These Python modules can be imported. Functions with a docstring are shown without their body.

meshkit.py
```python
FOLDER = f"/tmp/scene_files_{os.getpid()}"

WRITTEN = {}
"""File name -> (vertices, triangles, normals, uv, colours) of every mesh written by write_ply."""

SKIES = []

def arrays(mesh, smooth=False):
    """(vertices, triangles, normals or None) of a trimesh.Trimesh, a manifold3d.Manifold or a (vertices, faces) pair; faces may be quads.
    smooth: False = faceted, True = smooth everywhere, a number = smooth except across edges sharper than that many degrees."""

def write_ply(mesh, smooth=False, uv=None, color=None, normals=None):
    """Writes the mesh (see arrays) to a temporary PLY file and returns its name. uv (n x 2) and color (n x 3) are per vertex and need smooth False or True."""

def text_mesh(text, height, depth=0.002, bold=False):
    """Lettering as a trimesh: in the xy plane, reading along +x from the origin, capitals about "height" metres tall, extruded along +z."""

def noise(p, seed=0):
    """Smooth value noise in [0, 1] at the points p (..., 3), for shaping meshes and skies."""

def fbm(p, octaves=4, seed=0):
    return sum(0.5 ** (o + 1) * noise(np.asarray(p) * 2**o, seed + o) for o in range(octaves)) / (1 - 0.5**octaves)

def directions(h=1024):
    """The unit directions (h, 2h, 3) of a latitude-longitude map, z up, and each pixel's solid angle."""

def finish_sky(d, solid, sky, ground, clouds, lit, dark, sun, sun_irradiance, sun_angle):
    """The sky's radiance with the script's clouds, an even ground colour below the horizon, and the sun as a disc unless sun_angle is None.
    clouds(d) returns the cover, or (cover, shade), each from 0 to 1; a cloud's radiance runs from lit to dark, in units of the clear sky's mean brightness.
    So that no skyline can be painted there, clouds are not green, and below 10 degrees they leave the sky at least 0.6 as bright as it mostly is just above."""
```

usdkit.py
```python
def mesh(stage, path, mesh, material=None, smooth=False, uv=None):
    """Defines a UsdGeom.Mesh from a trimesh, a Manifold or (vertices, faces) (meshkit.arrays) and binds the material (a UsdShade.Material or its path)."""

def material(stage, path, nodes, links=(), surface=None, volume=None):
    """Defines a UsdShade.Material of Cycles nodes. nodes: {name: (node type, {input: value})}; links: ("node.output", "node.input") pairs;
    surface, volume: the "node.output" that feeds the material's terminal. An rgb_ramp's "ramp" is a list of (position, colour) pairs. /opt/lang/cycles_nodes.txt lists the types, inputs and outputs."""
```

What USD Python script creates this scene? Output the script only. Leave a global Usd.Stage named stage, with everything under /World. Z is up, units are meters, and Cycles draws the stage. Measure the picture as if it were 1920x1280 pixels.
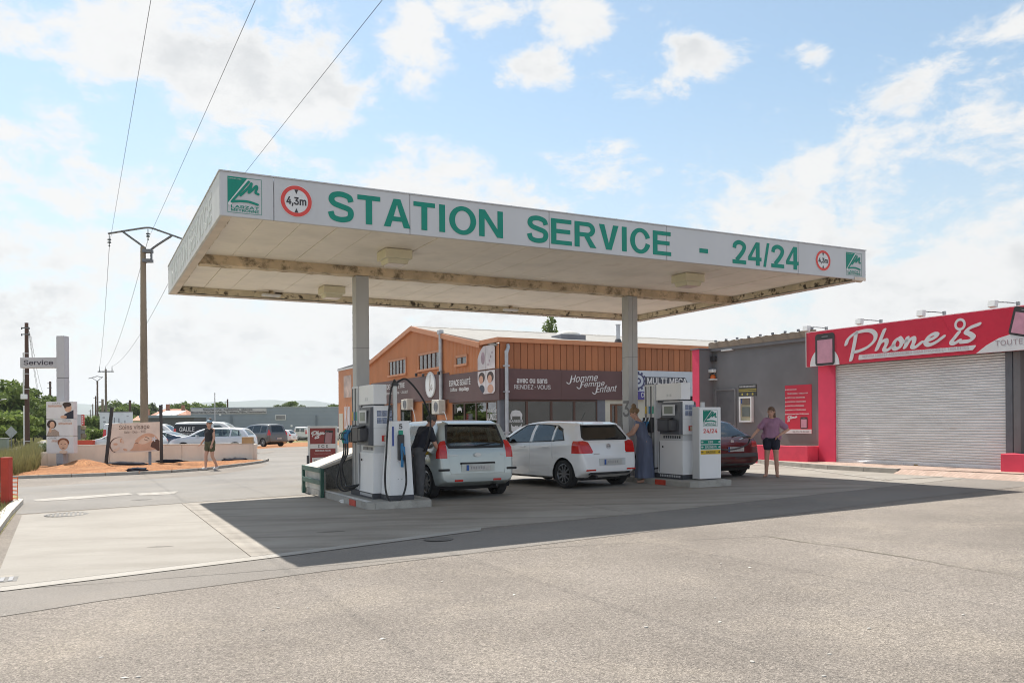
import math, random, numpy as np, trimesh, usdkit, meshkit, manifold3d as m3
from pxr import Usd, UsdGeom, UsdLux, UsdShade, Sdf, Gf, Vt
from shapely.geometry import Polygon, LineString, Point, box as sbox, MultiPolygon
from shapely import affinity
from shapely.ops import unary_union
random.seed(7); RNG = np.random.default_rng(7)
stage = Usd.Stage.CreateInMemory()
UsdGeom.SetStageUpAxis(stage, 'Z'); UsdGeom.SetStageMetersPerUnit(stage, 1.0)
WORLD = UsdGeom.Xform.Define(stage, '/World')
UsdGeom.Scope.Define(stage, '/World/Looks')
rad, sin, cos = math.radians, math.sin, math.cos

# ------------------------------------------------------------------ camera, sky, sun, exposure
F, CX, Y0, CAM_H, ROLL = 1568., 960., 789.4, 1.45, rad(0.4)     # focal length in photo pixels, principal point, eye height, roll
cR, sR = cos(ROLL), sin(ROLL)
cam = UsdGeom.Camera.Define(stage, '/World/camera')
cam.CreateHorizontalApertureAttr(36.0); cam.CreateVerticalApertureAttr(24.0)
cam.CreateFocalLengthAttr(36.0 * F / 1920)
cam.CreateVerticalApertureOffsetAttr(36.0 * (Y0 - 640) / 1920)
cam.CreateClippingRangeAttr(Gf.Vec2f(0.1, 60000))
cam.CreateExposureAttr(1.10)
cam.AddTransformOp().Set(Gf.Matrix4d(cR, 0, -sR, 0, sR, 0, cR, 0, 0, -1, 0, 0, 0, 0, CAM_H, 1))
SUN_AZ, SUN_EL = rad(-32.7), rad(57.0)                           # from +y towards +x; the sun stands behind and to the left
sun_dir = np.array([sin(SUN_AZ) * cos(SUN_EL), cos(SUN_AZ) * cos(SUN_EL), sin(SUN_EL)])
sun = UsdLux.DistantLight.Define(stage, '/World/sun')
sun.CreateIntensityAttr(0.89); sun.CreateAngleAttr(0.55); sun.CreateNormalizeAttr(True)
sun.CreateColorAttr(Gf.Vec3f(1.0, 0.94, 0.85))
_z = Gf.Vec3d(*map(float, sun_dir)); _x = Gf.Cross(Gf.Vec3d(0, 0, 1), _z).GetNormalized(); _y = Gf.Cross(_z, _x)
sun.AddTransformOp().Set(Gf.Matrix4d(_x[0], _x[1], _x[2], 0, _y[0], _y[1], _y[2], 0, _z[0], _z[1], _z[2], 0, 0, 0, 60, 1))

def ray(u, v):
    a, b = (u - CX) / F, -(v - Y0) / F
    return np.array([a * cR + b * sR, 1.0, -a * sR + b * cR])

def make_sky():
    N = {'tc': ('texture_coordinate', {}),
         'sky': ('sky_texture', {'sky_type': 'single_scattering', 'sun_disc': False, 'sun_elevation': SUN_EL, 'sun_rotation': SUN_AZ,
                                 'altitude': 150.0, 'air_density': 1.0, 'aerosol_density': 0.55, 'ozone_density': 1.6})}
    K = []
    k = [0]
    def nd(kind, inp, *links):
        k[0] += 1; nm = f'a{k[0]}'; N[nm] = (kind, inp)
        for src, dst in links: K.append((src, f'{nm}.{dst}'))
        return nm
    def mth(op, a, b=None, clamp=False):
        inp, links = {'math_type': op, 'use_clamp': clamp}, []
        for i, q in ((1, a), (2, b)):
            if q is None: continue
            if isinstance(q, str): links.append((q, f'value{i}'))
            else: inp[f'value{i}'] = float(q)
        return nd('math', inp, *links) + '.value'
    D = 'tc.generated'
    sep = nd('separate_xyz', {}, (D, 'vector'))
    X, Y, Z = f'{sep}.x', f'{sep}.y', f'{sep}.z'
    # two noise fields on the direction: billows and fine wisps, squeezed vertically
    m1 = nd('mapping', {'scale': (1.0, 1.0, 1.7)}, (D, 'vector'))
    n1 = nd('noise_texture', {'scale': 5.5, 'detail': 9.0, 'roughness': 0.62, 'distortion': 0.25}, (f'{m1}.vector', 'vector')) + '.fac'
    n2 = nd('noise_texture', {'scale': 15.0, 'detail': 7.0, 'roughness': 0.66, 'distortion': 0.3}, (f'{m1}.vector', 'vector')) + '.fac'
    m4 = nd('mapping', {'scale': (1.0, 1.0, 1.5), 'location': (7.3, 2.1, 5.2)}, (D, 'vector'))
    n4 = nd('noise_texture', {'scale': 7.0, 'detail': 6.0, 'roughness': 0.6}, (f'{m4}.vector', 'vector')) + '.fac'
    m2 = nd('mapping', {'scale': (1.0, 1.0, 3.2), 'location': (3.1, 1.7, 0.4)}, (D, 'vector'))
    n3 = nd('noise_texture', {'scale': 3.0, 'detail': 8.0, 'roughness': 0.58}, (f'{m2}.vector', 'vector')) + '.fac'
    nz = mth('add', mth('multiply', n1, 0.5), mth('multiply', n2, 0.5))
    # single clouds that the photograph shows: (pixel centre, radii in pixels, weight)
    blobs = [(420, 135, 230, 110, 1.15), (250, 95, 260, 105, 1.05), (600, 120, 110, 110, .8), (330, 60, 330, 120, .95), (560, 165, 170, 120, 1.0), (120, 70, 220, 100, .8), (640, 205, 80, 60, .7), (775, 85, 95, 105, .95), (880, 20, 150, 45, .7),
             (1010, 125, 85, 48, 1.0), (1085, 45, 90, 60, .95), (1310, 112, 120, 58, .72), (1530, 95, 52, 45, .5), (1670, 105, 65, 34, .5), (485, 265, 60, 35, .75),
             (850, 305, 130, 48, .8), (1060, 325, 150, 40, .45), (1860, 50, 150, 55, .8), (1770, 120, 110, 50, .62), (1690, 190, 110, 55, .62), (1610, 260, 110, 55, .62), (1540, 330, 110, 60, .66), (1460, 400, 120, 60, .7), (1330, 400, 140, 60, .62), (1180, 380, 140, 50, .55), (60, 480, 190, 90, .8), (1850, 470, 120, 60, .6),
             (1860, 205, 110, 40, .4), (30, 300, 70, 40, .5), (1560, 150, 26, 30, .4), (1860, 345, 55, 35, .4)]
    total = None
    for (u, v, ru, rv, w) in blobs:
        d = ray(u, v); ln = np.linalg.norm(d); d = d / ln
        sc = (F / ru * ln, F / ru * ln, F / rv * ln)
        mp = nd('mapping', {'scale': sc, 'location': tuple(-d * np.array(sc))}, (D, 'vector'))
        le = nd('vector_math', {'math_type': 'length'}, (f'{mp}.vector', 'vector1'))
        fall = mth('multiply', mth('subtract', 1.25, f'{le}.value', True), w)
        total = fall if total is None else mth('maximum', total, fall)
    # a general field of broken cloud that thickens towards the horizon all round
    low = nd('map_range', {'range_type': 'smoothstep', 'from_min': 0.50, 'from_max': 0.06, 'to_min': 0.0, 'to_max': 0.82}, (Z, 'value')) + '.result'
    field = mth('add', mth('multiply', low, 1.0), mth('multiply', mth('subtract', n3, 0.5), 1.9))
    high = nd('map_range', {'range_type': 'smoothstep', 'from_min': 0.50, 'from_max': 0.75, 'to_min': 0.0, 'to_max': 0.55}, (Z, 'value')) + '.result'
    total = mth('maximum', total, mth('maximum', field, high))
    dens = mth('add', total, mth('multiply', mth('subtract', nz, 0.5), 3.3))
    cov = nd('map_range', {'range_type': 'smoothstep', 'from_min': 0.34, 'from_max': 0.80, 'to_min': 0.0, 'to_max': 0.96}, (dens, 'value')) + '.result'
    shade = nd('map_range', {'range_type': 'smoothstep', 'from_min': 1.0, 'from_max': 1.75, 'to_min': 0.0, 'to_max': 0.85}, (dens, 'value')) + '.result'
    soft = nd('map_range', {'range_type': 'smoothstep', 'from_min': 0.47, 'from_max': 0.66, 'to_min': 0.0, 'to_max': 0.62}, (n4, 'value')) + '.result'
    shade = mth('maximum', shade, mth('multiply', soft, nd('map_range', {'range_type': 'smoothstep', 'from_min': 0.6, 'from_max': 1.0, 'to_min': 0.0, 'to_max': 1.0}, (dens, 'value')) + '.result'))
    tint = nd('mix_color', {'blend_type': 'mix', 'a': CLOUD_LIT, 'b': CLOUD_DARK}, (shade, 'fac'))
    veil = nd('map_range', {'range_type': 'smoothstep', 'from_min': 0.40, 'from_max': 0.0, 'to_min': 0.10, 'to_max': 0.80}, (Z, 'value')) + '.result'
    air = nd('mix_color', {'blend_type': 'multiply', 'fac': 1.0, 'b': (0.96, 0.98, 0.86), 'use_clamp': True}, ('sky.color', 'a'))
    base = nd('mix_color', {'blend_type': 'mix', 'b': CLOUD_VEIL}, (veil, 'fac'), (f'{air}.result', 'a'))
    out = nd('mix_color', {'blend_type': 'mix'}, (cov, 'fac'), (f'{base}.result', 'a'), (f'{tint}.result', 'b'))
    N['bg'] = ('background_shader', {'strength': 0.09}); K.append((f'{out}.result', 'bg.color'))
    return usdkit.material(stage, '/World/Looks/sky_look', N, K, surface='bg.background')
CLOUD_LIT, CLOUD_DARK, CLOUD_VEIL = (4.75, 4.72, 4.66), (3.2, 3.28, 3.38), (3.8, 3.9, 3.98)
dome = UsdLux.DomeLight.Define(stage, '/World/sky'); dome.CreateIntensityAttr(1.0)
UsdShade.MaterialBindingAPI.Apply(dome.GetPrim()).Bind(make_sky())
dome.GetPrim().SetCustomDataByKey('kind', 'structure')

# ------------------------------------------------------------------ helpers: places
TH = 0.473; A0 = np.array([-4.133, 11.884]); eE = np.array([cos(TH), sin(TH)]); eN = np.array([-sin(TH), cos(TH)])   # the forecourt's own axes
def gz(x, y):
    """Height of the ground: the forecourt rises gently to the right."""
    return -0.1095 + 0.017 * np.clip(x, -25, 20) + 0.0038 * np.clip(y, -5, 30) - 0.011 * np.clip(y - 58, 0, 70)
def W2(E, N): return A0 + E * eE + N * eN
def Pw(E, N, dz=0.):
    q = W2(E, N); return np.array([q[0], q[1], gz(*q) + dz])
def EN(p): d = np.asarray(p)[:2] - A0; return float(d @ eE), float(d @ eN)
def G(u, v, dz=0.):
    r = ray(u, v); z = -0.2
    for _ in range(40):
        k = (z + dz - CAM_H) / r[2]; z = gz(k * r[0], k * r[1])
    return np.array([k * r[0], k * r[1], z + dz])
def Dp(u, v, y): return np.array([0, 0, CAM_H]) + y * ray(u, v)
def planeN(u, v, N):
    """The point seen at (u, v) on the upright plane at N; returned as (E, z)."""
    r = ray(u, v); k = (A0 @ eN + N) / (r[:2] @ eN); p = k * r[:2]
    return float((p - A0) @ eE), CAM_H + k * r[2]
def planeE(u, v, E):
    r = ray(u, v); k = (A0 @ eE + E) / (r[:2] @ eE); p = k * r[:2]
    return float((p - A0) @ eN), CAM_H + k * r[2]
def planeZ(u, v, z):
    r = ray(u, v); k = (z - CAM_H) / r[2]; return EN(k * r[:2])

# ------------------------------------------------------------------ helpers: prims
used = {}
def numbered(path):
    if path not in used: used[path] = 0; return path
    used[path] += 1
    return f'{path}_{used[path]:03d}'
def data(prim, **kw):
    for k, v in kw.items():
        if v: prim.SetCustomDataByKey({'cat': 'category'}.get(k, k), v)
def thing(name, label, cat, loc=(0, 0, 0), rot=0., group=None, kind=None, scale=None):
    p = numbered('/World/' + name); x = UsdGeom.Xform.Define(stage, p)
    x.AddTranslateOp().Set(Gf.Vec3d(*map(float, loc)))
    if rot: x.AddRotateZOp().Set(math.degrees(rot))
    if scale is not None: x.AddScaleOp().Set(Gf.Vec3f(*map(float, scale)))
    data(x.GetPrim(), label=label, cat=cat, group=group, kind=kind)
    return p
def joined(m):
    if isinstance(m, (list,)):
        ms = [as_tm(q) for q in m]
        return trimesh.util.concatenate(ms) if len(ms) > 1 else ms[0]
    return m
def as_tm(m):
    if isinstance(m, list): return joined(m)
    if hasattr(m, 'to_mesh'):
        q = m.to_mesh(); return trimesh.Trimesh(q.vert_properties[:, :3], q.tri_verts, process=False)
    if isinstance(m, tuple):
        v, f = np.asarray(m[0], float), np.asarray(m[1], int)
        if f.shape[1] == 4: f = np.vstack([f[:, [0, 1, 2]], f[:, [0, 2, 3]]])
        return trimesh.Trimesh(v, f, process=False)
    return m
def part(parent, name, mesh, mat, smooth=False, label=None, kind=None, cat=None, group=None):
    p = numbered((parent or '/World') + '/' + name)
    m = as_tm(joined(mesh))
    if len(m.faces) == 0: return p
    o = usdkit.mesh(stage, p, m, mat, smooth=smooth)
    data(o.GetPrim(), label=label, kind=kind, cat=cat, group=group)
    return p
def dup(src, loc, rot=0., label=None, group=None, scale=None):
    prim = stage.GetPrimAtPath(src); was = prim.GetCustomData(); base = src.rsplit('/', 1)[1]
    if base[-4:-3] == '_' and base[-3:].isdigit(): base = base[:-4]
    p = numbered('/World/' + base); x = UsdGeom.Xform.Define(stage, p)
    x.GetPrim().GetReferences().AddInternalReference(src); x.GetPrim().SetInstanceable(True)
    x.ClearXformOpOrder()
    x.AddTranslateOp().Set(Gf.Vec3d(*map(float, loc)))
    x.AddRotateZOp().Set(math.degrees(rot))
    if scale is not None: x.AddScaleOp().Set(Gf.Vec3f(*map(float, scale)))
    data(x.GetPrim(), label=label or was['label'], cat=was['category'], group=group or was.get('group'))
    return p

# ------------------------------------------------------------------ helpers: shapes
def bx(x0, x1, y0, y1, z0, z1, b=0.):
    if b <= 0:
        m = trimesh.creation.box([x1 - x0, y1 - y0, z1 - z0]); m.apply_translation([(x0 + x1) / 2, (y0 + y1) / 2, (z0 + z1) / 2]); return m
    pts = []
    for sx in (0, 1):
        for sy in (0, 1):
            for sz in (0, 1):
                c = np.array([(x0, x1)[sx], (y0, y1)[sy], (z0, z1)[sz]], float); d = np.array([1 - 2 * sx, 1 - 2 * sy, 1 - 2 * sz]) * b
                for k in range(3):
                    q = c + d; q[k] = c[k]; pts.append(q)
    return trimesh.convex.convex_hull(np.array(pts))
def hull(pts): return trimesh.convex.convex_hull(np.asarray(pts, float))
def mv(m, d=(0, 0, 0), rz=0., rx=0., ry=0.):
    m = as_tm(m).copy()
    T = trimesh.transformations
    if rx: m.apply_transform(T.rotation_matrix(rx, [1, 0, 0]))
    if ry: m.apply_transform(T.rotation_matrix(ry, [0, 1, 0]))
    if rz: m.apply_transform(T.rotation_matrix(rz, [0, 0, 1]))
    m.apply_translation(d); return m
def frame(m, o, ex, ey, ez=None):
    """Carries a mesh drawn in xy (depth along z) to origin o with axes ex, ey."""
    ex, ey = np.asarray(ex, float), np.asarray(ey, float)
    ez = np.cross(ex, ey) if ez is None else np.asarray(ez, float)
    T = np.eye(4); T[:3, 0], T[:3, 1], T[:3, 2], T[:3, 3] = ex, ey, ez, o
    m = as_tm(m).copy(); m.apply_transform(T); return m
def smooth_line(pts, n=8):
    p = np.asarray(pts, float); q = np.vstack([2 * p[0] - p[1], p, 2 * p[-1] - p[-2]]); out = []
    for i in range(1, len(q) - 2):
        for t in np.linspace(0, 1, n, endpoint=False):
            a, b, c, d = q[i - 1], q[i], q[i + 1], q[i + 2]
            out.append(.5 * (2 * b + (c - a) * t + (2 * a - 5 * b + 4 * c - d) * t * t + (3 * b - a - 3 * c + d) * t ** 3))
    return np.array(out + [p[-1]])
def tube(pts, r, sides=8, cap=True):
    p = np.asarray(pts, float); n = len(p); r = np.broadcast_to(r, (n,))
    t = np.gradient(p, axis=0); t /= np.linalg.norm(t, axis=1, keepdims=True) + 1e-12
    ref = np.array([0, 0, 1.]) if abs(t[0, 2]) < .9 else np.array([1., 0, 0]); a = np.cross(t[0], ref); a /= np.linalg.norm(a); rings = []
    ang = np.arange(sides) * 2 * math.pi / sides
    for i in range(n):
        a = a - t[i] * (a @ t[i]); a /= np.linalg.norm(a) + 1e-12; b = np.cross(t[i], a)
        rings.append(p[i] + r[i] * (np.cos(ang)[:, None] * a + np.sin(ang)[:, None] * b))
    v = np.vstack(rings); f = []
    for i in range(n - 1):
        for j in range(sides):
            k = (j + 1) % sides; f += [[i * sides + j, i * sides + k, (i + 1) * sides + k], [i * sides + j, (i + 1) * sides + k, (i + 1) * sides + j]]
    if cap:
        v = np.vstack([v, p[0], p[-1]]); m = n * sides
        for j in range(sides):
            k = (j + 1) % sides; f += [[m, k, j], [m + 1, (n - 1) * sides + j, (n - 1) * sides + k]]
    return trimesh.Trimesh(v, f, process=False)
def cyl(p0, p1, r0, r1=None, sides=14): return tube([p0, p1], [r0, r0 if r1 is None else r1], sides)
def polys(g):
    if g.is_empty: return []
    return [q for q in getattr(g, 'geoms', [g]) if isinstance(q, Polygon) and q.area > 1e-9]
def flat(shape, depth=.003):
    """A 2D shape extruded along z."""
    return trimesh.util.concatenate([trimesh.creation.extrude_polygon(q, depth, engine='earcut') for q in polys(shape)])
def lathe(prof, sides=24):
    prof = np.asarray(prof, float); ang = np.arange(sides) * 2 * math.pi / sides; n = len(prof)
    v = np.array([[r * cos(a), r * sin(a), z] for r, z in prof for a in ang]); f = []
    for i in range(n - 1):
        for j in range(sides):
            k = (j + 1) % sides; f += [[i * sides + j, i * sides + k, (i + 1) * sides + k], [i * sides + j, (i + 1) * sides + k, (i + 1) * sides + j]]
    return trimesh.Trimesh(v, f, process=False)
def prismX(poly, x0, x1):
    """A polygon in (y, z) run along x."""
    m = flat(poly, x1 - x0) if hasattr(poly, 'geoms') else trimesh.creation.extrude_polygon(poly if isinstance(poly, Polygon) else Polygon(poly), x1 - x0, engine='earcut')
    return frame(m, (x0, 0, 0), (0, 1, 0), (0, 0, 1), (1, 0, 0))
def prismY(poly, y0, y1):
    """A polygon in (x, z) run along y."""
    m = trimesh.creation.extrude_polygon(poly if isinstance(poly, Polygon) else Polygon(poly), y1 - y0, engine='earcut')
    m = frame(m, (0, y0, 0), (1, 0, 0), (0, 0, 1), (0, 1, 0)); m.invert(); return m
def prismZ(poly, z0, z1):
    m = trimesh.creation.extrude_polygon(poly if isinstance(poly, Polygon) else Polygon(poly), z1 - z0, engine='earcut'); m.apply_translation([0, 0, z0]); return m
_txt = {}
def text(s, height, width=None, depth=.003, bold=False, shear=0., center=False, heavy=0.):
    """Lettering in xy with capitals `height` tall, stretched to `width` when given."""
    k = (s, bold, heavy)
    if k not in _txt:
        _txt[k] = meshkit.text_mesh(s, 1.0, depth=1.0, bold=bold)
        if heavy:
            m = _txt[k]; f = m.faces[np.all(m.vertices[m.faces][:, :, 2] < .01, axis=1)]
            _txt[k] = flat(unary_union([Polygon(t[:, :2]).buffer(1e-4) for t in m.vertices[f]]).buffer(heavy, join_style=2, mitre_limit=2.).simplify(.004), 1.0)
            _txt[k].vertices[:, 1] = (_txt[k].vertices[:, 1] + heavy) / (1 + 2 * heavy)
    m = _txt[k].copy(); b = m.bounds; m.apply_translation([-b[0][0], 0, 0]); w = b[1][0] - b[0][0]
    m.vertices[:, 0] *= (width / w) if width else height
    m.vertices[:, 1] *= height; m.vertices[:, 2] *= depth
    if shear: m.vertices[:, 0] += shear * m.vertices[:, 1]
    if center: m.apply_translation([-(m.bounds[0][0] + m.bounds[1][0]) / 2, 0, 0])
    return m
def strokes(lines, r):
    """Pen strokes as a 2D shape; each line a list of points, smoothed."""
    return unary_union([LineString(smooth_line(np.array(l, float), 6)).buffer(r, 6) for l in lines])

# ------------------------------------------------------------------ helpers: materials
looks = {}
def paint(name, col, rough=.5, var=.08, scale=3., fine=0., bump=0., bscale=60., metal=0., coat=0., spec=.5, dirt=None, dirt_at=(.55, .75), dirt_scale=2., streak=None, detail=6.):
    """A plain painted, plastic, metal or stone surface with tonal wear; dirt = a second colour in noise patches; streak = squeeze of the noise along z."""
    if name in looks: return looks[name]
    c = np.array(col, float); N = {'tc': ('texture_coordinate', {}), 'p': ('principled_bsdf', {'roughness': rough, 'metallic': metal, 'coat_weight': coat, 'specular_ior_level': spec})}; K = []
    N['map'] = ('mapping', {'scale': (1, 1, streak or 1.)}); K.append(('tc.object', 'map.vector'))
    N['n'] = ('noise_texture', {'scale': scale, 'detail': detail, 'roughness': .6}); K.append(('map.vector', 'n.vector'))
    N['r'] = ('rgb_ramp', {'ramp': [(.25, tuple(c * (1 - var * 2))), (.5, tuple(c)), (.75, tuple(np.minimum(c * (1 + var * 2), 1)))]}); K.append(('n.fac', 'r.fac'))
    out = 'r.color'
    if fine:
        N['nf'] = ('noise_texture', {'scale': bscale, 'detail': 3.0}); K.append(('tc.object', 'nf.vector'))
        N['rf'] = ('rgb_ramp', {'ramp': [(.3, (1 - fine,) * 3), (.7, (1 + fine,) * 3)]}); K.append(('nf.fac', 'rf.fac'))
        N['mf'] = ('mix_color', {'blend_type': 'multiply', 'fac': 1.0, 'use_clamp_result': False}); K += [(out, 'mf.a'), ('rf.color', 'mf.b')]; out = 'mf.result'
    if dirt is not None:
        N['nd'] = ('noise_texture', {'scale': dirt_scale, 'detail': 8.0, 'roughness': .68}); K.append(('map.vector', 'nd.vector'))
        N['rd'] = ('rgb_ramp', {'ramp': [(dirt_at[0], (0, 0, 0)), (dirt_at[1], (1, 1, 1))]}); K.append(('nd.fac', 'rd.fac'))
        N['md'] = ('mix_color', {'blend_type': 'mix', 'b': tuple(dirt)}); K += [(out, 'md.a'), ('rd.color', 'md.fac')]; out = 'md.result'
    K.append((out, 'p.base_color'))
    if bump:
        N['nb'] = ('noise_texture', {'scale': bscale, 'detail': 4.0}); K.append(('tc.object', 'nb.vector'))
        N['b'] = ('bump', {'strength': bump, 'distance': .01}); K += [('nb.fac', 'b.height'), ('b.normal', 'p.normal')]
    looks[name] = usdkit.material(stage, '/World/Looks/' + name, N, K, surface='p.BSDF'); return looks[name]
def glass(name, tint=(.75, .8, .8), gloss=(.9, .9, .9), ior=1.5, rough=.02, add=0.):
    if name in looks: return looks[name]
    N = {'t': ('transparent_bsdf', {'color': tint}), 'g': ('glossy_bsdf', {'color': gloss, 'roughness': rough}), 'f': ('fresnel', {'IOR': ior}), 'm': ('mix_closure', {})}
    K = [('t.BSDF', 'm.closure1'), ('g.BSDF', 'm.closure2')]
    if add:
        N['a'] = ('math', {'math_type': 'add', 'value2': add, 'use_clamp': True}); K += [('f.fac', 'a.value1'), ('a.value', 'm.fac')]
    else: K.append(('f.fac', 'm.fac'))
    looks[name] = usdkit.material(stage, '/World/Looks/' + name, N, K, surface='m.closure'); return looks[name]

# ------------------------------------------------------------------ ground materials
def ground_look(name, lo, mid, hi, grain=140., grain_amt=.35, patch=.35, dust=None, dust_amt=.5, stain=None, bump=.5, rough=.9, streak=None):
    N = {'g': ('geometry', {}), 'p': ('principled_bsdf', {'roughness': rough, 'specular_ior_level': .3})}; K = []
    N['n1'] = ('noise_texture', {'scale': patch, 'detail': 7.0, 'roughness': .62}); K.append(('g.position', 'n1.vector'))
    N['r1'] = ('rgb_ramp', {'ramp': [(.3, lo), (.5, mid), (.68, hi)]}); K.append(('n1.fac', 'r1.fac'))
    out = 'r1.color'
    if dust is not None:
        N['n2'] = ('noise_texture', {'scale': .55, 'detail': 9.0, 'roughness': .7, 'distortion': .4}); K.append(('g.position', 'n2.vector'))
        N['r2'] = ('rgb_ramp', {'ramp': [(.5, (0, 0, 0)), (.72, (dust_amt,) * 3)]}); K.append(('n2.fac', 'r2.fac'))
        N['m2'] = ('mix_color', {'blend_type': 'mix', 'b': dust}); K += [('r2.color', 'm2.fac'), (out, 'm2.a')]; out = 'm2.result'
    if stain is not None:
        N['mp'] = ('mapping', {'rotation': (0, 0, -TH), 'scale': streak or (1, 1, 1)}); K.append(('g.position', 'mp.vector'))
        N['n3'] = ('noise_texture', {'scale': .9, 'detail': 8.0, 'roughness': .66}); K.append(('mp.vector', 'n3.vector'))
        N['r3'] = ('rgb_ramp', {'ramp': [(.47, (0, 0, 0)), (.72, (.85, .85, .85))]}); K.append(('n3.fac', 'r3.fac'))
        N['m3'] = ('mix_color', {'blend_type': 'mix', 'b': stain}); K += [('r3.color', 'm3.fac'), (out, 'm3.a')]; out = 'm3.result'
    # stones of the aggregate: cells of differing tone, plus grit
    N['v'] = ('voronoi_texture', {'scale': grain, 'randomness': 1.0}); K.append(('g.position', 'v.vector'))
    N['bw'] = ('rgb_to_bw', {}); K.append(('v.color', 'bw.color'))
    N['rv'] = ('rgb_ramp', {'ramp': [(.1, (1 - grain_amt * 1.3,) * 3), (.45, (1 - grain_amt * .2,) * 3), (.8, (1 + grain_amt,) * 3), (.95, (1 + grain_amt * 2.2,) * 3)]}); K.append(('bw.val', 'rv.fac'))
    N['mv'] = ('mix_color', {'blend_type': 'multiply', 'fac': 1.0, 'use_clamp_result': False}); K += [(out, 'mv.a'), ('rv.color', 'mv.b')]; out = 'mv.result'
    N['n4'] = ('noise_texture', {'scale': grain * .32, 'detail': 4.0, 'roughness': .7}); K.append(('g.position', 'n4.vector'))
    N['r4'] = ('rgb_ramp', {'ramp': [(.3, (1 - grain_amt * .9,) * 3), (.7, (1 + grain_amt * .9,) * 3)]}); K.append(('n4.fac', 'r4.fac'))
    N['m4'] = ('mix_color', {'blend_type': 'multiply', 'fac': 1.0, 'use_clamp_result': False}); K += [(out, 'm4.a'), ('r4.color', 'm4.b')]; out = 'm4.result'
    K.append((out, 'p.base_color'))
    N['b'] = ('bump', {'strength': bump, 'distance': .006}); K += [('v.distance', 'b.height'), ('b.normal', 'p.normal')]
    looks[name] = usdkit.material(stage, '/World/Looks/' + name, N, K, surface='p.BSDF'); return looks[name]
coarse = ground_look('coarse_asphalt_look', (.165, .145, .127), (.205, .182, .160), (.245, .218, .192), grain=118, grain_amt=.34, dust=(.285, .250, .208), dust_amt=.7, bump=.75)
smooth_as = ground_look('smooth_asphalt_look', (.172, .157, .142), (.20, .184, .167), (.23, .211, .192), grain=210, grain_amt=.2, dust=(.27, .238, .20), dust_amt=.5, bump=.3)
dark_as = ground_look('road_asphalt_look', (.175, .165, .155), (.21, .20, .187), (.24, .229, .215), grain=190, grain_amt=.2, dust=(.24, .215, .18), dust_amt=.5, bump=.3)
concrete = ground_look('concrete_look', (.248, .230, .206), (.28, .262, .236), (.308, .29, .262), grain=260, grain_amt=.10, patch=.5, stain=(.205, .188, .165), streak=(.35, 1.6, 1), bump=.15, rough=.8)
concrete_used = ground_look('used_concrete_look', (.25, .228, .198), (.30, .274, .24), (.34, .314, .276), grain=260, grain_amt=.10, patch=.6, stain=(.155, .135, .115), streak=(.3, 2.2, 1), bump=.15, rough=.75)
strip_c = ground_look('pale_concrete_look', (.31, .294, .267), (.35, .332, .304), (.38, .362, .335), grain=240, grain_amt=.12, stain=(.32, .295, .26), bump=.2)
soil = ground_look('orange_soil_look', (.20, .080, .026), (.27, .112, .040), (.35, .165, .068), grain=40, grain_amt=.35, patch=1.6, dust=(.36, .20, .095), dust_amt=.55, bump=.8)
meadow = ground_look('dry_grass_ground_look', (.14, .135, .045), (.19, .17, .065), (.25, .21, .10), grain=12, grain_amt=.3, patch=.8, bump=.6)
lot = ground_look('parking_lot_look', (.17, .16, .15), (.20, .19, .178), (.235, .22, .20), grain=150, grain_amt=.15, dust=(.30, .22, .15), dust_amt=.6, bump=.3)
far_road = ground_look('far_road_look', (.20, .195, .19), (.23, .225, .22), (.26, .255, .25), grain=80, grain_amt=.12, bump=.2)

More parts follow.
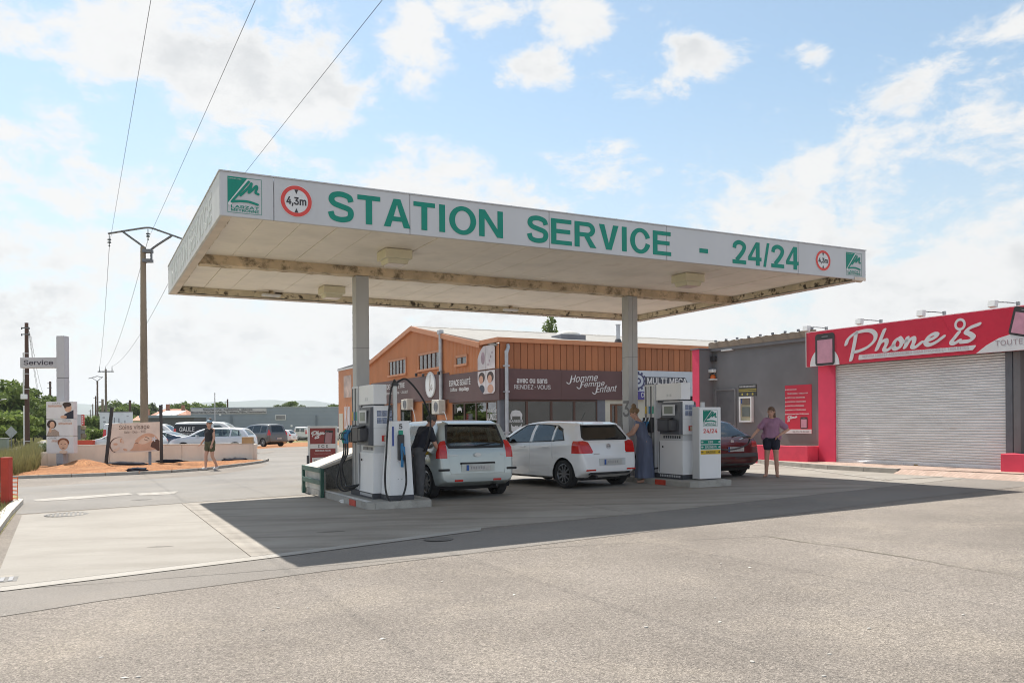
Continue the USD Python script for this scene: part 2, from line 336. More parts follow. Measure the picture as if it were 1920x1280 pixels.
# ------------------------------------------------------------------ ground sheets
def tri(shape):
    vs, fs, n = [], [], 0
    for q in polys(shape):
        v, f = trimesh.creation.triangulate_polygon(q, engine='earcut'); vs.append(v); fs.append(f + n); n += len(v)
    return np.vstack(vs), np.vstack(fs)
CLIPS = [sbox(a, b, c, d) for a, c in ((-9000, -25), (-25, 20), (20, 9000)) for b, d in ((-900, -5), (-5, 30), (30, 58), (58, 128), (128, 30000))]
def sheet(parent, name, shape, dz, mat, label=None, cat=None, kind='structure', thick=0.):
    shape = shape if hasattr(shape, 'geoms') or isinstance(shape, Polygon) else Polygon([tuple(p[:2]) for p in shape])
    ms = []
    for c in CLIPS:
        s = shape.intersection(c)
        if not polys(s): continue
        v, f = tri(s); z = gz(v[:, 0], v[:, 1]) + dz
        e1, e2 = v[f[:, 1]] - v[f[:, 0]], v[f[:, 2]] - v[f[:, 0]]; flip = e1[:, 0] * e2[:, 1] - e1[:, 1] * e2[:, 0] < 0; f[flip] = f[flip][:, ::-1]
        ms.append(trimesh.Trimesh(np.c_[v, z], f, process=False))
        if thick:
            for q in polys(s):
                ring = np.array(q.exterior.coords); zz = gz(ring[:, 0], ring[:, 1]) + dz; n = len(ring)
                vv = np.vstack([np.c_[ring, zz], np.c_[ring, zz - thick]]); ff = []
                for i in range(n - 1): ff += [[i, n + i, n + i + 1], [i, n + i + 1, i + 1]]
                ms.append(trimesh.Trimesh(vv, ff, process=False))
    return part(parent, name, ms, mat, label=label, kind=kind, cat=cat)
gpoly = lambda pts: Polygon([tuple(G(u, v)[:2]) for u, v in pts])
enpoly = lambda pts: Polygon([tuple(W2(E, N)) for E, N in pts])

big = sbox(-7800, -60, 7800, 9000)
sheet(None, 'terrain', big, -0.03, meadow, 'flat dry grass plain running out to the hills', 'terrain')
# the filling station's asphalt yard, everything else lies on it
yard = enpoly([(-60, -40), (60, -40), (60, 60), (-4.0, 60), (-4.0, 14.0), (-3.4, 6.0), (-3.3, -3.6), (-60, -7)])
sheet(None, 'asphalt_yard', yard, 0., coarse, 'coarse worn asphalt of the yard in the foreground', 'asphalt')
FRONT = [(-9.5, -3.33), (-2.4, -3.02), (.13, -2.57), (3.17, -1.9)]      # front edge of the concrete, from the left
sm = enpoly([(-12, -3.4)] + FRONT + [(8, -1.45), (13.25, -.9), (20, -.2), (26, .6), (26, -2.6), (17.5, -2.4), (11.2, -2.75), (5.0, -3.35), (.5, -3.75), (-1.6, -4.05), (-2.6, -4.35), (-12, -4.6)])
sheet(None, 'smooth_asphalt_strip', sm, .004, smooth_as, 'finer band of asphalt along the edge of the concrete forecourt', 'asphalt')
# road that crosses behind the pumps
road = enpoly([(-3.2, 5.45), (1.7, 5.75), (24, 7.0), (30, 9), (30, 40), (8, 70), (3.5, 70), (4.7, 21), (3.9, 18.2), (1.8, 15.0), (-2.7, 13.9), (-9, 13.4), (-14, 13.6), (-14, 7.5), (-6, 6.5)])
sheet(None, 'access_road', road, .004, dark_as, 'pale grey asphalt access road passing behind the pumps', 'road')
# concrete slabs with open joints
slabs = thing('concrete_forecourt', 'pale cast concrete forecourt slabs under and beside the canopy', 'forecourt', kind='structure')
J = .006
s_left = enpoly([(-2.55, -2.76), (-.01, -2.32), (-.01, 5.5), (-2.75, 5.2)])
s_mid = enpoly([(.006, -2.31), (3.35, -1.62), (6.0, -1.62), (6.0, 5.6), (.006, 5.53)])
s_mid2 = enpoly([(6.02, -1.6), (12.6, -.97), (12.6, 6.1), (6.02, 5.63)])
s_right = enpoly([(12.62, -.96), (20, -.2), (30, .85), (30, 6.4), (12.62, 6.1)])
s_back = enpoly([(12.62, 6.12), (20.4, 6.4), (20.4, 9.4), (13.0, 9.4)])
for s, m_ in ((s_left, concrete), (s_mid, concrete_used), (s_mid2, concrete_used), (s_right, concrete), (s_back, concrete)):
    sheet(slabs, 'slab', s, .008, m_, thick=.02)
st = enpoly([(-9.5, -3.33), (-2.4, -3.02), (.13, -2.57), (3.17, -1.9), (3.3, -1.64), (.1, -2.33), (-2.45, -2.78), (-9.5, -3.08)])
sheet(None, 'concrete_edge_strip', st, .0112, strip_c, 'pale hand-laid concrete strip along the front of the forecourt', 'concrete strip')
paint_w = paint('worn_white_road_paint', (.34, .325, .30), .8, var=.15, scale=9, dirt=(.24, .22, .19), dirt_scale=5, dirt_at=(.42, .62))

# ------------------------------------------------------------------ canopy
L, W = 13.17, 8.17
ZB, ZT = 4.406, 5.036            # underside and top of the fascia
CG = np.array([A0[0], A0[1], 0.])
canopy = thing('station_canopy', 'long flat petrol station canopy with pale grey fascia and green lettering on two square columns', 'canopy', CG, TH)
fascia_m = paint('fascia_enamel', (.50, .50, .515), .38, var=.03, scale=1.2, dirt=(.40, .39, .38), dirt_at=(.6, .85), streak=.3)
fascia_side = paint('fascia_enamel_faded', (.56, .555, .54), .5, var=.06, scale=2.5, dirt=(.43, .42, .40), dirt_at=(.5, .8), streak=.25)
soffit_m = paint('soffit_painted_sheet', (.84, .765, .665), .6, var=.07, scale=1.1, dirt=(.50, .43, .34), dirt_at=(.56, .9), dirt_scale=1.1)
beam_m = paint('stained_beam', (.60, .47, .32), .8, var=.16, scale=2.4, dirt=(.20, .155, .105), dirt_at=(.50, .64), dirt_scale=4)
edge_m = paint('peeling_edge_board', (.60, .52, .38), .8, var=.12, scale=3, dirt=(.07, .055, .04), dirt_at=(.53, .60), dirt_scale=4.5)
flange_m = paint('fascia_return', (.64, .54, .46), .7, var=.08, scale=2)
roof_m = paint('bitumen_roof', (.18, .17, .16), .9)
green_v = paint('green_vinyl', (.0, .205, .145), .42, var=.05, scale=4, spec=.4)
green_fade = paint('faded_green_vinyl', (.515, .55, .525), .6, var=.10, scale=6, dirt=(.55, .555, .535), dirt_at=(.42, .6), dirt_scale=3)
white_v = paint('white_vinyl', (.62, .62, .62), .45, var=.03)
red_v = paint('red_vinyl', (.60, .055, .045), .42, var=.05)
black_v = paint('black_vinyl', (.035, .032, .034), .45)
seams = [0, 0.62] + [planeN(u, 440, 0.)[0] for u in (769, 1030, 1250)] + [11.2, L]
T_F = .04
ux = lambda u, v=440: planeN(u, v, 0.)[0]
seams[1] = ux(514)
for i in range(len(seams) - 1):     # front fascia: sheet panels with open seams
    part(canopy, 'fascia_panel', bx(seams[i] + .004, seams[i + 1] - .004, 0, T_F, ZB, ZT, .006), fascia_m)
for a, b in ((0, 2.7), (2.7, 5.4), (5.4, W)):
    part(canopy, 'fascia_panel', bx(0, T_F, max(a, T_F) + .004, b - .004, ZB, ZT, .006), fascia_side, label='faded end fascia panel')
    part(canopy, 'fascia_panel', bx(L - T_F, L, max(a, T_F) + .004, b - .004, ZB, ZT, .006), fascia_m)
part(canopy, 'fascia_panel', bx(T_F, L - T_F, W - T_F, W, ZB, ZT), fascia_m)
part(canopy, 'roof_deck', bx(T_F, L - T_F, T_F, W - T_F, ZT - .12, ZT - .05), roof_m)
part(canopy, 'coping', [bx(-.012, L + .012, -.012, .05, ZT, ZT + .018), bx(-.012, .05, .05, W, ZT, ZT + .018), bx(L - .05, L + .012, .05, W, ZT, ZT + .018)], fascia_m)
# underside: return flange, soffit boards running front to back, middle beam and edge boards
FL = .17
part(canopy, 'return_flange', [bx(T_F, FL, T_F, W - T_F, ZB + .005, ZB + .02), bx(L - FL, L - T_F, T_F, W - T_F, ZB + .005, ZB + .02), bx(FL, L - FL, W - FL, W - T_F, ZB + .005, ZB + .02), bx(FL, L - FL, T_F, .075, ZB + .005, ZB + .02)], flange_m)
ZS = 4.585
BM0, BM1 = W / 2 - .16, W / 2 + .16
nb = 22; bw = (L - 2 * FL) / nb
for side, (y0, y1) in enumerate(((.075, BM0), (BM1, W - FL))):
    for k in range(nb):
        x0 = FL + k * bw; dz = RNG.uniform(-.004, .004)
        part(canopy, 'soffit_board', bx(x0 + .004, x0 + bw - .004, y0, y1, ZS + dz, ZS + dz + .03), soffit_m)
part(canopy, 'soffit_backing', bx(FL, L - FL, .08, W - FL, ZS + .045, ZS + .06), roof_m)
def rough_bar(x0, x1, y0, y1, z0, z1, n, amp, seed):
    """A bar along x whose lower edge is worn."""
    r = np.random.default_rng(seed); xs = np.linspace(x0, x1, n + 1); v, f = [], []
    for i, x in enumerate(xs):
        a = amp * r.random(); v += [[x, y0, z1], [x, y0 + a * .4, z0 + a], [x, y1 - a * .4, z0 + amp * r.random()], [x, y1, z1]]
    for i in range(n):
        for j in range(4):
            k = (j + 1) % 4; a, b, c, d = i * 4 + j, i * 4 + k, (i + 1) * 4 + k, (i + 1) * 4 + j; f += [[a, c, b], [a, d, c]]
    return trimesh.Trimesh(v, f + [[0, 1, 2], [0, 2, 3], [n * 4, n * 4 + 2, n * 4 + 1], [n * 4, n * 4 + 3, n * 4 + 2]], process=False)
part(canopy, 'middle_beam', rough_bar(.2, L - .2, BM0 + .003, BM1 - .003, ZB - .005, ZS + .03, 90, .022, 3), beam_m)
part(canopy, 'edge_board', rough_bar(FL + .01, L - FL - .01, W - FL - .03, W - FL - .004, ZB + .024, ZS - .006, 160, .025, 5), edge_m)
for x in (FL + .004, L - FL - .03):
    m = rough_bar(.09, W - FL - .04, 0, .026, ZB + .024, ZS - .006, 90, .02, 9); part(canopy, 'edge_board', frame(m, (x + .026, 0, 0), (0, 1, 0), (-1, 0, 0)), edge_m)
part(canopy, 'edge_board', bx(FL + .04, L - FL - .04, .078, .10, ZB + .024, ZS - .006), beam_m)
COLS = [(3.29, W / 2), (9.92, W / 2)]
col_m = paint('grey_column_paint', (.42, .42, .42), .45, var=.06, scale=1.8, dirt=(.25, .24, .225), dirt_at=(.6, .85), streak=.3)
col_l = paint('column_light_strip', (.44, .45, .45), .45, var=.05)
for k, (x, y) in enumerate(COLS):
    zb = gz(*W2(x, y)) - .1; h = .135
    c = part(canopy, 'column', [bx(x - h, x - .02, y - h, y + h, zb, ZB, .008), bx(x - .016, x + h, y - h + (0 if k else .0), y + h, zb, ZB, .008)] if k else [bx(x - h, x + h, y - h, y + h, zb, ZB, .008)], col_m)
    part(c, 'column_joint', bx(x - h - .002, x + h + .002, y - h - .002, y + h + .002, 2.95, 2.956), black_v)
    if k: part(c, 'number_plate', bx(x - h - .006, x - h - .001, y - h + .01, y + h - .01, 1.35, 2.02), col_l)
    if k: part(c, 'painted_number', frame(text('3', .36, depth=.003, bold=True), (x - h - .008, y + .10, 1.55), (0, -1, 0), (0, 0, 1)), paint('worn_number', (.16, .16, .165), .6))
# lettering on the front fascia
def on_front(m, E, z, proud=.0): return frame(m, (E, -.001 - proud, z), (1, 0, 0), (0, 0, 1), (0, -1, 0))
def fz(v, u): return planeN(u, v, 0.)[1]
zc0, zc1 = fz(415.5, 640), fz(361, 640)
CAPH = zc1 - zc0
ADV = dict(S=.93, T=.85, A=1.0, I=.39, O=1.08, N=1.0, E=.93, R=1.0, V=.93, C=1.0)
ADV.update({'2': .78, '4': .78, '/': .39, '-': .46})
def glyph(c):
    """Plain heavy sans-serif capitals and figures, one unit tall."""
    a = ADV[c]; m = .055; w = a - 2 * m; st, hz = .205, .165; B = sbox; fl_ = lambda p, r: LineString(p).buffer(r, 12, cap_style=2, join_style=1)
    el = lambda cx, cy, rx, ry: affinity.scale(Point(cx, cy).buffer(1, 32), rx, ry)
    if c == 'T': g = B(0, 1 - hz, w, 1).union(B(w / 2 - st / 2, 0, w / 2 + st / 2, 1))
    elif c == 'I': g = B(w / 2 - st / 2, 0, w / 2 + st / 2, 1)
    elif c == 'E': g = B(0, 0, st, 1).union(B(0, 0, w, hz)).union(B(0, 1 - hz, w * .98, 1)).union(B(0, .5 - hz * .38, w * .92, .5 + hz * .62))
    elif c == 'N': g = B(0, 0, st, 1).union(B(w - st, 0, w, 1)).union(Polygon([(0, 1), (st * 1.06, 1), (w, 0), (w - st * 1.06, 0)]))
    elif c == 'A': g = Polygon([(0, 0), (w / 2 - .115, 1), (w / 2 + .115, 1), (w, 0), (w - .225, 0), (w / 2, .80), (.225, 0)]).union(B(.22, .21, w - .22, .21 + hz))
    elif c == 'V': g = Polygon([(0, 1), (.225, 1), (w / 2, .25), (w - .225, 1), (w, 1), (w / 2 + .115, 0), (w / 2 - .115, 0)])
    elif c == 'O': g = el(w / 2, .5, w / 2, .525).difference(el(w / 2, .5, w / 2 - st, .525 - hz))
    elif c == 'C': g = el(w / 2, .5, w / 2, .525).difference(el(w / 2, .5, w / 2 - st, .525 - hz)).difference(Polygon([(w / 2 + .02, .5), (w * 1.3, .78), (w * 1.3, .27)]))
    elif c == 'R': g = B(0, 0, st, 1).union(unary_union([B(0, .42, w * .62, 1), el(w * .60, .71, w * .34, .29)]).difference(unary_union([B(st, .42 + hz, w * .60, 1 - hz), el(w * .58, .71, w * .15, .29 - hz)]))).union(Polygon([(w * .42, .46), (w * .66, .46), (w, 0), (w - .25, 0)]))
    elif c == 'S': g = fl_(smooth_line(np.array([(w - .095, .70), (w * .80, .86), (w * .5, .935), (w * .22, .88), (.115, .73), (.20, .60), (w * .5, .525), (w * .82, .43), (w - .10, .27), (w * .78, .12), (w * .48, .065), (w * .20, .13), (.085, .315)]), 6), .092)
    elif c == '2': g = fl_(smooth_line(np.array([(.09, .66), (.14, .83), (w * .5, .92), (w - .12, .83), (w - .10, .66), (w * .66, .44), (.20, .16)]), 6), .088).union(B(0, 0, w, hz))
    elif c == '4': g = B(w * .58, 0, w * .58 + .19, 1).union(B(0, .20, w, .20 + hz * .95)).union(Polygon([(0, .20), (0, .36), (w * .58, 1), (w * .70, 1), (w * .62, .82), (.16, .355)]))
    elif c == '/': g = Polygon([(-.02, -.02), (.11, -.02), (w + .02, 1.02), (w - .11, 1.02)])
    else: g = B(0, .27, w, .27 + .19)
    return affinity.translate(g, m, 0)
def letters(s, u0, u1, z0, h):
    E0, E1 = ux(u0), ux(u1); x = 0; k = (E1 - E0) / (sum(ADV[c] for c in s) - .11)
    for c in s:
        g = affinity.scale(affinity.translate(glyph(c), x - .055, 0), k, h, origin=(0, 0)); x += ADV[c]
        part(canopy, 'letter', on_front(flat(g, .004), E0, z0), green_v)
def letters_plain(s, u0, u1, z0, h):
    E0, E1 = ux(u0), ux(u1); m = text(s, h, depth=.004, bold=True, heavy=.028)
    comps = [c for c in m.split(only_watertight=False)]; w = m.bounds[1][0] - m.bounds[0][0]
    comps.sort(key=lambda c: c.bounds[0][0])
    for c in comps:
        c = c.copy(); c.vertices[:, 0] *= (E1 - E0) / w; part(canopy, 'letter', on_front(c, E0, z0), green_v)
letters('STATION', 615, 943, zc0, CAPH); letters('SERVICE', 988, 1258, zc0 - .005, CAPH); letters('-', 1311, 1327, zc0, CAPH)
z24 = fz(494.5, 1385); letters('24/24', 1373, 1497, z24, fz(450.5, 1385) - z24)
m = text('STATION SERVICE', .40, 6.6, .003, True, heavy=.02)
for c in m.split(only_watertight=False): part(canopy, 'faded_letter', frame(c, (-.001, W - .75, ZB + .12), (0, -1, 0), (0, 0, 1), (-1, 0, 0)), green_fade, label='sun-bleached green letter on the end fascia')

def brand_panel(parent, x, z, w, h, put, base=None, fade=1.):
    """The fuel seller's square emblem: green corner triangle, the two-letter sign over a swoosh, two lines of name."""
    B = part(parent, 'emblem', put(flat(sbox(0, 0, w, h).difference(sbox(.012 * w, .012 * w, w * .988, h - .012 * w)), .002), x, z, .0), green_v)
    tri_ = Polygon([(0, h), (.58 * w, h), (.0, .24 * h)])
    part(B, 'emblem_corner', put(flat(tri_, .0025), x, z, .0003), green_v)
    s = lambda pts: [(a * w, b * h) for a, b in pts]
    sig = strokes([s([(.12, .30), (.62, .90)]), s([(.12, .30), (.35, .335), (.62, .34), (.88, .285)])], .035 * w).union(strokes([s([(.38, .50), (.62, .74), (.70, .86), (.66, .70), (.62, .60), (.72, .68), (.84, .80), (.86, .74), (.82, .62), (.90, .58)])], .037 * w))
    halo = strokes([s([(.06, .24), (.60, .93)])], .05 * w).intersection(sbox(0, 0, w, h))
    part(B, 'emblem_halo', put(flat(halo, .0022), x, z, .0030), white_v)
    part(B, 'emblem_letters', put(flat(sig, .002), x, z, .0055), green_v)
    for i, (t, zz) in enumerate((('LARZAT', .14), ('MEYRONNE', .045))):
        m = text(t, .075 * h, .82 * w, .002, True); m.apply_translation([.10 * w, 0, 0]); part(B, 'emblem_name', put(m, x, z + zz * h, .0), green_v)
    m = text('DEPUIS 1984', .03 * h, .36 * w, .002); m.apply_translation([.04 * w, 0, 0]); part(B, 'emblem_date', put(m, x, z + .93 * h, .0035), white_v)
E0, E1 = ux(427), ux(491)
brand_panel(canopy, E0, ZB + .055, E1 - E0, .515, on_front)
E0, E1 = ux(1586), ux(1615)
brand_panel(canopy, E0, ZB + .075, E1 - E0, .48, on_front)
def height_sign(x, z, r):
    c = part(canopy, 'height_sign', on_front(flat(Point(0, 0).buffer(r, 24), .004), x, z), white_v)
    part(c, 'sign_ring', on_front(flat(Point(0, 0).buffer(r * .97, 24).difference(Point(0, 0).buffer(r * .74, 24)), .003), x, z, .0045), red_v)
    part(c, 'sign_figures', on_front(text('4,3m', r * .46, r * 1.25, .003, True, center=True, heavy=.02), x, z - r * .22, .0045), black_v)
    for k in (1, -1): part(c, 'sign_arrow', on_front(flat(Polygon([(-.12 * r, .72 * r * k), (.12 * r, .72 * r * k), (0, .44 * r * k)]), .003), x, z, .0045), black_v)
cE, cZ = planeN(555.5, 377.5, 0.); height_sign(cE, cZ, .235)
cE, cZ = planeN(1543, 488.5, 0.); height_sign(cE, cZ, .215)
# bent corner of the fascia at the far right end
part(canopy, 'bent_corner', [bx(L - .35, L - .02, -.012, -.004, ZB - .02, ZB + .05), hull([(L - .45, 0, ZB - .005), (L - .05, .02, ZB - .005), (L - .1, .25, ZB - .005), (L - .1, .05, ZB - .05), (L - .3, .05, ZB - .03)])], flange_m, label='dented lower corner of the fascia')
# lamp housings under the canopy
lamp_m = paint('cream_lamp_housing', (.68, .63, .47), .55, var=.06, scale=3, dirt=(.42, .38, .27), dirt_at=(.55, .8))
lens_m = paint('lamp_lens', (.62, .52, .44), .3, var=.03)
def lamp(E, N, label):
    t = thing('canopy_lamp', label, 'canopy lamp', (*W2(E, N), 0), TH, 'square lamp housings under the canopy')
    w, d = .255, .255; z1 = ZS - .006
    part(t, 'housing', bx(-w, w, -d, d, z1 - .17, z1, .01), lamp_m)
    part(t, 'reflector_box', hull([(-w * .8, -d * .8, z1 - .17), (w * .8, -d * .8, z1 - .17), (w * .8, d * .8, z1 - .17), (-w * .8, d * .8, z1 - .17), (-w * .72, -d * .72, z1 - .25), (w * .72, -d * .72, z1 - .25), (w * .72, d * .72, z1 - .25), (-w * .72, d * .72, z1 - .25)]), lamp_m)
    part(t, 'lens', bx(-w * .66, w * .66, -d * .66, d * .66, z1 - .258, z1 - .251), lens_m)
for (u, v), lb in (((740, 494), 'cream square lamp housing under the canopy in front of the left column'), ((622, 557), 'cream square lamp housing under the canopy left of and behind the left column'), ((1290, 535), 'cream square lamp housing under the canopy nearest its right end')):
    E, N = planeZ(u, v, ZS - .23); lamp(E, N, lb)
for u, v, lb in ((513, 552, 'small white tube lamp clipped under the rear edge of the canopy on the left'), (955, 583, 'small white tube lamp clipped under the rear edge of the canopy between the columns')):
    E, N = planeZ(u, v, 4.45); t = thing('tube_lamp', lb, 'tube lamp', (*W2(E, W - .40), 0), TH)
    part(t, 'lamp_body', bx(-.22, .22, -.06, .06, 4.44, 4.50, .015), white_v); part(t, 'bracket', bx(-.05, .05, -.02, .02, 4.50, 4.578), beam_m)

# ------------------------------------------------------------------ buildings: things placed in the forecourt's axes, drawn in (E, N, height) and shifted to their own base
class Site:
    def __init__(s, name, label, cat, E, N, z=0., group=None):
        s.o = np.array([E, N, z], float); s.ny = None; q = W2(E, N); s.p = thing(name, label, cat, (q[0], q[1], z), TH, group)
    def part(s, name, mesh, mat, parent=None, **k):
        m = as_tm(joined(mesh)).copy()
        if s.ny: m.vertices[:, 1] = s.ny[0] + (m.vertices[:, 1] - s.ny[0]) * s.ny[1]
        m.apply_translation(-s.o); return part(parent or s.p, name, m, mat, **k)
def faceW(m, E, N, z): return frame(m, (E, N, z), (0, -1, 0), (0, 0, 1), (-1, 0, 0))    # drawn flat, facing -E, running towards -N
def faceS(m, E, N, z): return frame(m, (E, N, z), (1, 0, 0), (0, 0, 1), (0, -1, 0))     # facing -N, running towards +E
ES = 17.0
pn = lambda u, v, E=ES: planeE(u, v, E)
grey_r = paint('grey_render', (.19, .184, .19), .85, var=.06, scale=1.3, bump=.25, bscale=45)
pink_r = paint('pink_painted_render', (.72, .048, .115), .7, var=.05, scale=2, bump=.2, bscale=45)
pink_old = paint('pink_planter_paint', (.70, .055, .105), .75, var=.07, scale=3, bump=.2, bscale=45, dirt=(.45, .07, .09), dirt_at=(.6, .8))
frame_g = paint('grey_metal_frame', (.16, .165, .185), .5, metal=.3)
slat_m = paint('galvanised_slats', (.76, .765, .77), .38, var=.07, scale=1.2, metal=.12, streak=7., dirt=(.46, .42, .38), dirt_at=(.60, .82), dirt_scale=1.4)
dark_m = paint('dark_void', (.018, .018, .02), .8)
brown_roof = paint('brown_roof_sheet', (.22, .165, .12), .7, var=.08)
roofgrey = paint('fibre_cement_roof', (.30, .29, .27), .85, var=.08, scale=1.5, dirt=(.21, .20, .18), dirt_at=(.5, .75))
white_p = paint('white_plastic', (.74, .74, .73), .4, var=.03)
grey_p = paint('grey_plastic', (.22, .22, .23), .45)
sign_red = paint('crimson_sign_sheet', (.56, .012, .045), .4, var=.04, scale=1.5)
sign_white = paint('sign_white_print', (.66, .65, .66), .45, var=.03)
pave_m = None

zg = .26                                               # level of the shop's pavement
shop = Site('phone_shop', 'grey rendered single-storey shop with pink pillars and a closed roller shutter', 'shop', ES + 6, 3, 0.)
Nw = pn(1336, 700, 17.15)[0]                            # far end of the grey wall, where the wing wall stands
Ns0, Ns1 = pn(1569, 780)[0], pn(1888, 780)[0]           # shutter
zsh = pn(1700, 668)[1] ; zroof = planeE(1505, 632, 17.1)[1]
Np = pn(1535, 780, 16.95)[0]                            # outer side of the pink pillar
shop.part('wall', [bx(17.15, 17.4, Np, Nw, -.3, zroof), bx(17.4, 29, Nw - .25, Nw, -.3, zroof), bx(28.7, 29, -6, Nw - .25, -.3, zroof), bx(17.15, 17.4, -6, Ns1 - .35, -.3, zroof), bx(17.15, 17.4, Ns1 - .35, Np, zsh + .25, zroof)], grey_r)
Ew = planeN(1311, 760, Nw - .02)[0]; Nw2 = planeE(1298.6, 760, Ew)[0]
shop.part('wing_wall', bx(Ew + .02, 17.15, Nw - .02, Nw2 - .02, -.3, zroof - .06), grey_r)
shop.part('wing_end', bx(Ew, Ew + .02, Nw - .02, Nw2, -.3, zroof - .06), pink_r)
shop.part('wing_end', bx(Ew + .02, 17.15, Nw2 - .02, Nw2, -.3, zroof - .06), pink_r)
shop.part('wing_coping', bx(Ew - .05, 17.15, Nw - .06, Nw2 + .04, zroof - .06, zroof - .02), frame_g)
shop.part('pillar', bx(16.93, 17.45, Ns0 + .0, Np, -.3, zsh + .45, .01), pink_r)
shop.part('roof', bx(17.2, 29.2, -6, Nw + .1, zroof + .02, zroof + .10), roofgrey)
# corrugated eaves
N_sg = planeE(1508, 625, 16.72)[0]; xs = np.arange(N_sg, Nw + .12, .09); poly = [(x, zroof + .16 + (.022 if i % 4 < 2 else 0)) for i, x in enumerate(xs)] + [(x, zroof - .02) for x in xs[::-1]]
shop.part('eaves', prismX(Polygon(poly), 17.02, 17.2), brown_roof)
shop.part('roof_edge', bx(17.0, 17.2, -6, N_sg - .01, zroof - .02, zroof + .10), paint('pale_roof_edge', (.46, .45, .43), .6))
for k in range(9):
    n = Np + .3 + k * (Nw - Np - .6) / 8; shop.part('roof_bolt', bx(17.0, 17.06, n - .03, n + .03, zroof + .18, zroof + .24), frame_g)
shop.part('gutter_board', bx(17.04, 17.15, Np, Nw, zroof - .12, zroof - .02), grey_r)
# roller shutter
hs = (zsh - zg) / 44; t = np.linspace(0, 1, 6)
prof = [(-.012 - .02 * sin(math.pi * a), a * hs * .93) for a in t] + [(-.004, hs * .93), (-.004, 0)]
for k in range(44):
    z0 = zg - .06 + .10 + k * (zsh + .08 - zg) / 44
    m = trimesh.creation.extrude_polygon(Polygon(prof), Ns0 - Ns1, engine='earcut')
    m = frame(m, (ES + .05, Ns1, z0), (1, 0, 0), (0, 0, 1), (0, 1, 0)); m.fix_normals(); shop.part('shutter_slat', m, slat_m)
shop.part('shutter_bottom_bar', bx(ES, ES + .06, Ns1, Ns0, zg - .08, zg + .05, .008), slat_m)
shop.part('shutter_lock', bx(ES - .02, ES, (Ns0 + Ns1) / 2 - .12, (Ns0 + Ns1) / 2 - .02, zg - .03, zg + .03), paint('brass_lock', (.32, .24, .10), .4, metal=.6))
shop.part('shutter_lock', bx(ES - .03, ES, (Ns0 + Ns1) / 2 + .28, (Ns0 + Ns1) / 2 + .34, zg - .06, zg + .05), slat_m)
shop.part('shutter_backing', bx(ES + .06, ES + .1, Ns1 - .02, Ns0 + .02, -.1, zsh + .1), dark_m)
shop.part('guide_rail', bx(ES - .03, ES + .08, Ns0 + .0, Ns0 + .05, zg - .3, zsh + .02), slat_m)
shop.part('guide_rail', bx(ES - .05, ES + .1, Ns1 - .16, Ns1 - .0, -.2, zsh + .1), frame_g)
shop.part('shutter_post', bx(ES - .06, ES + .2, Ns1 - .35, Ns1 - .19, -.2, zsh + .1), grey_r)
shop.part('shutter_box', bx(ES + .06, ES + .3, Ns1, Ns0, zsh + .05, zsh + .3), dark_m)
for k in range(7):
    n = Ns0 - .2 - k * .75; shop.part('shutter_bracket', bx(ES - .16, ES + .06, n - .03, n + .03, zsh + .03, zsh + .08), frame_g)
# service door in the grey wall
Nd0, Nd1 = pn(1345, 760, 17.15)[0], pn(1379, 760, 17.15)[0]; zd = planeE(1362, 730, 17.15)[1]
d = shop.part('door', bx(17.135, 17.15, Nd1, Nd0, 0, zd - .03), paint('grey_door', (.115, .113, .12), .6))
shop.part('door_frame', [bx(17.10, 17.15, Nd0, Nd0 + .05, 0, zd), bx(17.10, 17.15, Nd1 - .05, Nd1, 0, zd), bx(17.10, 17.15, Nd1, Nd0, zd - .03, zd + .02)], grey_r, d)
shop.part('handle', bx(17.09, 17.13, Nd1 + .3, Nd1 + .36, 1.32, 1.37), slat_m, d)
# small fittings on the wall
def fitting(name, label, cat, u0, u1, v0, v1, depth, mat, E=17.15):
    (n0, z0), (n1, z1) = planeE(u0, v1, E), planeE(u1, v0, E); s = Site(name, label, cat, E, n0, z0); return s, n1, n0, z0, z1
s, a, b, c, d_ = fitting('speaker_box', 'black box lamp on the grey shop wall near its left corner', 'wall lamp', 1338, 1345, 667, 678, .1, black_v)
s.part('casing', bx(17.0, 17.13, a, b, c, d_, .02), black_v); s.part('bracket', bx(17.13, 17.15, a + .03, b - .03, c + .05, d_ - .05), grey_p)
s, a, b, c, d_ = fitting('floodlight', 'small white floodlight on the grey wall above the orange siren', 'floodlight', 1334, 1345, 692, 699, .1, white_p)
s.part('lamp_head', bx(16.95, 17.12, a, b, c, d_, .02), white_p); s.part('bracket', bx(17.12, 17.15, (a + b) / 2 - .03, (a + b) / 2 + .03, c - .05, d_), grey_p)
s, a, b, c, d_ = fitting('siren', 'orange alarm siren lamp on the grey wall', 'siren', 1337, 1345, 702, 713, .1, white_p)
s.part('beacon', lathe([(0, d_), (.05, d_), (.09, d_ - .06), (.09, c + .05), (.0, c + .05)]).apply_translation([17.05, (a + b) / 2, 0]), paint('orange_lens', (.62, .13, .02), .25)); s.part('base', bx(16.96, 17.15, a, b, c, c + .05), white_p)
s, a, b, c, d_ = fitting('bulkhead_light', 'long white bulkhead light under the eaves of the grey shop', 'wall light', 1356, 1377, 653, 659, .1, white_p)
s.part('diffuser', bx(17.03, 17.12, a, b, c, d_, .02), white_p); s.part('base', bx(17.12, 17.15, a - .02, b + .02, c, d_), grey_p)
s, a, b, c, d_ = fitting('payment_terminal', 'card payment terminal in a white frame under a dark notice on the grey wall', 'payment terminal', 1390, 1413, 743, 791, .1, white_p)
s.part('housing', [bx(17.05, 17.15, a, a + .05, c, d_), bx(17.05, 17.15, b - .05, b, c, d_), bx(17.05, 17.15, a + .05, b - .05, c, c + .05), bx(17.05, 17.15, a + .05, b - .05, d_ - .05, d_)], white_p)
s.part('panel', bx(17.10, 17.15, a + .05, b - .05, c + .05, d_ - .05), paint('cream_panel', (.42, .38, .26), .5))
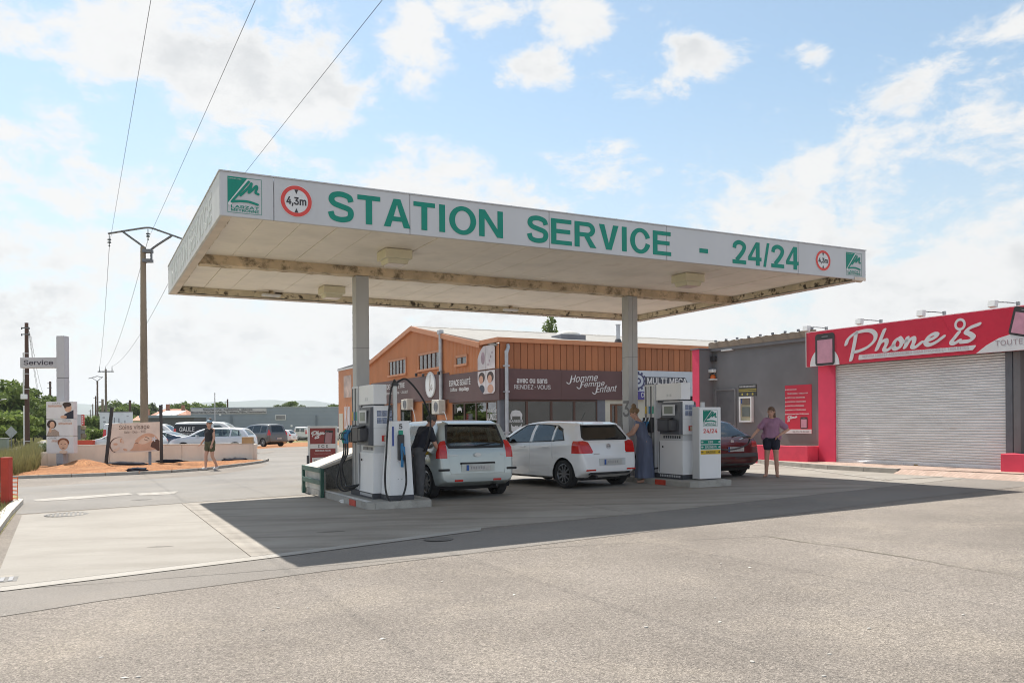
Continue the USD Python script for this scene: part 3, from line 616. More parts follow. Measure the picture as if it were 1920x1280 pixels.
s.part('header', bx(17.085, 17.10, a + .06, b - .06, d_ - .22, d_ - .06), paint('blue_header', (.04, .09, .28), .5))
s.part('screen', bx(17.08, 17.10, a + .1, b - .12, c + .55, c + .75), paint('terminal_screen', (.16, .13, .10), .25))
s.part('keypad', bx(17.07, 17.10, a + .1, b - .12, c + .18, c + .48, .005), paint('keypad', (.13, .15, .14), .5))
(n0, z0), (n1, z1) = planeE(1386, 743, 17.15), planeE(1419, 720, 17.15); s = Site('payment_notice', 'dark payment notice with yellow stripes above the card terminal', 'notice', 17.15, n0, z0)
s.part('panel', bx(17.13, 17.15, n1, n0, z0, z1), paint('charcoal_print', (.05, .05, .045), .5)); hh = z1 - z0
s.part('heading', faceW(text('PAYEZ PAR CARTE BANCAIRE !', hh * .13, (n0 - n1) * .9, .003, True), 17.13, n0 - .04, z0 + hh * .78), sign_white)
for k in (.55, .40): s.part('stripe', bx(17.127, 17.13, n1, n0, z0 + hh * k, z0 + hh * (k + .08)), paint('yellow_print', (.42, .33, .06), .5))
for k in range(3): s.part('symbol', faceW(flat(Point(0, 0).buffer(hh * .1, 6), .003), 17.13, n0 - (k + .7) * (n0 - n1) / 3.4, z0 + hh * .17), paint('yellow_print', (.42, .33, .06), .5))
# red price poster
(n0, z0), (n1, z1) = planeE(1473, 812, 17.15), planeE(1522, 720, 17.15); s = Site('repair_poster', 'tall red poster listing telephone repairs on the grey wall', 'poster', 17.15, n0, z0); wd, hh = n0 - n1, z1 - z0
s.part('panel', bx(17.135, 17.15, n1, n0, z0, z1), sign_red)
for k, ln in enumerate(('RÉPARATION', 'TÉLÉPHONES / TABLETTES', "PRÊT D'UN TÉLÉPHONE", 'VENTES DE TÉLÉPHONES', 'VENTES ACCESSOIRES', 'RACHAT DE TÉLÉPHONES', 'DÉSOXYDATION TÉLÉPHONES')):
    zz = z0 + hh * (.90 - .085 * k); s.part('line', faceW(text(ln, hh * .022, min(wd * .84, len(ln) * .036 * wd), .003, True), 17.135, n0 - wd * .08, zz), sign_white)
    if k != 1: s.part('bullet', faceW(flat(Point(0, 0).buffer(wd * .02, 5), .003), 17.135, n0 - wd * .035, zz + hh * .01), sign_white)
def script_word(put, lines, r, E, mat, sitep, name='script_letter'):
    for l in lines:
        pts = [planeE(1480 + x / 4.364, 560 + y / 4.364, E) for x, y in l]
        sitep.part(name, put([( -n, z) for n, z in pts], r), mat)
def put_strokes(E):
    def f(pts, r):
        l = affinity.scale(affinity.rotate(LineString(smooth_line(np.array(pts), 6)), -28, origin=(0, 0)), .50, 1, origin=(0, 0)).buffer(r * .62, 5)      # a broad nib held aslant
        return faceW(flat(affinity.rotate(affinity.scale(l, 2., 1, origin=(0, 0)), 28, origin=(0, 0)), .004), E, 0, 0)
    return f
PH = [[(548, 275), (536, 350), (520, 430), (505, 500)], [(465, 372), (480, 332), (530, 288), (600, 264), (668, 262), (705, 295), (694, 345), (640, 395), (575, 425), (532, 436)],
      [(778, 255), (748, 330), (715, 415), (745, 362), (788, 337), (796, 365), (776, 412), (802, 420), (846, 386)],
      [(902, 320), (866, 345), (851, 388), (870, 410), (908, 390), (921, 347), (902, 320), (928, 352), (958, 344)],
      [(966, 320), (957, 372), (948, 395), (983, 338), (1016, 320), (1021, 350), (1006, 390), (1032, 395), (1082, 356)],
      [(1112, 348), (1180, 322), (1210, 296), (1186, 286), (1142, 310), (1116, 355), (1142, 378), (1200, 355), (1262, 310)],
      [(1386, 276), (1350, 322), (1327, 352), (1346, 366), (1392, 342)],
      [(1552, 208), (1482, 236), (1447, 270), (1482, 290), (1506, 316), (1470, 345), (1410, 352)]]
def small_script(site, E, N0, z0, w, mat, name='script_letter'):
    """The shop's handwritten name at a small size: two words, one below the other."""
    k = w / 800.
    for i, l in enumerate(PH):
        dx, dy = (0, 0) if i < 6 else (-870, 250)
        site.part(name, faceW(flat(LineString(smooth_line(np.array([((x - 465 + dx) * k, (420 - y - dy) * k) for x, y in l]), 4)).buffer(w * .028, 4), .003), E, N0, z0), mat)
def handset(site, E, N0, z0, w, h, tilt=0.):
    """A plain telephone: dark case, light screen, speaker slot."""
    r = lambda a, b, c, d: affinity.rotate(sbox(a + w * .08, b + w * .08, c - w * .08, d - w * .08).buffer(w * .12, 4), tilt, origin=(w / 2, h / 2))
    c = site.part('handset_case', faceW(flat(r(w * .06, h * .04, w * .94, h * .96), .004), E, N0, z0), black_v)
    site.part('handset_screen', faceW(flat(affinity.rotate(sbox(w * .13, h * .08, w * .87, h * .80), tilt, origin=(w / 2, h / 2)), .003), E - .004, N0, z0), paint('pink_screen', (.55, .26, .34), .4, var=.15, scale=1.5), c)
    site.part('handset_speaker', faceW(flat(affinity.rotate(sbox(w * .35, h * .88, w * .65, h * .91), tilt, origin=(w / 2, h / 2)), .002), E - .004, N0, z0), grey_p, c)
small_script(s, 17.135, n0 - wd * .10, z0 + hh * .31, wd * .36, sign_white)
handset(s, 17.135, n0 - wd * .58, z0 + hh * .10, wd * .28, hh * .24)
s.part('white_foot', faceW(flat(Polygon([(0, 0), (wd, 0), (wd, hh * .085), (wd * .22, hh * .085), (wd * .08, hh * .04)]), .003), 17.1335, n0, z0), sign_white)
s.part('number', faceW(text('04 75 75 00 80', hh * .03, wd * .6, .003), 17.13, n0 - wd * .3, z0 + hh * .025), grey_p)
# the big red shop sign
EB = 16.72
(n0, z0), (n1, z1) = planeE(1516, 690, EB), planeE(1508, 625, EB); n0 = (n0 + n1) / 2; nR = -3.4; z0, z1 = planeE(1700, 673, EB)[1], planeE(1700, 600.5, EB)[1]
big_sign = Site('shop_sign', 'long crimson shop sign board with handwritten white lettering above the shutter', 'shop sign', EB, n0, z0)
big_sign.part('board', bx(EB, EB + .10, nR, n0, z0, z1), sign_red)
big_sign.part('frame', [bx(EB - .01, EB + .11, n0, n0 + .015, z0 - .01, z1 + .01), bx(EB + .02, EB + .3, nR, n0, z1, z1 + .02)], white_p)
for l in PH: script_word(lambda p, r: put_strokes(EB)(p, r), [l], .055, EB, sign_white, big_sign)
pc = planeE(1480 + 1397 / 4.364, 560 + 210 / 4.364, EB)
big_sign.part('letter_dot', faceW(flat(Point(0, 0).buffer(.145).difference(Point(0, 0).buffer(.085)), .004), EB, *pc), sign_white)
b4 = [planeE(1480 + x / 4.364, 560 + y / 4.364, EB) for x, y in ((570, 460), (1535, 378), (1500, 420), (565, 500))]
big_sign.part('tagline_bar', faceW(flat(Polygon([(-n, z) for n, z in b4]).buffer(-.02).buffer(.02), .003), EB, 0, 0), sign_white)
tb = planeE(1480 + 600 / 4.364, 560 + 488 / 4.364, EB); te = planeE(1480 + 1470 / 4.364, 560 + 404 / 4.364, EB)
m = text('RÉPARATION ET ACCESSOIRES SMARTPHONES ET TABLETTES', .075, tb[0] - te[0], .002); big_sign.part('tagline', kind='stuff', mesh=faceW(m, EB - .003, tb[0], (tb[1] + te[1]) / 2), mat=paint('pale_print', (.50, .36, .40), .5))
for u0, u1, tl in ((1528, 1566, 0.), (1895, 1950, -14.)):
    na, nb_ = planeE(u0, 650, EB)[0], planeE(u1, 650, EB)[0]
    if tl == 0.: big_sign.part('white_mound', faceW(flat(Point(0, 0).buffer(.52, 16).intersection(sbox(-2, 0, 2, 2)), .003), EB, (na + nb_) / 2 + .02, z0), sign_white)
    handset(big_sign, EB - .003, na, z0 + (.0 if tl == 0. else .30), (na - nb_) * (1 if tl == 0. else .85), (z1 - z0) * (.93 if tl == 0. else .66), tl)
nm = planeE(1830, 662, EB)[0]
big_sign.part('white_mound', faceW(flat(Polygon([(0, 0), (.25, .17), (.55, .31), (.95, .40), (1.4, .43), (nm - nR, .45), (nm - nR, 0)]), .0028), EB, nm, z0), sign_white)
big_sign.part('caption', faceW(text('TOUTES MARQUES', .115, 1.75, .002), EB - .003, planeE(1866, 655, EB)[0], z0 + .14), paint('grey_print', (.34, .26, .28), .5))
for k, u in enumerate((1529, 1629, 1745, 1880)):       # arm lamps over the sign
    n = planeE(u, 620, EB)[0]; q = W2(EB, n); zz = z1 + .02
    t_ = thing('sign_lamp', 'white arm lamp on top of the red shop sign, ' + ('leftmost of the row', 'second from the left', 'third from the left', 'rightmost of the row')[k], 'sign lamp', (q[0], q[1], zz), TH, 'arm lamps on top of the red sign')
    part(t_, 'lamp_head', hull([(-.42, .08, .0), (-.42, -.08, .0), (-.30, .08, -.03), (-.30, -.08, -.03), (-.40, .08, .13), (-.40, -.08, .13), (-.26, .08, .13), (-.26, -.08, .13)]), white_p)
    part(t_, 'arm', tube([(-.3, 0, .1), (-.1, -.15, .09), (.12, -.28, .06)], .012, 6), grey_p); part(t_, 'post', bx(.09, .15, -.31, -.25, -.02, .10), grey_p)
shop.part('sign_bracket', [bx(EB + .1, 17.15, n - .03, n + .03, zsh + .4, zsh + .46) for n in np.linspace(n0 - .3, -3, 6)], frame_g, kind='stuff')
# planters
def planter(label, E0, N0, N1, zz, h, dp):
    s = Site('planter', label, 'planter', E0, N1, zz); s.part('wall', [bx(E0, E0 + .10, N0, N1, zz, zz + h, .008), bx(E0 + .1, E0 + dp, N0, N0 + .1, zz, zz + h, .008), bx(E0 + .1, E0 + dp, N1 - .1, N1, zz, zz + h, .008)], pink_old); s.part('soil', bx(E0 + .1, E0 + dp, N0 + .1, N1 - .1, zz, zz + h - .08), soil)
Npl = planeE(1514, 850, 16.52)[0]; zt = planeE(1514, 836.5, 16.52)[1]
planter('long pink rendered planter along the grey shop wall', 16.52, Npl, Nw - .2, .1, zt - .1, .63)
Npr = planeE(1876, 870, 16.4)[0]; zt = planeE(1876, 850, 16.4)[1]
planter('pink rendered planter at the right end of the shutter', 16.40, -4.5, Npr, .12, zt - .12, .75)
# pavement before the shop
N_ = {'g': ('geometry', {}), 'mp': ('mapping', {'rotation': (0, 0, -TH)}), 'br': ('brick_texture', {'scale': 1.0, 'brick_width': .21, 'row_height': .105, 'mortar_size': .008, 'color1': (.34, .245, .20), 'color2': (.42, .31, .26), 'mortar': (.26, .21, .17)}), 'p': ('principled_bsdf', {'roughness': .85}), 'b': ('bump', {'strength': .4, 'distance': .005, 'invert': True})}
pave_m = usdkit.material(stage, '/World/Looks/pink_pavers', N_, [('g.position', 'mp.vector'), ('mp.vector', 'br.vector'), ('br.color', 'p.base_color'), ('br.fac', 'b.height'), ('b.normal', 'p.normal')], surface='p.BSDF')
kerb_m = paint('concrete_kerb', (.33, .31, .28), .85, var=.1, scale=4, bump=.3, fine=.1, bscale=120)
pav = enpoly([(15.75, 1.3), (15.85, 3.4), (16.3, 5.6), (16.9, 7.4), (17.0, 14), (17.3, 14), (17.3, -6), (16.1, -6), (16.0, -.3)])
PZ = .115
sheet(None, 'pavement', pav, PZ, pave_m, 'pink brick pavement in front of the shutter', 'pavement', thick=.2)
kp = [(15.62, 1.2), (15.66, 2.2), (15.72, 3.4), (15.92, 4.5), (16.17, 5.6), (16.45, 6.6), (16.75, 7.5), (16.85, 9.0), (16.9, 11)]
kerb = thing('pavement_kerb', 'grey concrete kerb stones edging the shop pavement', 'kerb', kind='structure')
for a, b in zip(kp[:-1], kp[1:]):
    a, b = np.array(a), np.array(b); d2 = (b - a) / np.linalg.norm(b - a); nn = np.array([d2[1], -d2[0]]); a2, b2 = a + d2 * .008, b - d2 * .008
    pts = [np.append(W2(*q), gz(*W2(*q)) + z) for q in (a2, b2, a2 + nn * .14, b2 + nn * .14) for z in (-.1, .123)]; part(kerb, 'kerb_stone', hull(pts), kerb_m)
ramp = hull([np.append(W2(E, N), gz(*W2(E, N)) + z) for E, N, z in ((15.45, 1.2, .0), (15.45, -6, .0), (16.02, -6, .11), (15.76, 1.2, .11), (15.76, 1.2, -.1), (16.02, -6, -.1))])
part(None, 'dropped_kerb', ramp, pave_m, label='pink brick ramp down from the pavement', kind='structure', cat='ramp')
for k, (a, b) in enumerate((((1462, 873), (1660, 900)), ((1660, 900), (1795, 892)))):    # worn white bay lines on the sunlit slab
    A_, B_ = G(*a), G(*b); d2 = (B_ - A_)[:2]; d2 /= np.linalg.norm(d2); nn = np.array([-d2[1], d2[0]]) * .06
    sheet(None, 'bay_line', Polygon([A_[:2] + nn, B_[:2] + nn, B_[:2] - nn, A_[:2] - nn]), .016, paint_w, ('worn white bay line running out from the kerb', 'worn white bay line running back to the planter')[k], 'road marking')

# ------------------------------------------------------------------ the orange-clad building behind the pumps
EO, NO = 13.3, 18.0
clad_m = paint('orange_cladding', (.52, .19, .07), .55, var=.06, scale=1.2, streak=.3)
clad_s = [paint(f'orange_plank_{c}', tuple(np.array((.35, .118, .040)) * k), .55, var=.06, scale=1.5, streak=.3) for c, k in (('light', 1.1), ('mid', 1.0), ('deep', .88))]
trim_m = paint('orange_trim', (.50, .20, .09), .5, var=.05)
brown_band = paint('aubergine_band', (.105, .050, .047), .5, var=.05, scale=1.5)
brown_f = paint('brown_window_frame', (.085, .042, .030), .45)
lettr = paint('white_letter_print', (.64, .62, .60), .5)
pane_g = glass('shop_pane', (.62, .66, .66), (.95, .95, .95), 1.7, .01, .06)
curtain = paint('grey_curtain', (.22, .21, .20), .8, var=.12, scale=2.5, streak=.15)
zinc = paint('zinc_pipe', (.42, .43, .45), .4, metal=.5, var=.08)
O = Site('orange_building', 'long orange-clad workshop with a gable, brown name band and shop windows', 'building', EO + 5, NO + 8, 0.)
ze = planeN(1100, 647, NO)[1]; zb0 = planeN(1050, 749, NO)[1]; zb1 = planeN(1050, 693.5, NO)[1]
Nap, zap = planeE(775, 615.5, EO); NeR, zeR = planeE(905, 646.6, EO); NeL, zeL = planeE(693, 683.5, EO); EEND = 34.0
e_ = lambda u, v=720: planeN(u, v, NO)[0]; n_ = lambda u, v=720: planeE(u, v, EO)[0]; zE = lambda u, v: planeE(u, v, EO)[1]; zN = lambda u, v: planeN(u, v, NO)[1]
# corrugated gable wall: ribs of real depth
def corrugated(N0, N1, top, bottom, pitch=.16, depth=.03):
    v, f = [], []; ns = np.arange(N0, N1, pitch); i = 0
    for n in ns:
        for (dn, de) in ((0, 0), (.22 * pitch, -depth), (.62 * pitch, -depth), (.80 * pitch, 0)):
            v += [[EO + de, n + dn, bottom(n + dn)], [EO + de, n + dn, top(n + dn)]]
    n = len(v) // 2
    for k in range(n - 1): f += [[2 * k, 2 * k + 1, 2 * k + 3], [2 * k, 2 * k + 3, 2 * k + 2]]
    return trimesh.Trimesh(v, f, process=False)
gtop = lambda n: np.interp(n, [NO, NeR, Nap, NeL], [ze + .02, zeR, zap, zeL]) - .10
zbL = zE(768, 752.0)
O.part('gable_cladding', corrugated(NO + .02, NeL, gtop, lambda n: zbL - .02), clad_m)
O.part('wall', [bx(EO + .03, EO + .2, NO, NeL, -.5, zbL), bx(EO + .04, EO + .2, NO + .1, NeL, zbL, zeR - .1)], clad_m)
O.part('gable_core', frame(flat(Polygon([(NO + .1, zeR - .2), (NeR, zeR - .2), (Nap, zap - .2), (NeL, zeL - .2)]), .1), (EO + .06, 0, 0), (0, 1, 0), (0, 0, 1), (1, 0, 0)), clad_m)
O.part('wall', [bx(EO + .2, EEND, NO + .05, NO + .2, zb0, ze), bx(EEND - .2, EEND, NO, NeL, -.5, zeR), bx(EO + .2, EEND, NeL - .2, NeL, -.5, zeL)], clad_m)
rt = .09
def roof_slab(Na, za, Nb, zb, name):
    return O.part(name, hull([(E, N, z + d) for E in (EO - .12, EEND) for (N, z) in ((Na, za), (Nb, zb)) for d in (0, rt)]), roofgrey)
roof_slab(NO + .1, zeR - .16, Nap, zap, 'roof'); rf = roof_slab(Nap, zap, NeL + .3, zeL - .05, 'roof')
O.part('ridge_cap', hull([(E, Nap + d, zap + rt + z) for E in (EO - .12, EEND) for d, z in ((-.25, -.03), (.25, -.03), (0, .04))]), roofgrey)
# barge trim on the gable and the horizontal fascia
for (a, za), (b, zb_) in (((NeR, zeR), (Nap, zap)), ((Nap, zap), (NeL, zeL))):
    O.part('barge_board', hull([(E, N, z + d) for E in (EO - .18, EO + .02) for N, z in ((a, za), (b, zb_)) for d in (-.13, .10)]), trim_m)
O.part('fascia', bx(EO - .16, EO + .04, NO - .14, NeR, ze - .02, ze + .17), trim_m)
O.part('fascia', bx(EO + .04, EEND, NO - .14, NO + .05, ze - .02, ze + .17), trim_m)
# upright boards of the right-hand front
E_a, E_b = EO + .02, e_(1304); npl = int(round((E_b - E_a) / .31)); wpl = (E_b - E_a) / npl
for k in range(npl):
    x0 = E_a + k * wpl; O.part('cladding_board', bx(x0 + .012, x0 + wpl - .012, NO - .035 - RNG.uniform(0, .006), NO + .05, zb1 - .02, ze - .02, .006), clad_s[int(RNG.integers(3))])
O.part('board_backing', bx(E_a, E_b, NO + .0, NO + .05, zb1, ze - .02), brown_f)
# brown name band, on both fronts
Eb = e_(1166); O.part('name_band', bx(EO - .06, Eb, NO - .10, NO + .02, zb0, zb1), brown_band)
for u in (1051,): O.part('band_joint', bx(e_(u) - .006, e_(u) + .006, NO - .103, NO - .1, zb0, zb1), brown_f)
Nk = n_(844); O.part('name_band', bx(EO - .075, EO + .02, NO - .10, Nk, zb0 - .03, zb1), brown_band)
O.part('name_band', bx(EO - .045, EO + .02, Nk + .02, NeL - .4, zbL - .05, zE(768, 709)), brown_band)
for nm, u0, u1, v0, v1, sh, b in (('avec ou sans', 967, 1024, 717.5, 707, 0, True), ('RENDEZ-VOUS', 962, 1030, 729, 721, 0, False)):
    O.part('lettering', faceS(text(nm, zN(u0, v1) - zN(u0, v0), e_(u1) - e_(u0), .005, b), e_(u0), NO - .10, zN(u0, v0)), lettr, kind='stuff')
for nm, u0, u1, v0, v1 in (('Homme', 1066, 1117, 717, 704), ('Femme', 1085, 1130, 726, 716), ('Enfant', 1114, 1152, 736, 724)):
    m = text(nm, zN(u0, v1) - zN(u0, v0), e_(u1) - e_(u0), .005, False, .30); m.vertices[:, 1] += .07 * m.vertices[:, 0]
    O.part('lettering', faceS(m, e_(u0), NO - .10, zN(u0, v0)), lettr, kind='stuff')
    O.part('letter_swash', faceS(flat(strokes([[(-.15, .0), (-.05, -.06), (.05, .02), (.10, .25)]], .018), .004), e_(u0), NO - .10, zN(u0, v0)), lettr)
def west_text(nm, u0, u1, v0, v1, b=True, off=.075, mat=None):
    a, c = n_(u0), n_(u1); O.part('lettering', faceW(text(nm, zE(u0, v1) - zE(u0, v0), a - c, .005, b), EO - off, a, zE(u0, v0)), mat or lettr, kind='stuff')
west_text('ESPACE BEAUTÉ', 845, 885, 724, 714); west_text('Coiffure - Maquillage', 847, 882, 734, 728)
west_text('ESPACE DE BIEN ÊTRE', 708, 760, 732, 724, off=.045); west_text('Massages - Hammam - Sauna - Jacuzzi', 706, 766, 742, 737, False, off=.045)
# round logo disc and its little spotlights
dn, dz_ = planeE(806, 721, EO - .1); r_d = (zE(806, 697) - zE(806, 745)) / 2
lg = O.part('round_logo', frame(flat(Point(0, 0).buffer(r_d, 20), .05), (EO - .05, dn, dz_), (0, -1, 0), (0, 0, 1), (-1, 0, 0)), white_p)
O.part('logo_rim', faceW(flat(Point(0, 0).buffer(r_d * .95, 20).difference(Point(0, 0).buffer(r_d * .92, 20)), .003), EO - .10, dn, dz_), grey_p, lg)
O.part('logo_script', faceW(flat(strokes([[(-.1 * r_d, -.3 * r_d), (0, .6 * r_d), (.1 * r_d, .75 * r_d), (.05 * r_d, .2 * r_d), (-.15 * r_d, -.45 * r_d), (.1 * r_d, -.3 * r_d), (.3 * r_d, 0), (.25 * r_d, -.4 * r_d), (.5 * r_d, -.25 * r_d)]], .018), .003), EO - .10, dn, dz_), paint('grey_brown_ink', (.30, .22, .17), .6), lg)
for u, v in ((781, 702), (794, 703), (823, 699)):
    n, z = planeE(u, v, EO - .3); O.part('spotlight', [bx(EO - .38, EO - .26, n - .05, n + .05, z - .09, z + .07, .02), bx(EO - .27, EO, n - .012, n + .012, z + .06, z + .085)], black_v)
# windows of the gable
def gable_window(u0, u1, v0, v1, panes):
    a, c = n_(u0), n_(u1); z0, z1 = zE((u0 + u1) / 2, v1), zE((u0 + u1) / 2, v0)
    w = O.part('window', [bx(EO - .09, EO - .0, a - .06, a + .02, z0, z1), bx(EO - .09, EO, c - .02, c + .06, z0, z1), bx(EO - .09, EO, c, a, z1 - .06, z1 + .04), bx(EO - .13, EO, c - .05, a + .05, z0 - .06, z0 + .04)], trim_m)
    O.part('reveal', bx(EO - .034, EO - .031, c + .06, a - .06, z0 + .04, z1 - .06), curtain, w)
    st = (a - c - .12) / panes
    for k in range(panes):
        n0 = c + .06 + k * st; O.part('pane', bx(EO - .045, EO - .041, n0 + .03, n0 + st - .03, z0 + .05, z1 - .07), pane_g, w)
        if k: O.part('mullion', bx(EO - .075, EO - .035, n0 - .03, n0 + .03, z0 + .04, z1 - .06), brown_f, w)
gable_window(731, 764, 674, 703, 5); gable_window(787, 828, 661, 692, 5); gable_window(857, 879, 667, 684, 2)
# beauty panel by the corner
mural_w = paint('pale_poster', (.58, .52, .52), .5, var=.07, scale=2.5); skin_p = paint('poster_skin', (.50, .27, .19), .6, var=.1, scale=4); hair_p = paint('poster_dark_hair', (.045, .025, .022), .6, var=.2, scale=5); jacket_p = paint('poster_dark_cloth', (.03, .035, .055), .6)
a, c = n_(900), n_(932); z0, z1 = zE(916, 738), zE(916, 648); wd = a - c; hh = z1 - z0
for k, (x0, x1, y0, y1) in enumerate(((0, .48, .0, .48), (.5, 1, 0, .48), (0, .48, .51, 1), (.5, 1, .51, 1))):
    shp = sbox(x0 * wd, y0 * hh, x1 * wd, y1 * hh).intersection(affinity.scale(Point(wd * .62, hh * .5).buffer(1, 20), wd * .70, hh * .54))
    b_ = O.part('picture_panel', faceW(flat(shp, .02), EO - .085, a, z0), mural_w)
    if y0 == 0:
        cx, cy = (x0 + x1) / 2 * wd, .30 * hh
        O.part('picture_hair', faceW(flat(affinity.scale(Point(cx, cy + .045 * hh).buffer(1, 10), .19 * wd, .11 * hh), .003), EO - .105, a, z0), hair_p, b_)
        O.part('picture_face', faceW(flat(affinity.scale(Point(cx - .03 * wd, cy).buffer(1, 10), .12 * wd, .085 * hh), .003), EO - .108, a, z0), skin_p, b_)
        O.part('picture_cloth', faceW(flat(affinity.scale(Point(cx, .10 * hh).buffer(1, 10), .17 * wd, .09 * hh).intersection(shp), .003), EO - .105, a, z0), jacket_p if k == 0 else skin_p, b_)
    else:
        for q in range(4): O.part('picture_motif', faceW(flat(Point((x0 + .12 + .08 * q) * wd, (.6 + .08 * q) * hh).buffer(.035 * wd).intersection(shp) if k == 3 else affinity.scale(Point(.32 * wd, .75 * hh).buffer(.12 * wd * (1 - .2 * q)), 1, 1.3).intersection(shp), .001 + .001 * q), EO - .105, a, z0), paint('poster_mauve', (.36, .25, .28), .6, var=.2, scale=4), b_)
# shop windows under the band
def strip_window(f, along, stops, z0, z1, fr, plane, glassm, back=.35, face='S'):
    for a_, b_ in zip(stops[:-1], stops[1:]):
        B = (lambda x0, x1, d0, d1, p0, p1: bx(x0, x1, plane + d0, plane + d1, p0, p1)) if face == 'S' else (lambda x0, x1, d0, d1, p0, p1: bx(plane + d0, plane + d1, x0, x1, p0, p1))
        w = O.part('window', [B(a_, a_ + .05, -.03, .05, z0, z1), B(b_ - .05, b_, -.03, .05, z0, z1), B(a_ + .05, b_ - .05, -.03, .05, z1 - .06, z1), B(a_ + .05, b_ - .05, -.03, .05, z0, z0 + .08)], fr)
        O.part('pane', B(a_ + .05, b_ - .05, .0, .006, z0 + .08, z1 - .06), glassm, w)
zw0 = zN(957, 831)
stops = [EO + .22, e_(987), e_(1033), e_(1076), e_(1119)]
strip_window(None, None, stops, zw0, zb0 - .02, brown_f, NO, pane_g)
for a_, c_, k in ((stops[0] + .1, stops[1], .95), (stops[1], stops[2], .8), (stops[2], stops[3], .7), (stops[3], stops[4], .9)):
    O.part('curtain', bx(a_ + .02, c_ - .05, NO + .05, NO + .06, zw0, zb0 - .03), paint('frosted_film_%d' % int(k * 100), (.30 * k + .05, .29 * k + .05, .27 * k + .04), .6, var=.10, scale=1.2))
O.part('room_back', [bx(EO + .25, e_(1119), NO + 3, NO + 3.1, -.4, zb0 + .3), bx(EO + .25, EEND - 1, NO + .25, NO + 3, -.42, -.38), bx(EO + .25, e_(1119), NO + .25, NO + 3, zb0 + .2, zb0 + .3)], paint('room_grey', (.20, .195, .19), .8))
O.part('sill_wall', bx(EO, e_(1122), NO, NO + .2, -.4, zw0), brown_f)
O.part('corner_post', bx(EO - .02, EO + .22, NO - .02, NO + .2, -.4, zb0), frame_g)
O.part('corner_post', bx(e_(1119), e_(1134), NO - .02, NO + .25, -.4, zb0), frame_g)
# hair and beard sign of the barber, on the pane
bE0, bE1 = e_(956), e_(979); bw_ = bE1 - bE0; bz0 = zN(967, 813); bz1 = zN(967, 769); bh = bz1 - bz0
hair = unary_union([Polygon([(.06, .62), (.02, .80), (.14, .96), (.45, 1.0), (.80, .97), (.98, .82), (.94, .62), (.86, .62), (.84, .76), (.16, .76), (.14, .62)]).buffer(.01)])
beard = Polygon([(.06, .44), (.10, .15), (.28, .03), (.5, .0), (.72, .03), (.90, .15), (.94, .44), (.84, .34), (.66, .30), (.58, .36), (.5, .33), (.42, .36), (.34, .30), (.16, .34)])
for nm_, g_ in (('barber_hair', hair), ('barber_beard', beard)): O.part(nm_, faceS(flat(affinity.scale(g_, bw_, bh, origin=(0, 0)), .003), bE0, NO - .002, bz0), lettr)
O.part('barber_word', faceS(text('BARBIER', bh * .10, bw_ * 1.1, .003, True), bE0 - bw_ * .05, NO - .002, bz0 + bh * .49), lettr, kind='stuff')
# left front: entrance windows, opening hours on the last pane
ws = [n_(u) for u in (936, 913, 893, 871, 849)][::1]; ws = [NO + .22] + ws[1:]
pane_d = glass('dark_pane', (.28, .32, .28), (.95, .95, .95), 1.8, .01, .08)
strip_window(None, None, ws, -.2, zb0 - .05, brown_f, EO, pane_d, face='W')
west_text('ouvert le', 914, 932, 773, 765, False, .03, lettr); west_text('LUNDI', 914, 932, 787, 776, True, .03, lettr)
ws2 = [n_(u) for u in (842, 826)]; strip_window(None, None, [n_(818), n_(806), n_(793)], .1, zbL - .12, brown_f, EO - .02, pane_d, face='W'); strip_window(None, None, [n_(772), n_(752)], .1, zbL - .12, brown_f, EO - .02, pane_d, face='W'); strip_window(None, None, [n_(735), n_(715)], .1, zbL - .12, brown_f, EO - .02, pane_d, face='W')
O.part('door_logo', faceW(flat(affinity.scale(hair, .55, .6, origin=(0, 0)), .003), EO - .035, n_(858), zE(862, 778) - .25), lettr)
# multi-garage sign and door at the right
E0_, E1_ = e_(1164), e_(1304); zs1 = zN(1240, 696); zs0 = zN(1240, 742)
O.part('garage_fascia', bx(E0_, E1_, NO - .14, NO + .0, zs0, zs1), paint('pale_grey_sign', (.47, .50, .54), .4, var=.03))
navy = paint('navy_print', (.045, .045, .11), .45)
O.part('garage_plate', faceS(flat(Polygon([(0, 0), (e_(1288) - e_(1206), 0), (e_(1281) - e_(1206), zN(1240, 707) - zN(1240, 722)), (0, zN(1240, 707) - zN(1240, 722))]), .004), e_(1206), NO - .14, zN(1240, 722)), paint('charcoal_plate', (.06, .06, .075), .5))
O.part('garage_name', faceS(text('MULTI MECA', zN(1240, 709) - zN(1240, 720), e_(1284) - e_(1210), .004, True), e_(1210), NO - .144, zN(1240, 720)), lettr, kind='stuff')
O.part('garage_plate', faceS(flat(Polygon([(0, 0), (e_(1291) - e_(1268), 0), (e_(1288) - e_(1268), .2), (0, .2)]), .004), e_(1268), NO - .14, zN(1278, 727) - .03), navy)
O.part('garage_name', faceS(text('MARQUES', .10, e_(1288) - e_(1270), .003), e_(1270), NO - .144, zN(1278, 726.4)), lettr, kind='stuff')
gc = planeN(1197, 714, NO - .14); O.part('gear_logo', faceS(flat(unary_union([Point(0, 0).buffer(.34)] + [affinity.rotate(sbox(-.05, .30, .05, .42), k * 30, origin=(0, 0)) for k in range(12)]).difference(Point(0, 0).buffer(.27)).union(Point(0, 0).buffer(.14).difference(Point(0, 0).buffer(.07))), .004), gc[0], NO - .14, gc[1]), navy)
O.part('garage_plate', faceS(flat(sbox(0, 0, e_(1207) - e_(1188), zN(1197, 734) - zN(1197, 749)), .06), e_(1188), NO - .14, zN(1197, 749)), paint('violet_plate', (.06, .045, .20), .5))
O.part('garage_name', faceS(text('CONTROLE', .2, 1.1, .004, True), e_(1197), NO - .202, zN(1197, 744.5)), lettr, kind='stuff')
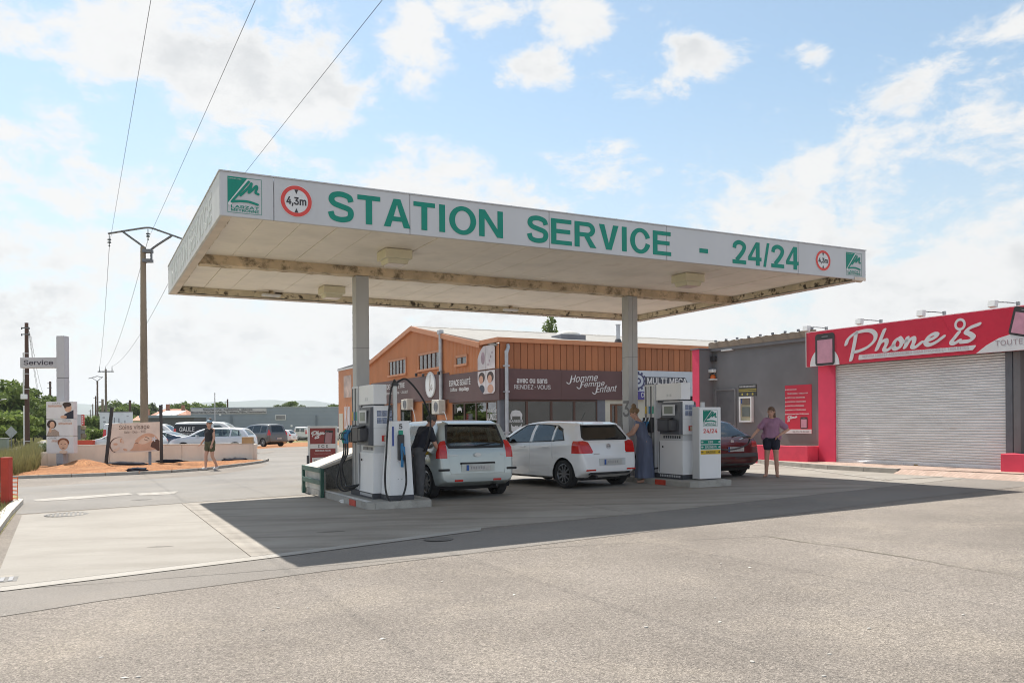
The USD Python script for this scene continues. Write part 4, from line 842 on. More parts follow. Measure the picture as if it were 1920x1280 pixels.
O.part('garage_opening', bx(e_(1240), E1_, NO + .02, NO + .06, -.3, zs0), dark_m)
cream_w = paint('cream_wall', (.56, .52, .42), .7, var=.05)
O.part('cream_front', [bx(e_(1134), e_(1143), NO - .02, NO + .1, -.4, zs0 - .02), bx(e_(1143), e_(1240), NO - .02, NO + .1, zN(1155, 757), zs0 - .02), bx(e_(1168), e_(1240), NO - .02, NO + .1, -.4, zN(1155, 757))], cream_w)
dr = O.part('door', [bx(e_(1143), e_(1147), NO, NO + .08, -.3, zN(1155, 757)), bx(e_(1153), e_(1157), NO, NO + .08, -.3, zN(1155, 757)), bx(e_(1147), e_(1168), NO, NO + .08, zN(1155, 760), zN(1155, 757)), bx(e_(1147), e_(1168), NO, NO + .08, -.3, .5)], paint('brown_door', (.16, .07, .035), .5))
O.part('pane', bx(e_(1147), e_(1168), NO + .03, NO + .04, .5, zN(1155, 760)), pane_g, dr)
O.part('room_back', bx(e_(1119), e_(1240), NO + .9, NO + 1., -.4, zs0), curtain)
# roof furniture
rz = lambda N: float(np.interp(N, [NO + .1, Nap], [zeR - .16, zap])) + rt
def on_roof(u, v):
    p = ray(u, v); best = None
    for k in np.linspace(25, 70, 900):
        q = np.array([0, 0, CAM_H]) + k * p; E, N = EN(q)
        if N > NO + .3 and q[2] <= rz(N) + .02: return E, N
    return E, N
E_s, N_s = on_roof(1066, 634)
sk = O.part('skylight', bx(E_s - .72, E_s + .72, N_s - .5, N_s + .5, rz(N_s) - .2, rz(N_s) + .16, .02), frame_g)
dome_m = trimesh.creation.icosphere(2); dome_m.vertices *= [.70, .48, .24]; dome_m.apply_translation([E_s, N_s, rz(N_s) + .15]); O.part('skylight_dome', dome_m, paint('milky_dome', (.60, .58, .53), .3), sk)
E_s, N_s = on_roof(1159, 641); fl = O.part('flue', mv(lathe([(.0, .9), (.13, .9), (.13, .86), (.10, .84), (.10, -.1)], 14), (E_s, N_s, rz(N_s))), zinc)
O.part('flue_collar', mv(lathe([(.13, .16), (.2, .0), (.2, -.08)], 14), (E_s, N_s, rz(N_s))), black_v, fl)
# downpipes
Ed = e_(945); zt = zN(945, 649)
O.part('downpipe', tube(smooth_line([(Ed + .12, NO - .12, zt + .05), (Ed + .10, NO - .2, zt - .05), (Ed, NO - .24, zt - .30), (Ed, NO - .24, zt - .6), (Ed, NO - .24, -.2)], 6), .075, 10), zinc)
for z in (1.0, zb0 + .3, zb1 + .1): O.part('pipe_clip', bx(Ed - .10, Ed + .10, NO - .33, NO - .1, z - .03, z + .03), zinc)
nd_, zd_ = planeE(831, 625, EO); O.part('downpipe', tube([(EO - .14, nd_, zd_), (EO - .14, nd_, zbL - .1)], .085, 10), zinc); O.part('hopper', bx(EO - .26, EO - .03, nd_ - .14, nd_ + .14, zd_ - .05, zd_ + .16, .02), zinc)
# left wing beyond the gable
Nl0, zl = planeE(634.5, 702, EO); Nl1 = NeL + .02
O.part('wing_wall', bx(EO, EEND, Nl1, Nl0, -.5, planeE(648, 693, EO)[1]), clad_m); zwt = planeE(648, 693, EO)[1]
O.part('wing_trim', bx(EO - .06, EO + .1, Nl1, Nl0 + .05, zwt, zwt + .12), white_p)
O.part('wing_roof', hull([(EO - .1, N, z) for N, z in ((Nl1, zwt + .12), (Nl0 + .1, zwt + .12), (Nl1, zwt + .30))] + [(EEND, N, z) for N, z in ((Nl1, zwt + .12), (Nl0 + .1, zwt + .12), (Nl1, zwt + .30))]), frame_g)
a, c = n_(636), n_(643); O.part('wing_door', bx(EO - .03, EO, c, a, -.4, planeE(640, 775, EO)[1]), cream_w)
a, c = n_(646), n_(656); O.part('wing_poster', bx(EO - .03, EO, c, a, planeE(651, 803, EO)[1], planeE(651, 762, EO)[1]), mural_w)
O.part('wing_poster', faceW(flat(strokes([[(.3, .2), (.5, .9), (.35, 1.5)], [(.7, .2), (.6, 1.0), (.85, 1.5)]], .07), .004), EO - .03, a, planeE(651, 803, EO)[1]), skin_p)
a, c = n_(645), n_(659); O.part('wing_mural', bx(EO - .02, EO, c, a, planeE(651, 745, EO)[1], planeE(651, 704, EO)[1]), paint('mural_pale', (.52, .38, .32), .6, var=.25, scale=1.2))
# air conditioners hang on the wall
for k, (u0, u1, v0, v1) in enumerate(((752, 771, 749, 768), (809, 839, 750, 776))):
    a, c = planeE(u0, v0, EO - .45)[0], planeE(u0, v0, EO - .45)[0] - .88; z0, z1 = planeE(u0, v1, EO - .4)[1], planeE(u0, v0, EO - .4)[1]
    s = Site('air_conditioner', ('farther beige air conditioner on the orange wall left of the black pump hose', 'nearer beige air conditioner on the orange wall below the grey downpipe')[k], 'air conditioner', EO - .2, (a + c) / 2, z0)
    acm = paint('beige_metal_case', (.58, .54, .47), .45, var=.08, scale=3)
    s.part('casing', bx(EO - .45, EO - .10, c, a, z0, z1, .02), acm)
    fc = (c + (a - c) * .38, (z0 + z1) / 2); s.part('fan_grille', [frame(flat(Point(0, 0).buffer(r).difference(Point(0, 0).buffer(r - .012)), .012), (EO - .45, *fc), (0, -1, 0), (0, 0, 1), (-1, 0, 0)) for r in (.24, .19, .14, .09)], grey_p, kind='stuff')
    s.part('fan_recess', frame(flat(Point(0, 0).buffer(.235), .004), (EO - .45, *fc), (0, -1, 0), (0, 0, 1), (-1, 0, 0)), grey_p)
    for q in (c + .12, a - .12): s.part('bracket', bx(EO - .42, EO, q - .02, q + .02, z0 - .04, z0), grey_p)
    s.part('pipe', tube(smooth_line([(EO - .25, c, z0 + .1), (EO - .2, c - .12, z0 + .05), (EO - .1, c - .14, z0 - .3), (EO - .06, c - .14, z0 - .6)], 4), .022, 6), white_p)

# ------------------------------------------------------------------ buildings far behind, facing the camera
blue_m = paint('grey_blue_cladding', (.235, .275, .315), .5, var=.04, scale=.6)
blue_d = paint('grey_blue_shadow_gap', (.15, .18, .21), .5)
YW = 126.
def bp(u, v, y=YW): q = Dp(u, v, y); return q[0], q[2]
x0, _ = bp(358, 770); x1, _ = bp(640, 770); zt = bp(500, 764)[1]; zb = -1.6
wh = thing('warehouse', 'low grey-blue clad warehouse with a food shop board across its top', 'warehouse', ((x0 + x1) / 2, YW, 0)); ox = (x0 + x1) / 2
rows = 9
for k in range(rows):
    a = zb + (zt - zb) * k / rows; part(wh, 'cladding_panel', bx(x0 - ox, x1 + 6 - ox, -.03 if k % 2 else -.045, .1, a + .01, a + (zt - zb) / rows, .0), blue_m)
part(wh, 'wall', bx(x0 - ox, x1 + 6 - ox, .1, 22, zb, zt), blue_d); part(wh, 'coping', bx(x0 - ox - .05, x1 + 6 - ox, -.08, .2, zt, zt + .09), paint('pale_coping', (.36, .39, .42), .5))
a0, az = bp(358, 776); a1, az1 = bp(500, 765)
sg = part(wh, 'sign_board', bx(a0 - ox, a1 - ox, -.12, -.05, az - .02, az1), paint('pale_board', (.50, .49, .49), .5, var=.04))
ink = paint('dark_ink', (.06, .055, .06), .5)
for t_, u0, u1, v in (('Sandwichs, boissons, glaces', 381, 474, 769.6), ('Boucherie,Charcuterie,Traiteur,Pain,Viennoiserie', 359, 499, 774.6)):
    p0, p1 = bp(u0, v), bp(u1, v); part(sg, 'lettering', frame(text(t_, .29, p1[0] - p0[0], .01, True), (p0[0] - ox, -.14, p0[1]), (1, 0, 0), (0, 0, 1), (0, -1, 0)), ink, kind='stuff')
for u in (434, 593): p0 = bp(u, 790); part(wh, 'downpipe', bx(p0[0] - ox - .12, p0[0] - ox + .12, -.2, -.05, zb, bp(u, 778)[1]), blue_d)
p0, p1 = bp(517, 787), bp(536, 777); vt = part(wh, 'window', bx(p0[0] - ox, p1[0] - ox, -.1, -.05, p0[1], p1[1]), white_p); part(vt, 'louvre', bx(p0[0] - ox + .08, p1[0] - ox - .08, -.11, -.1, p0[1] + .08, p1[1] - .08), grey_p)
for u, v in ((413, 777), (547, 798)): p0 = bp(u, v); part(wh, 'round_vent', frame(flat(Point(0, 0).buffer(.17, 6), .05), (p0[0] - ox, -.05, p0[1]), (1, 0, 0), (0, 0, 1), (0, -1, 0)), white_p)
# low shed before the warehouse
YS = 116.; x0, _ = bp(262, 790, YS); x1, _ = bp(362, 790, YS); z1 = bp(300, 778, YS)[1]; z0 = bp(300, 783, YS)[1]; sh = thing('shed', 'low flat-roofed shed with a grey fascia left of the warehouse', 'shed', ((x0 + x1) / 2, YS, 0)); w2 = (x1 - x0) / 2
part(sh, 'wall', bx(-w2, w2, .3, 5, -1.8, z0), paint('slate_wall', (.10, .105, .115), .7)); part(sh, 'fascia', bx(-w2 - .1, w2 + .1, 0, 5.2, z0, z1), blue_m); part(sh, 'flue', cyl((w2 - 3.4, 1, z1), (w2 - 1.6, 1, z1 - 1.2), .09), white_p)
# house with red tiles
YH = 156.; tile_m = paint('terracotta_tiles', (.42, .19, .12), .8, var=.14, scale=2.5, dirt=(.50, .33, .25), dirt_at=(.5, .7))
x0, _ = bp(268, 790, YH); x1, _ = bp(352, 790, YH); ze_ = bp(300, 784, YH)[1]; zr = bp(300, 766, YH)[1]; cx_ = (x0 + x1) / 2; w2 = (x1 - x0) / 2
ho = thing('house', 'house with hipped terracotta roof beyond the shed', 'house', (cx_, YH, 0)); part(ho, 'wall', bx(-w2 + .3, w2 - .3, .3, 8, -1.8, ze_), cream_w)
hr = part(ho, 'roof', hull([(-w2, 0, ze_), (w2, 0, ze_), (-w2, 8.3, ze_), (w2, 8.3, ze_), (-w2 * .45, 4, zr), (w2 * .5, 4, zr)]), tile_m)
for q, h in ((-w2 * .25, .9), (w2 * .45, .7)): part(hr, 'chimney', bx(q - .25, q + .25, 3.4, 4.0, zr - .4, zr + h), paint('brick_chimney', (.30, .15, .10), .8))
x0, _ = bp(246, 790, 146.); x1, _ = bp(282, 790, 146.); ze_ = bp(260, 788, 146)[1]; zr = bp(260, 779, 146)[1]; w2 = (x1 - x0) / 2
h2 = thing('house', 'lower tiled outbuilding left of the terracotta-roofed house behind the tall pole', 'house', ((x0 + x1) / 2, 146., 0)); part(h2, 'wall', bx(-w2 + .2, w2 - .2, .2, 5, -1.8, ze_), cream_w); part(h2, 'roof', hull([(-w2, 0, ze_), (w2, 0, ze_), (-w2, 5.2, ze_), (w2, 5.2, ze_), (-w2, 2.6, zr), (w2, 2.6, zr)]), tile_m); part(h2, 'chimney', bx(-.3, .3, 2.3, 2.9, zr - .3, zr + 1.2), tile_m)
x0, _ = bp(292, 790, 136.); x1, _ = bp(330, 790, 136.); z0, z1 = bp(310, 779, 136)[1], bp(310, 773, 136)[1]; w2 = (x1 - x0) / 2
h3 = thing('shed', 'small shed with white corrugated roof in front of the terracotta roof', 'shed', ((x0 + x1) / 2, 136., 0)); part(h3, 'wall', bx(-w2, w2, .3, 4, -1.8, z0), blue_d)
zig = [(-w2 + k * w2 / 11, (.05 if k % 2 else 0)) for k in range(23)]; m = trimesh.creation.extrude_polygon(Polygon(zig + [(w2, -.06), (-w2, -.06)]), 4.4, engine='earcut'); part(h3, 'roof', frame(m, (0, -.1, z0 + .06), (1, 0, 0), (0, -.18, .98), (0, .98, .18)), white_p)

# ------------------------------------------------------------------ pump islands, dispensers, totem
isl_m = paint('island_concrete', (.36, .345, .315), .85, var=.1, scale=2.5, bump=.3, fine=.12, bscale=90, dirt=(.22, .205, .18), dirt_at=(.5, .72), dirt_scale=3)
isl_top = paint('island_top', (.30, .29, .265), .85, var=.1, scale=3, bump=.2, fine=.1, bscale=90, dirt=(.19, .18, .155), dirt_at=(.5, .72), dirt_scale=2)
pump_w = paint('pump_white_enamel', (.80, .80, .80), .35, var=.025, scale=2, dirt=(.64, .63, .60), dirt_at=(.6, .82), streak=.3)
pump_g = paint('pump_grey_enamel', (.58, .585, .59), .38, var=.03, scale=2)
pump_d = paint('pump_dark_plastic', (.045, .045, .05), .45, var=.08)
plinth = paint('plinth_dark', (.06, .062, .072), .55)
rubber = paint('black_rubber_hose', (.022, .022, .024), .5)
alu = paint('brushed_aluminium', (.45, .46, .46), .35, metal=.7)
blue_pl = paint('blue_nozzle', (.02, .16, .34), .4); green_pl = paint('green_nozzle', (.02, .30, .20), .4); yell_pl = paint('yellow_nozzle', (.50, .33, .02), .4)
IH = .13
def island(E0, E1, N0, N1, label, plate):
    s = Site('pump_island', label, 'pump island', (E0 + E1) / 2, (N0 + N1) / 2, 0.)
    c = .12; ring = [(E0 + c, N0), (E1 - c, N0 - .18), (E1, N0 + .22), (E1, N1), (E0, N1), (E0, N0 + c)]
    if plate == 2: ring = [(E0 + c, N0), (E1 - c, N0 - .12), (E1, N0 + .2), (E1, N1), (E0, N1), (E0, N0 + c)]
    inner = list(Polygon(ring).buffer(-.14, join_style=2).exterior.coords)[:-1]
    z = lambda E, N, d: float(gz(*W2(E, N)) + d)
    s.part('top', hull([(E, N, z(E, N, d)) for E, N in inner for d in (-.05, IH - .006)]), isl_top)
    poly = Polygon(ring); inn = Polygon(inner); cut = poly.difference(inn)
    segs = list(zip(ring, ring[1:] + ring[:1]))
    for a, b in segs:                                   # kerb stones along each side
        a, b = np.array(a), np.array(b); ln = np.linalg.norm(b - a); d = (b - a) / ln; n = max(1, int(round(ln / .95)))
        for k in range(n):
            p, q = a + d * (ln * k / n + .003), a + d * (ln * (k + 1) / n - .003); inw = np.array([-d[1], d[0]]) * .14
            if not poly.contains(Point(*((p + q) / 2 + inw * .5))): inw = -inw
            e0 = .14 * .45 if k == 0 and ln > .3 else 0; e1 = .14 * .45 if k == n - 1 and ln > .3 else 0
            pts = [p, q, q + inw - d * e1, p + inw + d * e0]; r = float(RNG.uniform(-.004, .004))
            lo = [(x, y, z(x, y, -.06)) for x, y in pts]; hi = [(x + (inw * .06)[0] * (i < 2), y + (inw * .06)[1] * (i < 2), z(x, y, IH + r)) for i, (x, y) in enumerate(pts)]; mid = [(x, y, z(x, y, IH - .012)) for x, y in pts[:2]]
            s.part('kerb_stone', hull(lo + hi + mid), isl_m)
    return s, z
IL, zL = island(2.70, 3.92, 1.72, 6.85, 'concrete pump island on the left carrying the tall dispenser and the numbered one', 1)
IR, zR = island(9.62, 10.66, 1.40, 6.6, 'concrete pump island on the right carrying the price totem', 2)
IL.part('white_edge_line', hull([(E, N, zL(E, N, IH + d)) for E, N in ((2.70, 1.86), (2.80, 1.86), (2.70, 5.2), (2.78, 5.2)) for d in (.006, .011)]), paint('worn_white_line', (.55, .55, .54), .7, var=.1, scale=8))
redp = paint('red_marker', (.50, .055, .03), .6, var=.1, scale=6)
a, b = planeE(656, 940, 2.70)[0], planeE(667, 940, 2.70)[0]; IL.part('red_plate', bx(2.685, 2.70, b, a, zL(2.7, a, -.0), zL(2.7, a, IH - .01)), redp)
a, b = planeE(1229, 900, 9.62)[0], planeE(1248, 900, 9.62)[0]; IR.part('red_plate', bx(9.605, 9.62, b, a, zR(9.7, a, -.0), zR(9.7, a, IH - .01)), redp)

def hose(site, pts, name='hose', r=.017): site.part(name, tube(smooth_line(pts, 8), r, 8), rubber)
def nozzle(site, E, N, z, mat, d=(-1, 0)):
    """A hanging fuel nozzle: coloured grip with black guard, spout upward into its cradle."""
    ex = np.array([d[0], d[1], 0.])
    P_ = lambda o, zz: np.array([E, N, z]) + ex * o + np.array([0, 0, zz])
    s = site.part('nozzle', [tube(smooth_line([P_(.10, -.16), P_(.115, -.05), P_(.10, .04), P_(.05, .10)], 5), [.016] + [.028] * 10 + [.03] * 4 + [.026], 8)], mat)
    site.part('nozzle_guard', tube(smooth_line([P_(.115, -.10), P_(.19, -.05), P_(.17, .04), P_(.10, .06)], 5), .010, 6), pump_d, s)
    site.part('nozzle_spout', tube(smooth_line([P_(.05, .10), P_(.02, .16), P_(.015, .20)], 4), .014, 6), alu, s)
def dispenser(label, E, N, hoses, stickers=True):
    """Tall two-sided dispenser: E, N = near left bottom corner. Cabinet, raised display housing on both sides, hose mast at its far end."""
    z0 = float(gz(*W2(E, N))) + IH; s = Site('fuel_dispenser', label, 'fuel pump', E + .2, N + .8, z0); w = .36; s.ny = (N, .885)
    Z = lambda h: z0 + h
    s.part('plinth', bx(E + .0, E + w, N - .0, N + 1.62, Z(-.005), Z(.10)), plinth)
    for k in range(12): s.part('plinth_slot', bx(E - .003, E, N + .1 + k * .07, N + .14 + k * .07, Z(.03), Z(.08)), pump_g)
    c = s.part('cabinet', hull([(E + .005, N + .01, Z(.10)), (E + w - .005, N + .01, Z(.10)), (E + .005, N + 1.0, Z(.10)), (E + w - .005, N + 1.0, Z(.10)), (E + .02, N + .03, Z(.84)), (E + w - .02, N + .03, Z(.84)), (E + .02, N + 1.0, Z(.84)), (E + w - .02, N + 1.0, Z(.84))]), pump_w)
    s.part('door_seam', bx(E - .001, E + .012, N + .94, N + .95, Z(.12), Z(.82)), plinth, c)
    s.part('lock', frame(flat(Point(0, 0).buffer(.022, 6), .012), (E + .005, N + .80, Z(.70)), (0, -1, 0), (0, 0, 1), (-1, 0, 0)), pump_d, c)
    s.part('neck', bx(E + .05, E + w - .05, N + .06, N + 1.0, Z(.84), Z(.98)), pump_g)
    for k in range(8): s.part('vent_slot', bx(E + .048, E + .05, N + .15 + k * .09, N + .21 + k * .09, Z(.89), Z(.95)), plinth)
    # display housing
    m0, m1 = N + .02, N + .80
    h = s.part('display_housing', [bx(E + .02, E + w - .02, m0, m1, Z(.98), Z(1.72), .012)], pump_w)
    for sgn, e0 in ((-1, E + .02), (1, E + w - .02)):
        e1 = e0 + sgn * .10; lo, hi = min(e0, e1), max(e0, e1)
        s.part('fascia_dark', hull([(e0, m0, Z(.98)), (e0, m1, Z(.98)), (e0, m0, Z(1.70)), (e0, m1, Z(1.70)), (e1, m0 + .01, Z(.99)), (e1, m1 - .01, Z(.99)), (e1 - sgn * .05, m0 + .01, Z(1.69)), (e1 - sgn * .05, m1 - .01, Z(1.69))]), paint('pump_fascia', (.085, .088, .10), .42, var=.04), h)
        f = e1 - sgn * .02
        s.part('screen_bezel', bx(min(f, f + sgn * .012), max(f, f + sgn * .012), m0 + .18, m1 - .10, Z(1.40), Z(1.64)), pump_g, h)
        s.part('screen', bx(min(f + sgn * .012, f + sgn * .018), max(f + sgn * .012, f + sgn * .018), m0 + .26, m1 - .18, Z(1.44), Z(1.60)), paint('lcd_glass', (.20, .22, .19), .15), h)
        s.part('payment_block', bx(min(f, f + sgn * .14), max(f, f + sgn * .14), m0 + .30, m1 - .06, Z(1.05), Z(1.33), .02), pump_d, h)
        s.part('payment_hood', hull([(f, m0 + .26, Z(1.36)), (f, m1 - .04, Z(1.36)), (f + sgn * .17, m0 + .26, Z(1.31)), (f + sgn * .17, m1 - .04, Z(1.31)), (f, m0 + .26, Z(1.34)), (f, m1 - .04, Z(1.34))]), pump_d, h)
        s.part('card_reader', bx(min(f, f + sgn * .15), max(f, f + sgn * .15), m0 + .1, m0 + .24, Z(1.07), Z(1.30), .01), pump_d, h)
    s.part('seam', bx(E + .02, E + w - .02, m0 - .002, m0 + .002, Z(1.31), Z(1.315)), pump_g, h)
    if stickers:      # notices on the near end, fine print stands as rows of small blocks
        for k in range(3):
            for q in range(2): s.part('notice_sticker', bx(E + .09 + k * .10, E + .18 + k * .10, m0 - .004, m0, Z(1.52) - q * .13, Z(1.63) - q * .13), paint('notice_print', (.24, .27, .36), .5, var=.3, scale=30), h)
        s.part('red_sticker', bx(E + .18, E + .33, m0 - .006, m0, Z(1.06), Z(1.17)), red_v, h); s.part('price_sticker', bx(E + .22, E + .30, m0 - .008, m0 - .006, Z(1.07), Z(1.155)), paint('cream_sticker', (.55, .50, .36), .5), h)
    # header above, hose mast behind
    hd = s.part('header', bx(E + .05, E + w - .05, N + .12, N + 1.14, Z(1.75), Z(2.12), .008), pump_w); s.part('header_neck', bx(E + .08, E + w - .08, N + .16, N + 1.1, Z(1.70), Z(1.75)), plinth)
    for k in range(2): s.part('header_mark', bx(E + .047, E + .05, N + .5 + k * .12, N + .58 + k * .12, Z(1.82), Z(1.88)), pump_g, hd)
    ms = s.part('hose_mast', [bx(E + .03, E + w - .03, N + 1.16, N + 1.62, Z(.10), Z(2.12), .008)], pump_g)
    for k in range(4): s.part('mast_groove', bx(E + .022, E + .031, N + 1.20 + k * .11, N + 1.24 + k * .11, Z(.14), Z(2.08)), [pump_d, yell_pl, green_pl, alu][k] if 0 else (pump_d if k % 2 else alu), ms)
    for k, mt in enumerate((yell_pl, blue_pl, green_pl)[:hoses]):
        n = N + 1.54 - k * .15
        s.part('fuel_stripe', bx(E + .018, E + .024, n - .035, n + .035, Z(1.45), Z(1.62)), mt, ms)
        s.part('nozzle_boot', bx(E - .06, E + .03, n - .05, n + .05, Z(1.02), Z(1.36), .012), pump_d, ms)
        nozzle(s, E - .06, n, Z(1.16), (green_pl, blue_pl, blue_pl)[k])
        hose(s, [(E - .16, n, Z(1.0)), (E - .17, n - .02, Z(.80)), (E - .24, n + .02 + k * .06, Z(.55)), (E - .30 + .07 * k, n + .05 + k * .05, Z(.22)), (E - .20, n - .02, Z(.07 + .05 * k)), (E - .05, n - .12, Z(.09 + .05 * k)), (E + .03, n - .20, Z(.15 + .03 * k))])
    return s
c = (3.0, 2.43); DL = dispenser('tall white two-sided fuel dispenser with dark display and three hanging hoses on the left island', c[0], c[1], 3)
c = (9.9, 2.10); DR = dispenser('tall white fuel dispenser with dark display on the right island behind the price totem', c[0], c[1], 3)
# numbered side dispenser with its high hose
E5, N5 = 3.14, 1.92; z5 = float(gz(*W2(E5, N5))) + IH
S5 = Site('satellite_dispenser', 'white tapering side dispenser marked 5 with a high arched hose, nearest on the left island', 'fuel pump', E5 + .22, N5 + .3, z5)
w5, d5, h5 = .47, .49, 1.43
S5.part('plinth', bx(E5 + .0, E5 + w5, N5, N5 + d5, z5, z5 + .09), plinth)
tp = lambda e, n: (E5 + w5 / 2 + (e - w5 / 2) * .72, N5 + .02 + n * .62)
S5.part('body', hull([(E5 + e, N5 + n, z5 + .09) for e in (.005, w5 - .005) for n in (.005, d5 - .005)] + [(*tp(e, n), z5 + h5 - .01) for e in (0.01, w5 - .01) for n in (0.01, d5)] + [(*tp(e, n), z5 + h5) for e in (0.03, w5 - .03) for n in (0.03, d5 - .03)]), pump_w)
fy = lambda h: N5 + .02 * h / h5 - .0025                 # front face leans back a little
S5.part('panel_number', frame(text('5', .085, depth=.003, bold=True), (E5 + .20, fy(1.35), z5 + 1.29), (1, 0, 0), (0, 0, 1), (0, -1, 0)), black_v)
S5.part('nozzle_cradle', bx(E5 + .165, E5 + .28, N5 - .045, N5 + .03, z5 + .72, z5 + 1.18, .012), pump_d)
S5.part('cradle_light', bx(E5 + .185, E5 + .26, N5 - .03, N5 + .03, z5 + 1.18, z5 + 1.26, .01), green_pl)
S5.part('blue_sticker', bx(E5 + .065, E5 + .095, N5 + .006, N5 + .014, z5 + .98, z5 + 1.33), paint('blue_label', (.03, .07, .32), .45))
for e, h in ((.17, .38), (.24, .38), (.17, .70), (.24, .70)): S5.part('rivet', frame(flat(Point(0, 0).buffer(.007, 4), .004), (E5 + e, fy(h), z5 + h), (1, 0, 0), (0, 0, 1), (0, -1, 0)), grey_p)
nz = S5.part('nozzle', tube(smooth_line([(E5 + .225, N5 - .06, z5 + .60), (E5 + .225, N5 - .075, z5 + .75), (E5 + .225, N5 - .06, z5 + .92), (E5 + .23, N5 - .03, z5 + 1.02)], 5), .028, 8), blue_pl)
S5.part('nozzle_guard', tube(smooth_line([(E5 + .225, N5 - .085, z5 + .72), (E5 + .225, N5 - .14, z5 + .80), (E5 + .225, N5 - .11, z5 + .90)], 5), .01, 6), pump_d, nz)
Em, Nm = E5 + w5 / 2 - .02, N5 + .28; zt = z5 + 2.10
S5.part('hose_post', bx(Em - .035, Em + .035, Nm - .03, Nm + .03, z5 + h5 - .02, zt, .006), alu)
S5.part('hose_clamp', bx(Em - .06, Em + .06, Nm - .05, Nm + .05, zt - .03, zt + .04, .01), pump_d)
p5 = lambda u, v, N: (planeN(u, v, N)[0], N, planeN(u, v, N)[1])
zz2 = lambda x, y: (540 + x / 4.267, 680 + y / 4.267)
Nf = N5 - .12
h1 = [(Em, Nm, zt + .01)] + [p5(*zz2(x, y), Nf + (.34 if y < 200 else .16 if y < 350 else .02)) for x, y in ((850, 140), (822, 230), (812, 330), (796, 520), (786, 720), (776, 900), (782, 1020), (806, 1090), (838, 1110), (880, 1104), (920, 1060), (943, 980), (945, 900), (938, 800), (930, 730))] + [(E5 + .225, N5 - .06, z5 + .62)]
hose(S5, h1, 'hose', .019)
a5 = lambda x, y, N: p5(*zz2(x, y), N)
hose(S5, [(Em, Nm, zt + .01), a5(930, 128, Nm - .02), a5(985, 165, Nm), a5(1040, 232, Nm + .05), a5(1090, 312, Nm + .12), a5(1128, 400, Nm + .2), a5(1140, 480, Nm + .25), a5(1132, 560, Nm + .25), a5(1112, 640, Nm + .3), a5(1090, 700, Nm + .4), a5(1086, 728, 2.98)], 'hose', .018)
S5.part('hose_sleeve', tube([p5(*zz2(930, 735), Nf), p5(*zz2(926, 670), Nf + .02)], .026, 8), blue_pl)
# price totem
Et, Nt = EN(G(1313, 899.5, IH)); zt0 = float(gz(*W2(Et, Nt))) + IH; zt1 = planeN(1312, 763, Nt)[1]; wt = planeN(1352, 830, Nt)[0] - Et
T = Site('price_totem', 'white price totem with green emblem and fuel names on the right island', 'price sign', Et + wt / 2, Nt + .1, zt0)
T.part('case', bx(Et, Et + wt, Nt, Nt + .26, zt0 + .02, zt1, .008), pump_w); T.part('foot', bx(Et + .03, Et + wt - .03, Nt + .03, Nt + .23, zt0 - .01, zt0 + .02), plinth)
T.part('side_frame', bx(Et - .012, Et + .0, Nt + .02, Nt + .24, zt0 + .02, zt1 + .01), pump_g); T.part('lifting_eye', bx(Et + wt * .22, Et + wt * .38, Nt + .1, Nt + .14, zt1, zt1 + .11), pump_g)
ht = zt1 - zt0
class _P:                                              # lets brand_panel draw on a Site
    pass
def on_totem(m, x, z, proud=0.): return faceS(m, x - T.o[0], Nt - .001 - proud - T.o[1], z - T.o[2])
brand_panel(T.p, Et + wt * .15, zt0 + ht * .735, wt * .68, ht * .225, on_totem)
T.part('hours', faceS(text('24/24', ht * .055, wt * .66, .003, True), Et + wt * .16, Nt - .001, zt0 + ht * .645), red_v)
for k, (nm, mt, tc) in enumerate((('E85', green_v, white_v), ('S/PLOMB 95', green_v, white_v), ('GAZOLE', paint('gold_vinyl', (.62, .40, .02), .45), black_v))):
    zb_ = zt0 + ht * (.49 - .07 * k); bnd = T.part('price_band', bx(Et + wt * .03, Et + wt * .97, Nt - .003, Nt, zb_, zb_ + ht * .06), mt)
    T.part('fuel_name', faceS(text(nm, ht * .028, min(wt * .55, len(nm) * wt * .075), .003, True, center=True), Et + wt * .5, Nt - .003, zb_ + ht * .016), tc, bnd, kind='stuff')
    for sg_ in (-1, 1): T.part('arrow', faceS(flat(Polygon([(-sg_ * .03, .008), (-sg_ * .03, -.008), (sg_ * .0, -.008), (0, -.025), (sg_ * .035, 0), (0, .025), (sg_ * .0, .008)])), Et + wt * (.5 + .40 * sg_), Nt - .003, zb_ + ht * .03), tc, bnd)
# stone-faced bin with a sloping lid behind a green guard frame
stone_m = paint('pebbled_panel', (.17, .165, .155), .8, var=.12, scale=4, fine=.45, bump=.9, bscale=55)
zi = zL(3, 5.5, IH); bE0 = 2.84; bN0 = planeN(606, 890, 5.45) and 5.45
Bn = Site('service_bin', 'pebble-faced bin with a sloping cream lid on the back of the left island', 'bin', 3.3, 6.0, zi)
za = planeN(606, 879, bN0)[1]; zb_ = planeN(658, 859, bN0)[1]; sl = (zb_ - za) / (planeN(658, 859, bN0)[0] - bE0); xe = 3.80; zc_ = za + sl * (xe - bE0)
Bn.part('body', hull([(bE0, bN0, zi), (xe, bN0, zi), (bE0, bN0, za), (xe, bN0, zc_), (bE0, 6.7, zi), (xe, 6.7, zi), (bE0, 6.7, za), (xe, 6.7, zc_)]), stone_m)
Bn.part('lid', hull([(x, n, z + d) for x, z in ((bE0 - .08, za - .08 * sl + .004), (xe + .05, zc_ + .05 * sl + .004)) for n in (bN0 - .05, 6.75) for d in (0, .055)]), paint('cream_lid', (.52, .47, .40), .6, var=.06))
gr_m = paint('dark_green_paint', (.035, .10, .075), .5, var=.12, scale=4, dirt=(.16, .17, .13), dirt_at=(.55, .75))
GF = Site('guard_frame', 'dark green steel guard frame round the end of the left island', 'guard rail', 2.66, 6.0, zL(2.66, 6, 0))
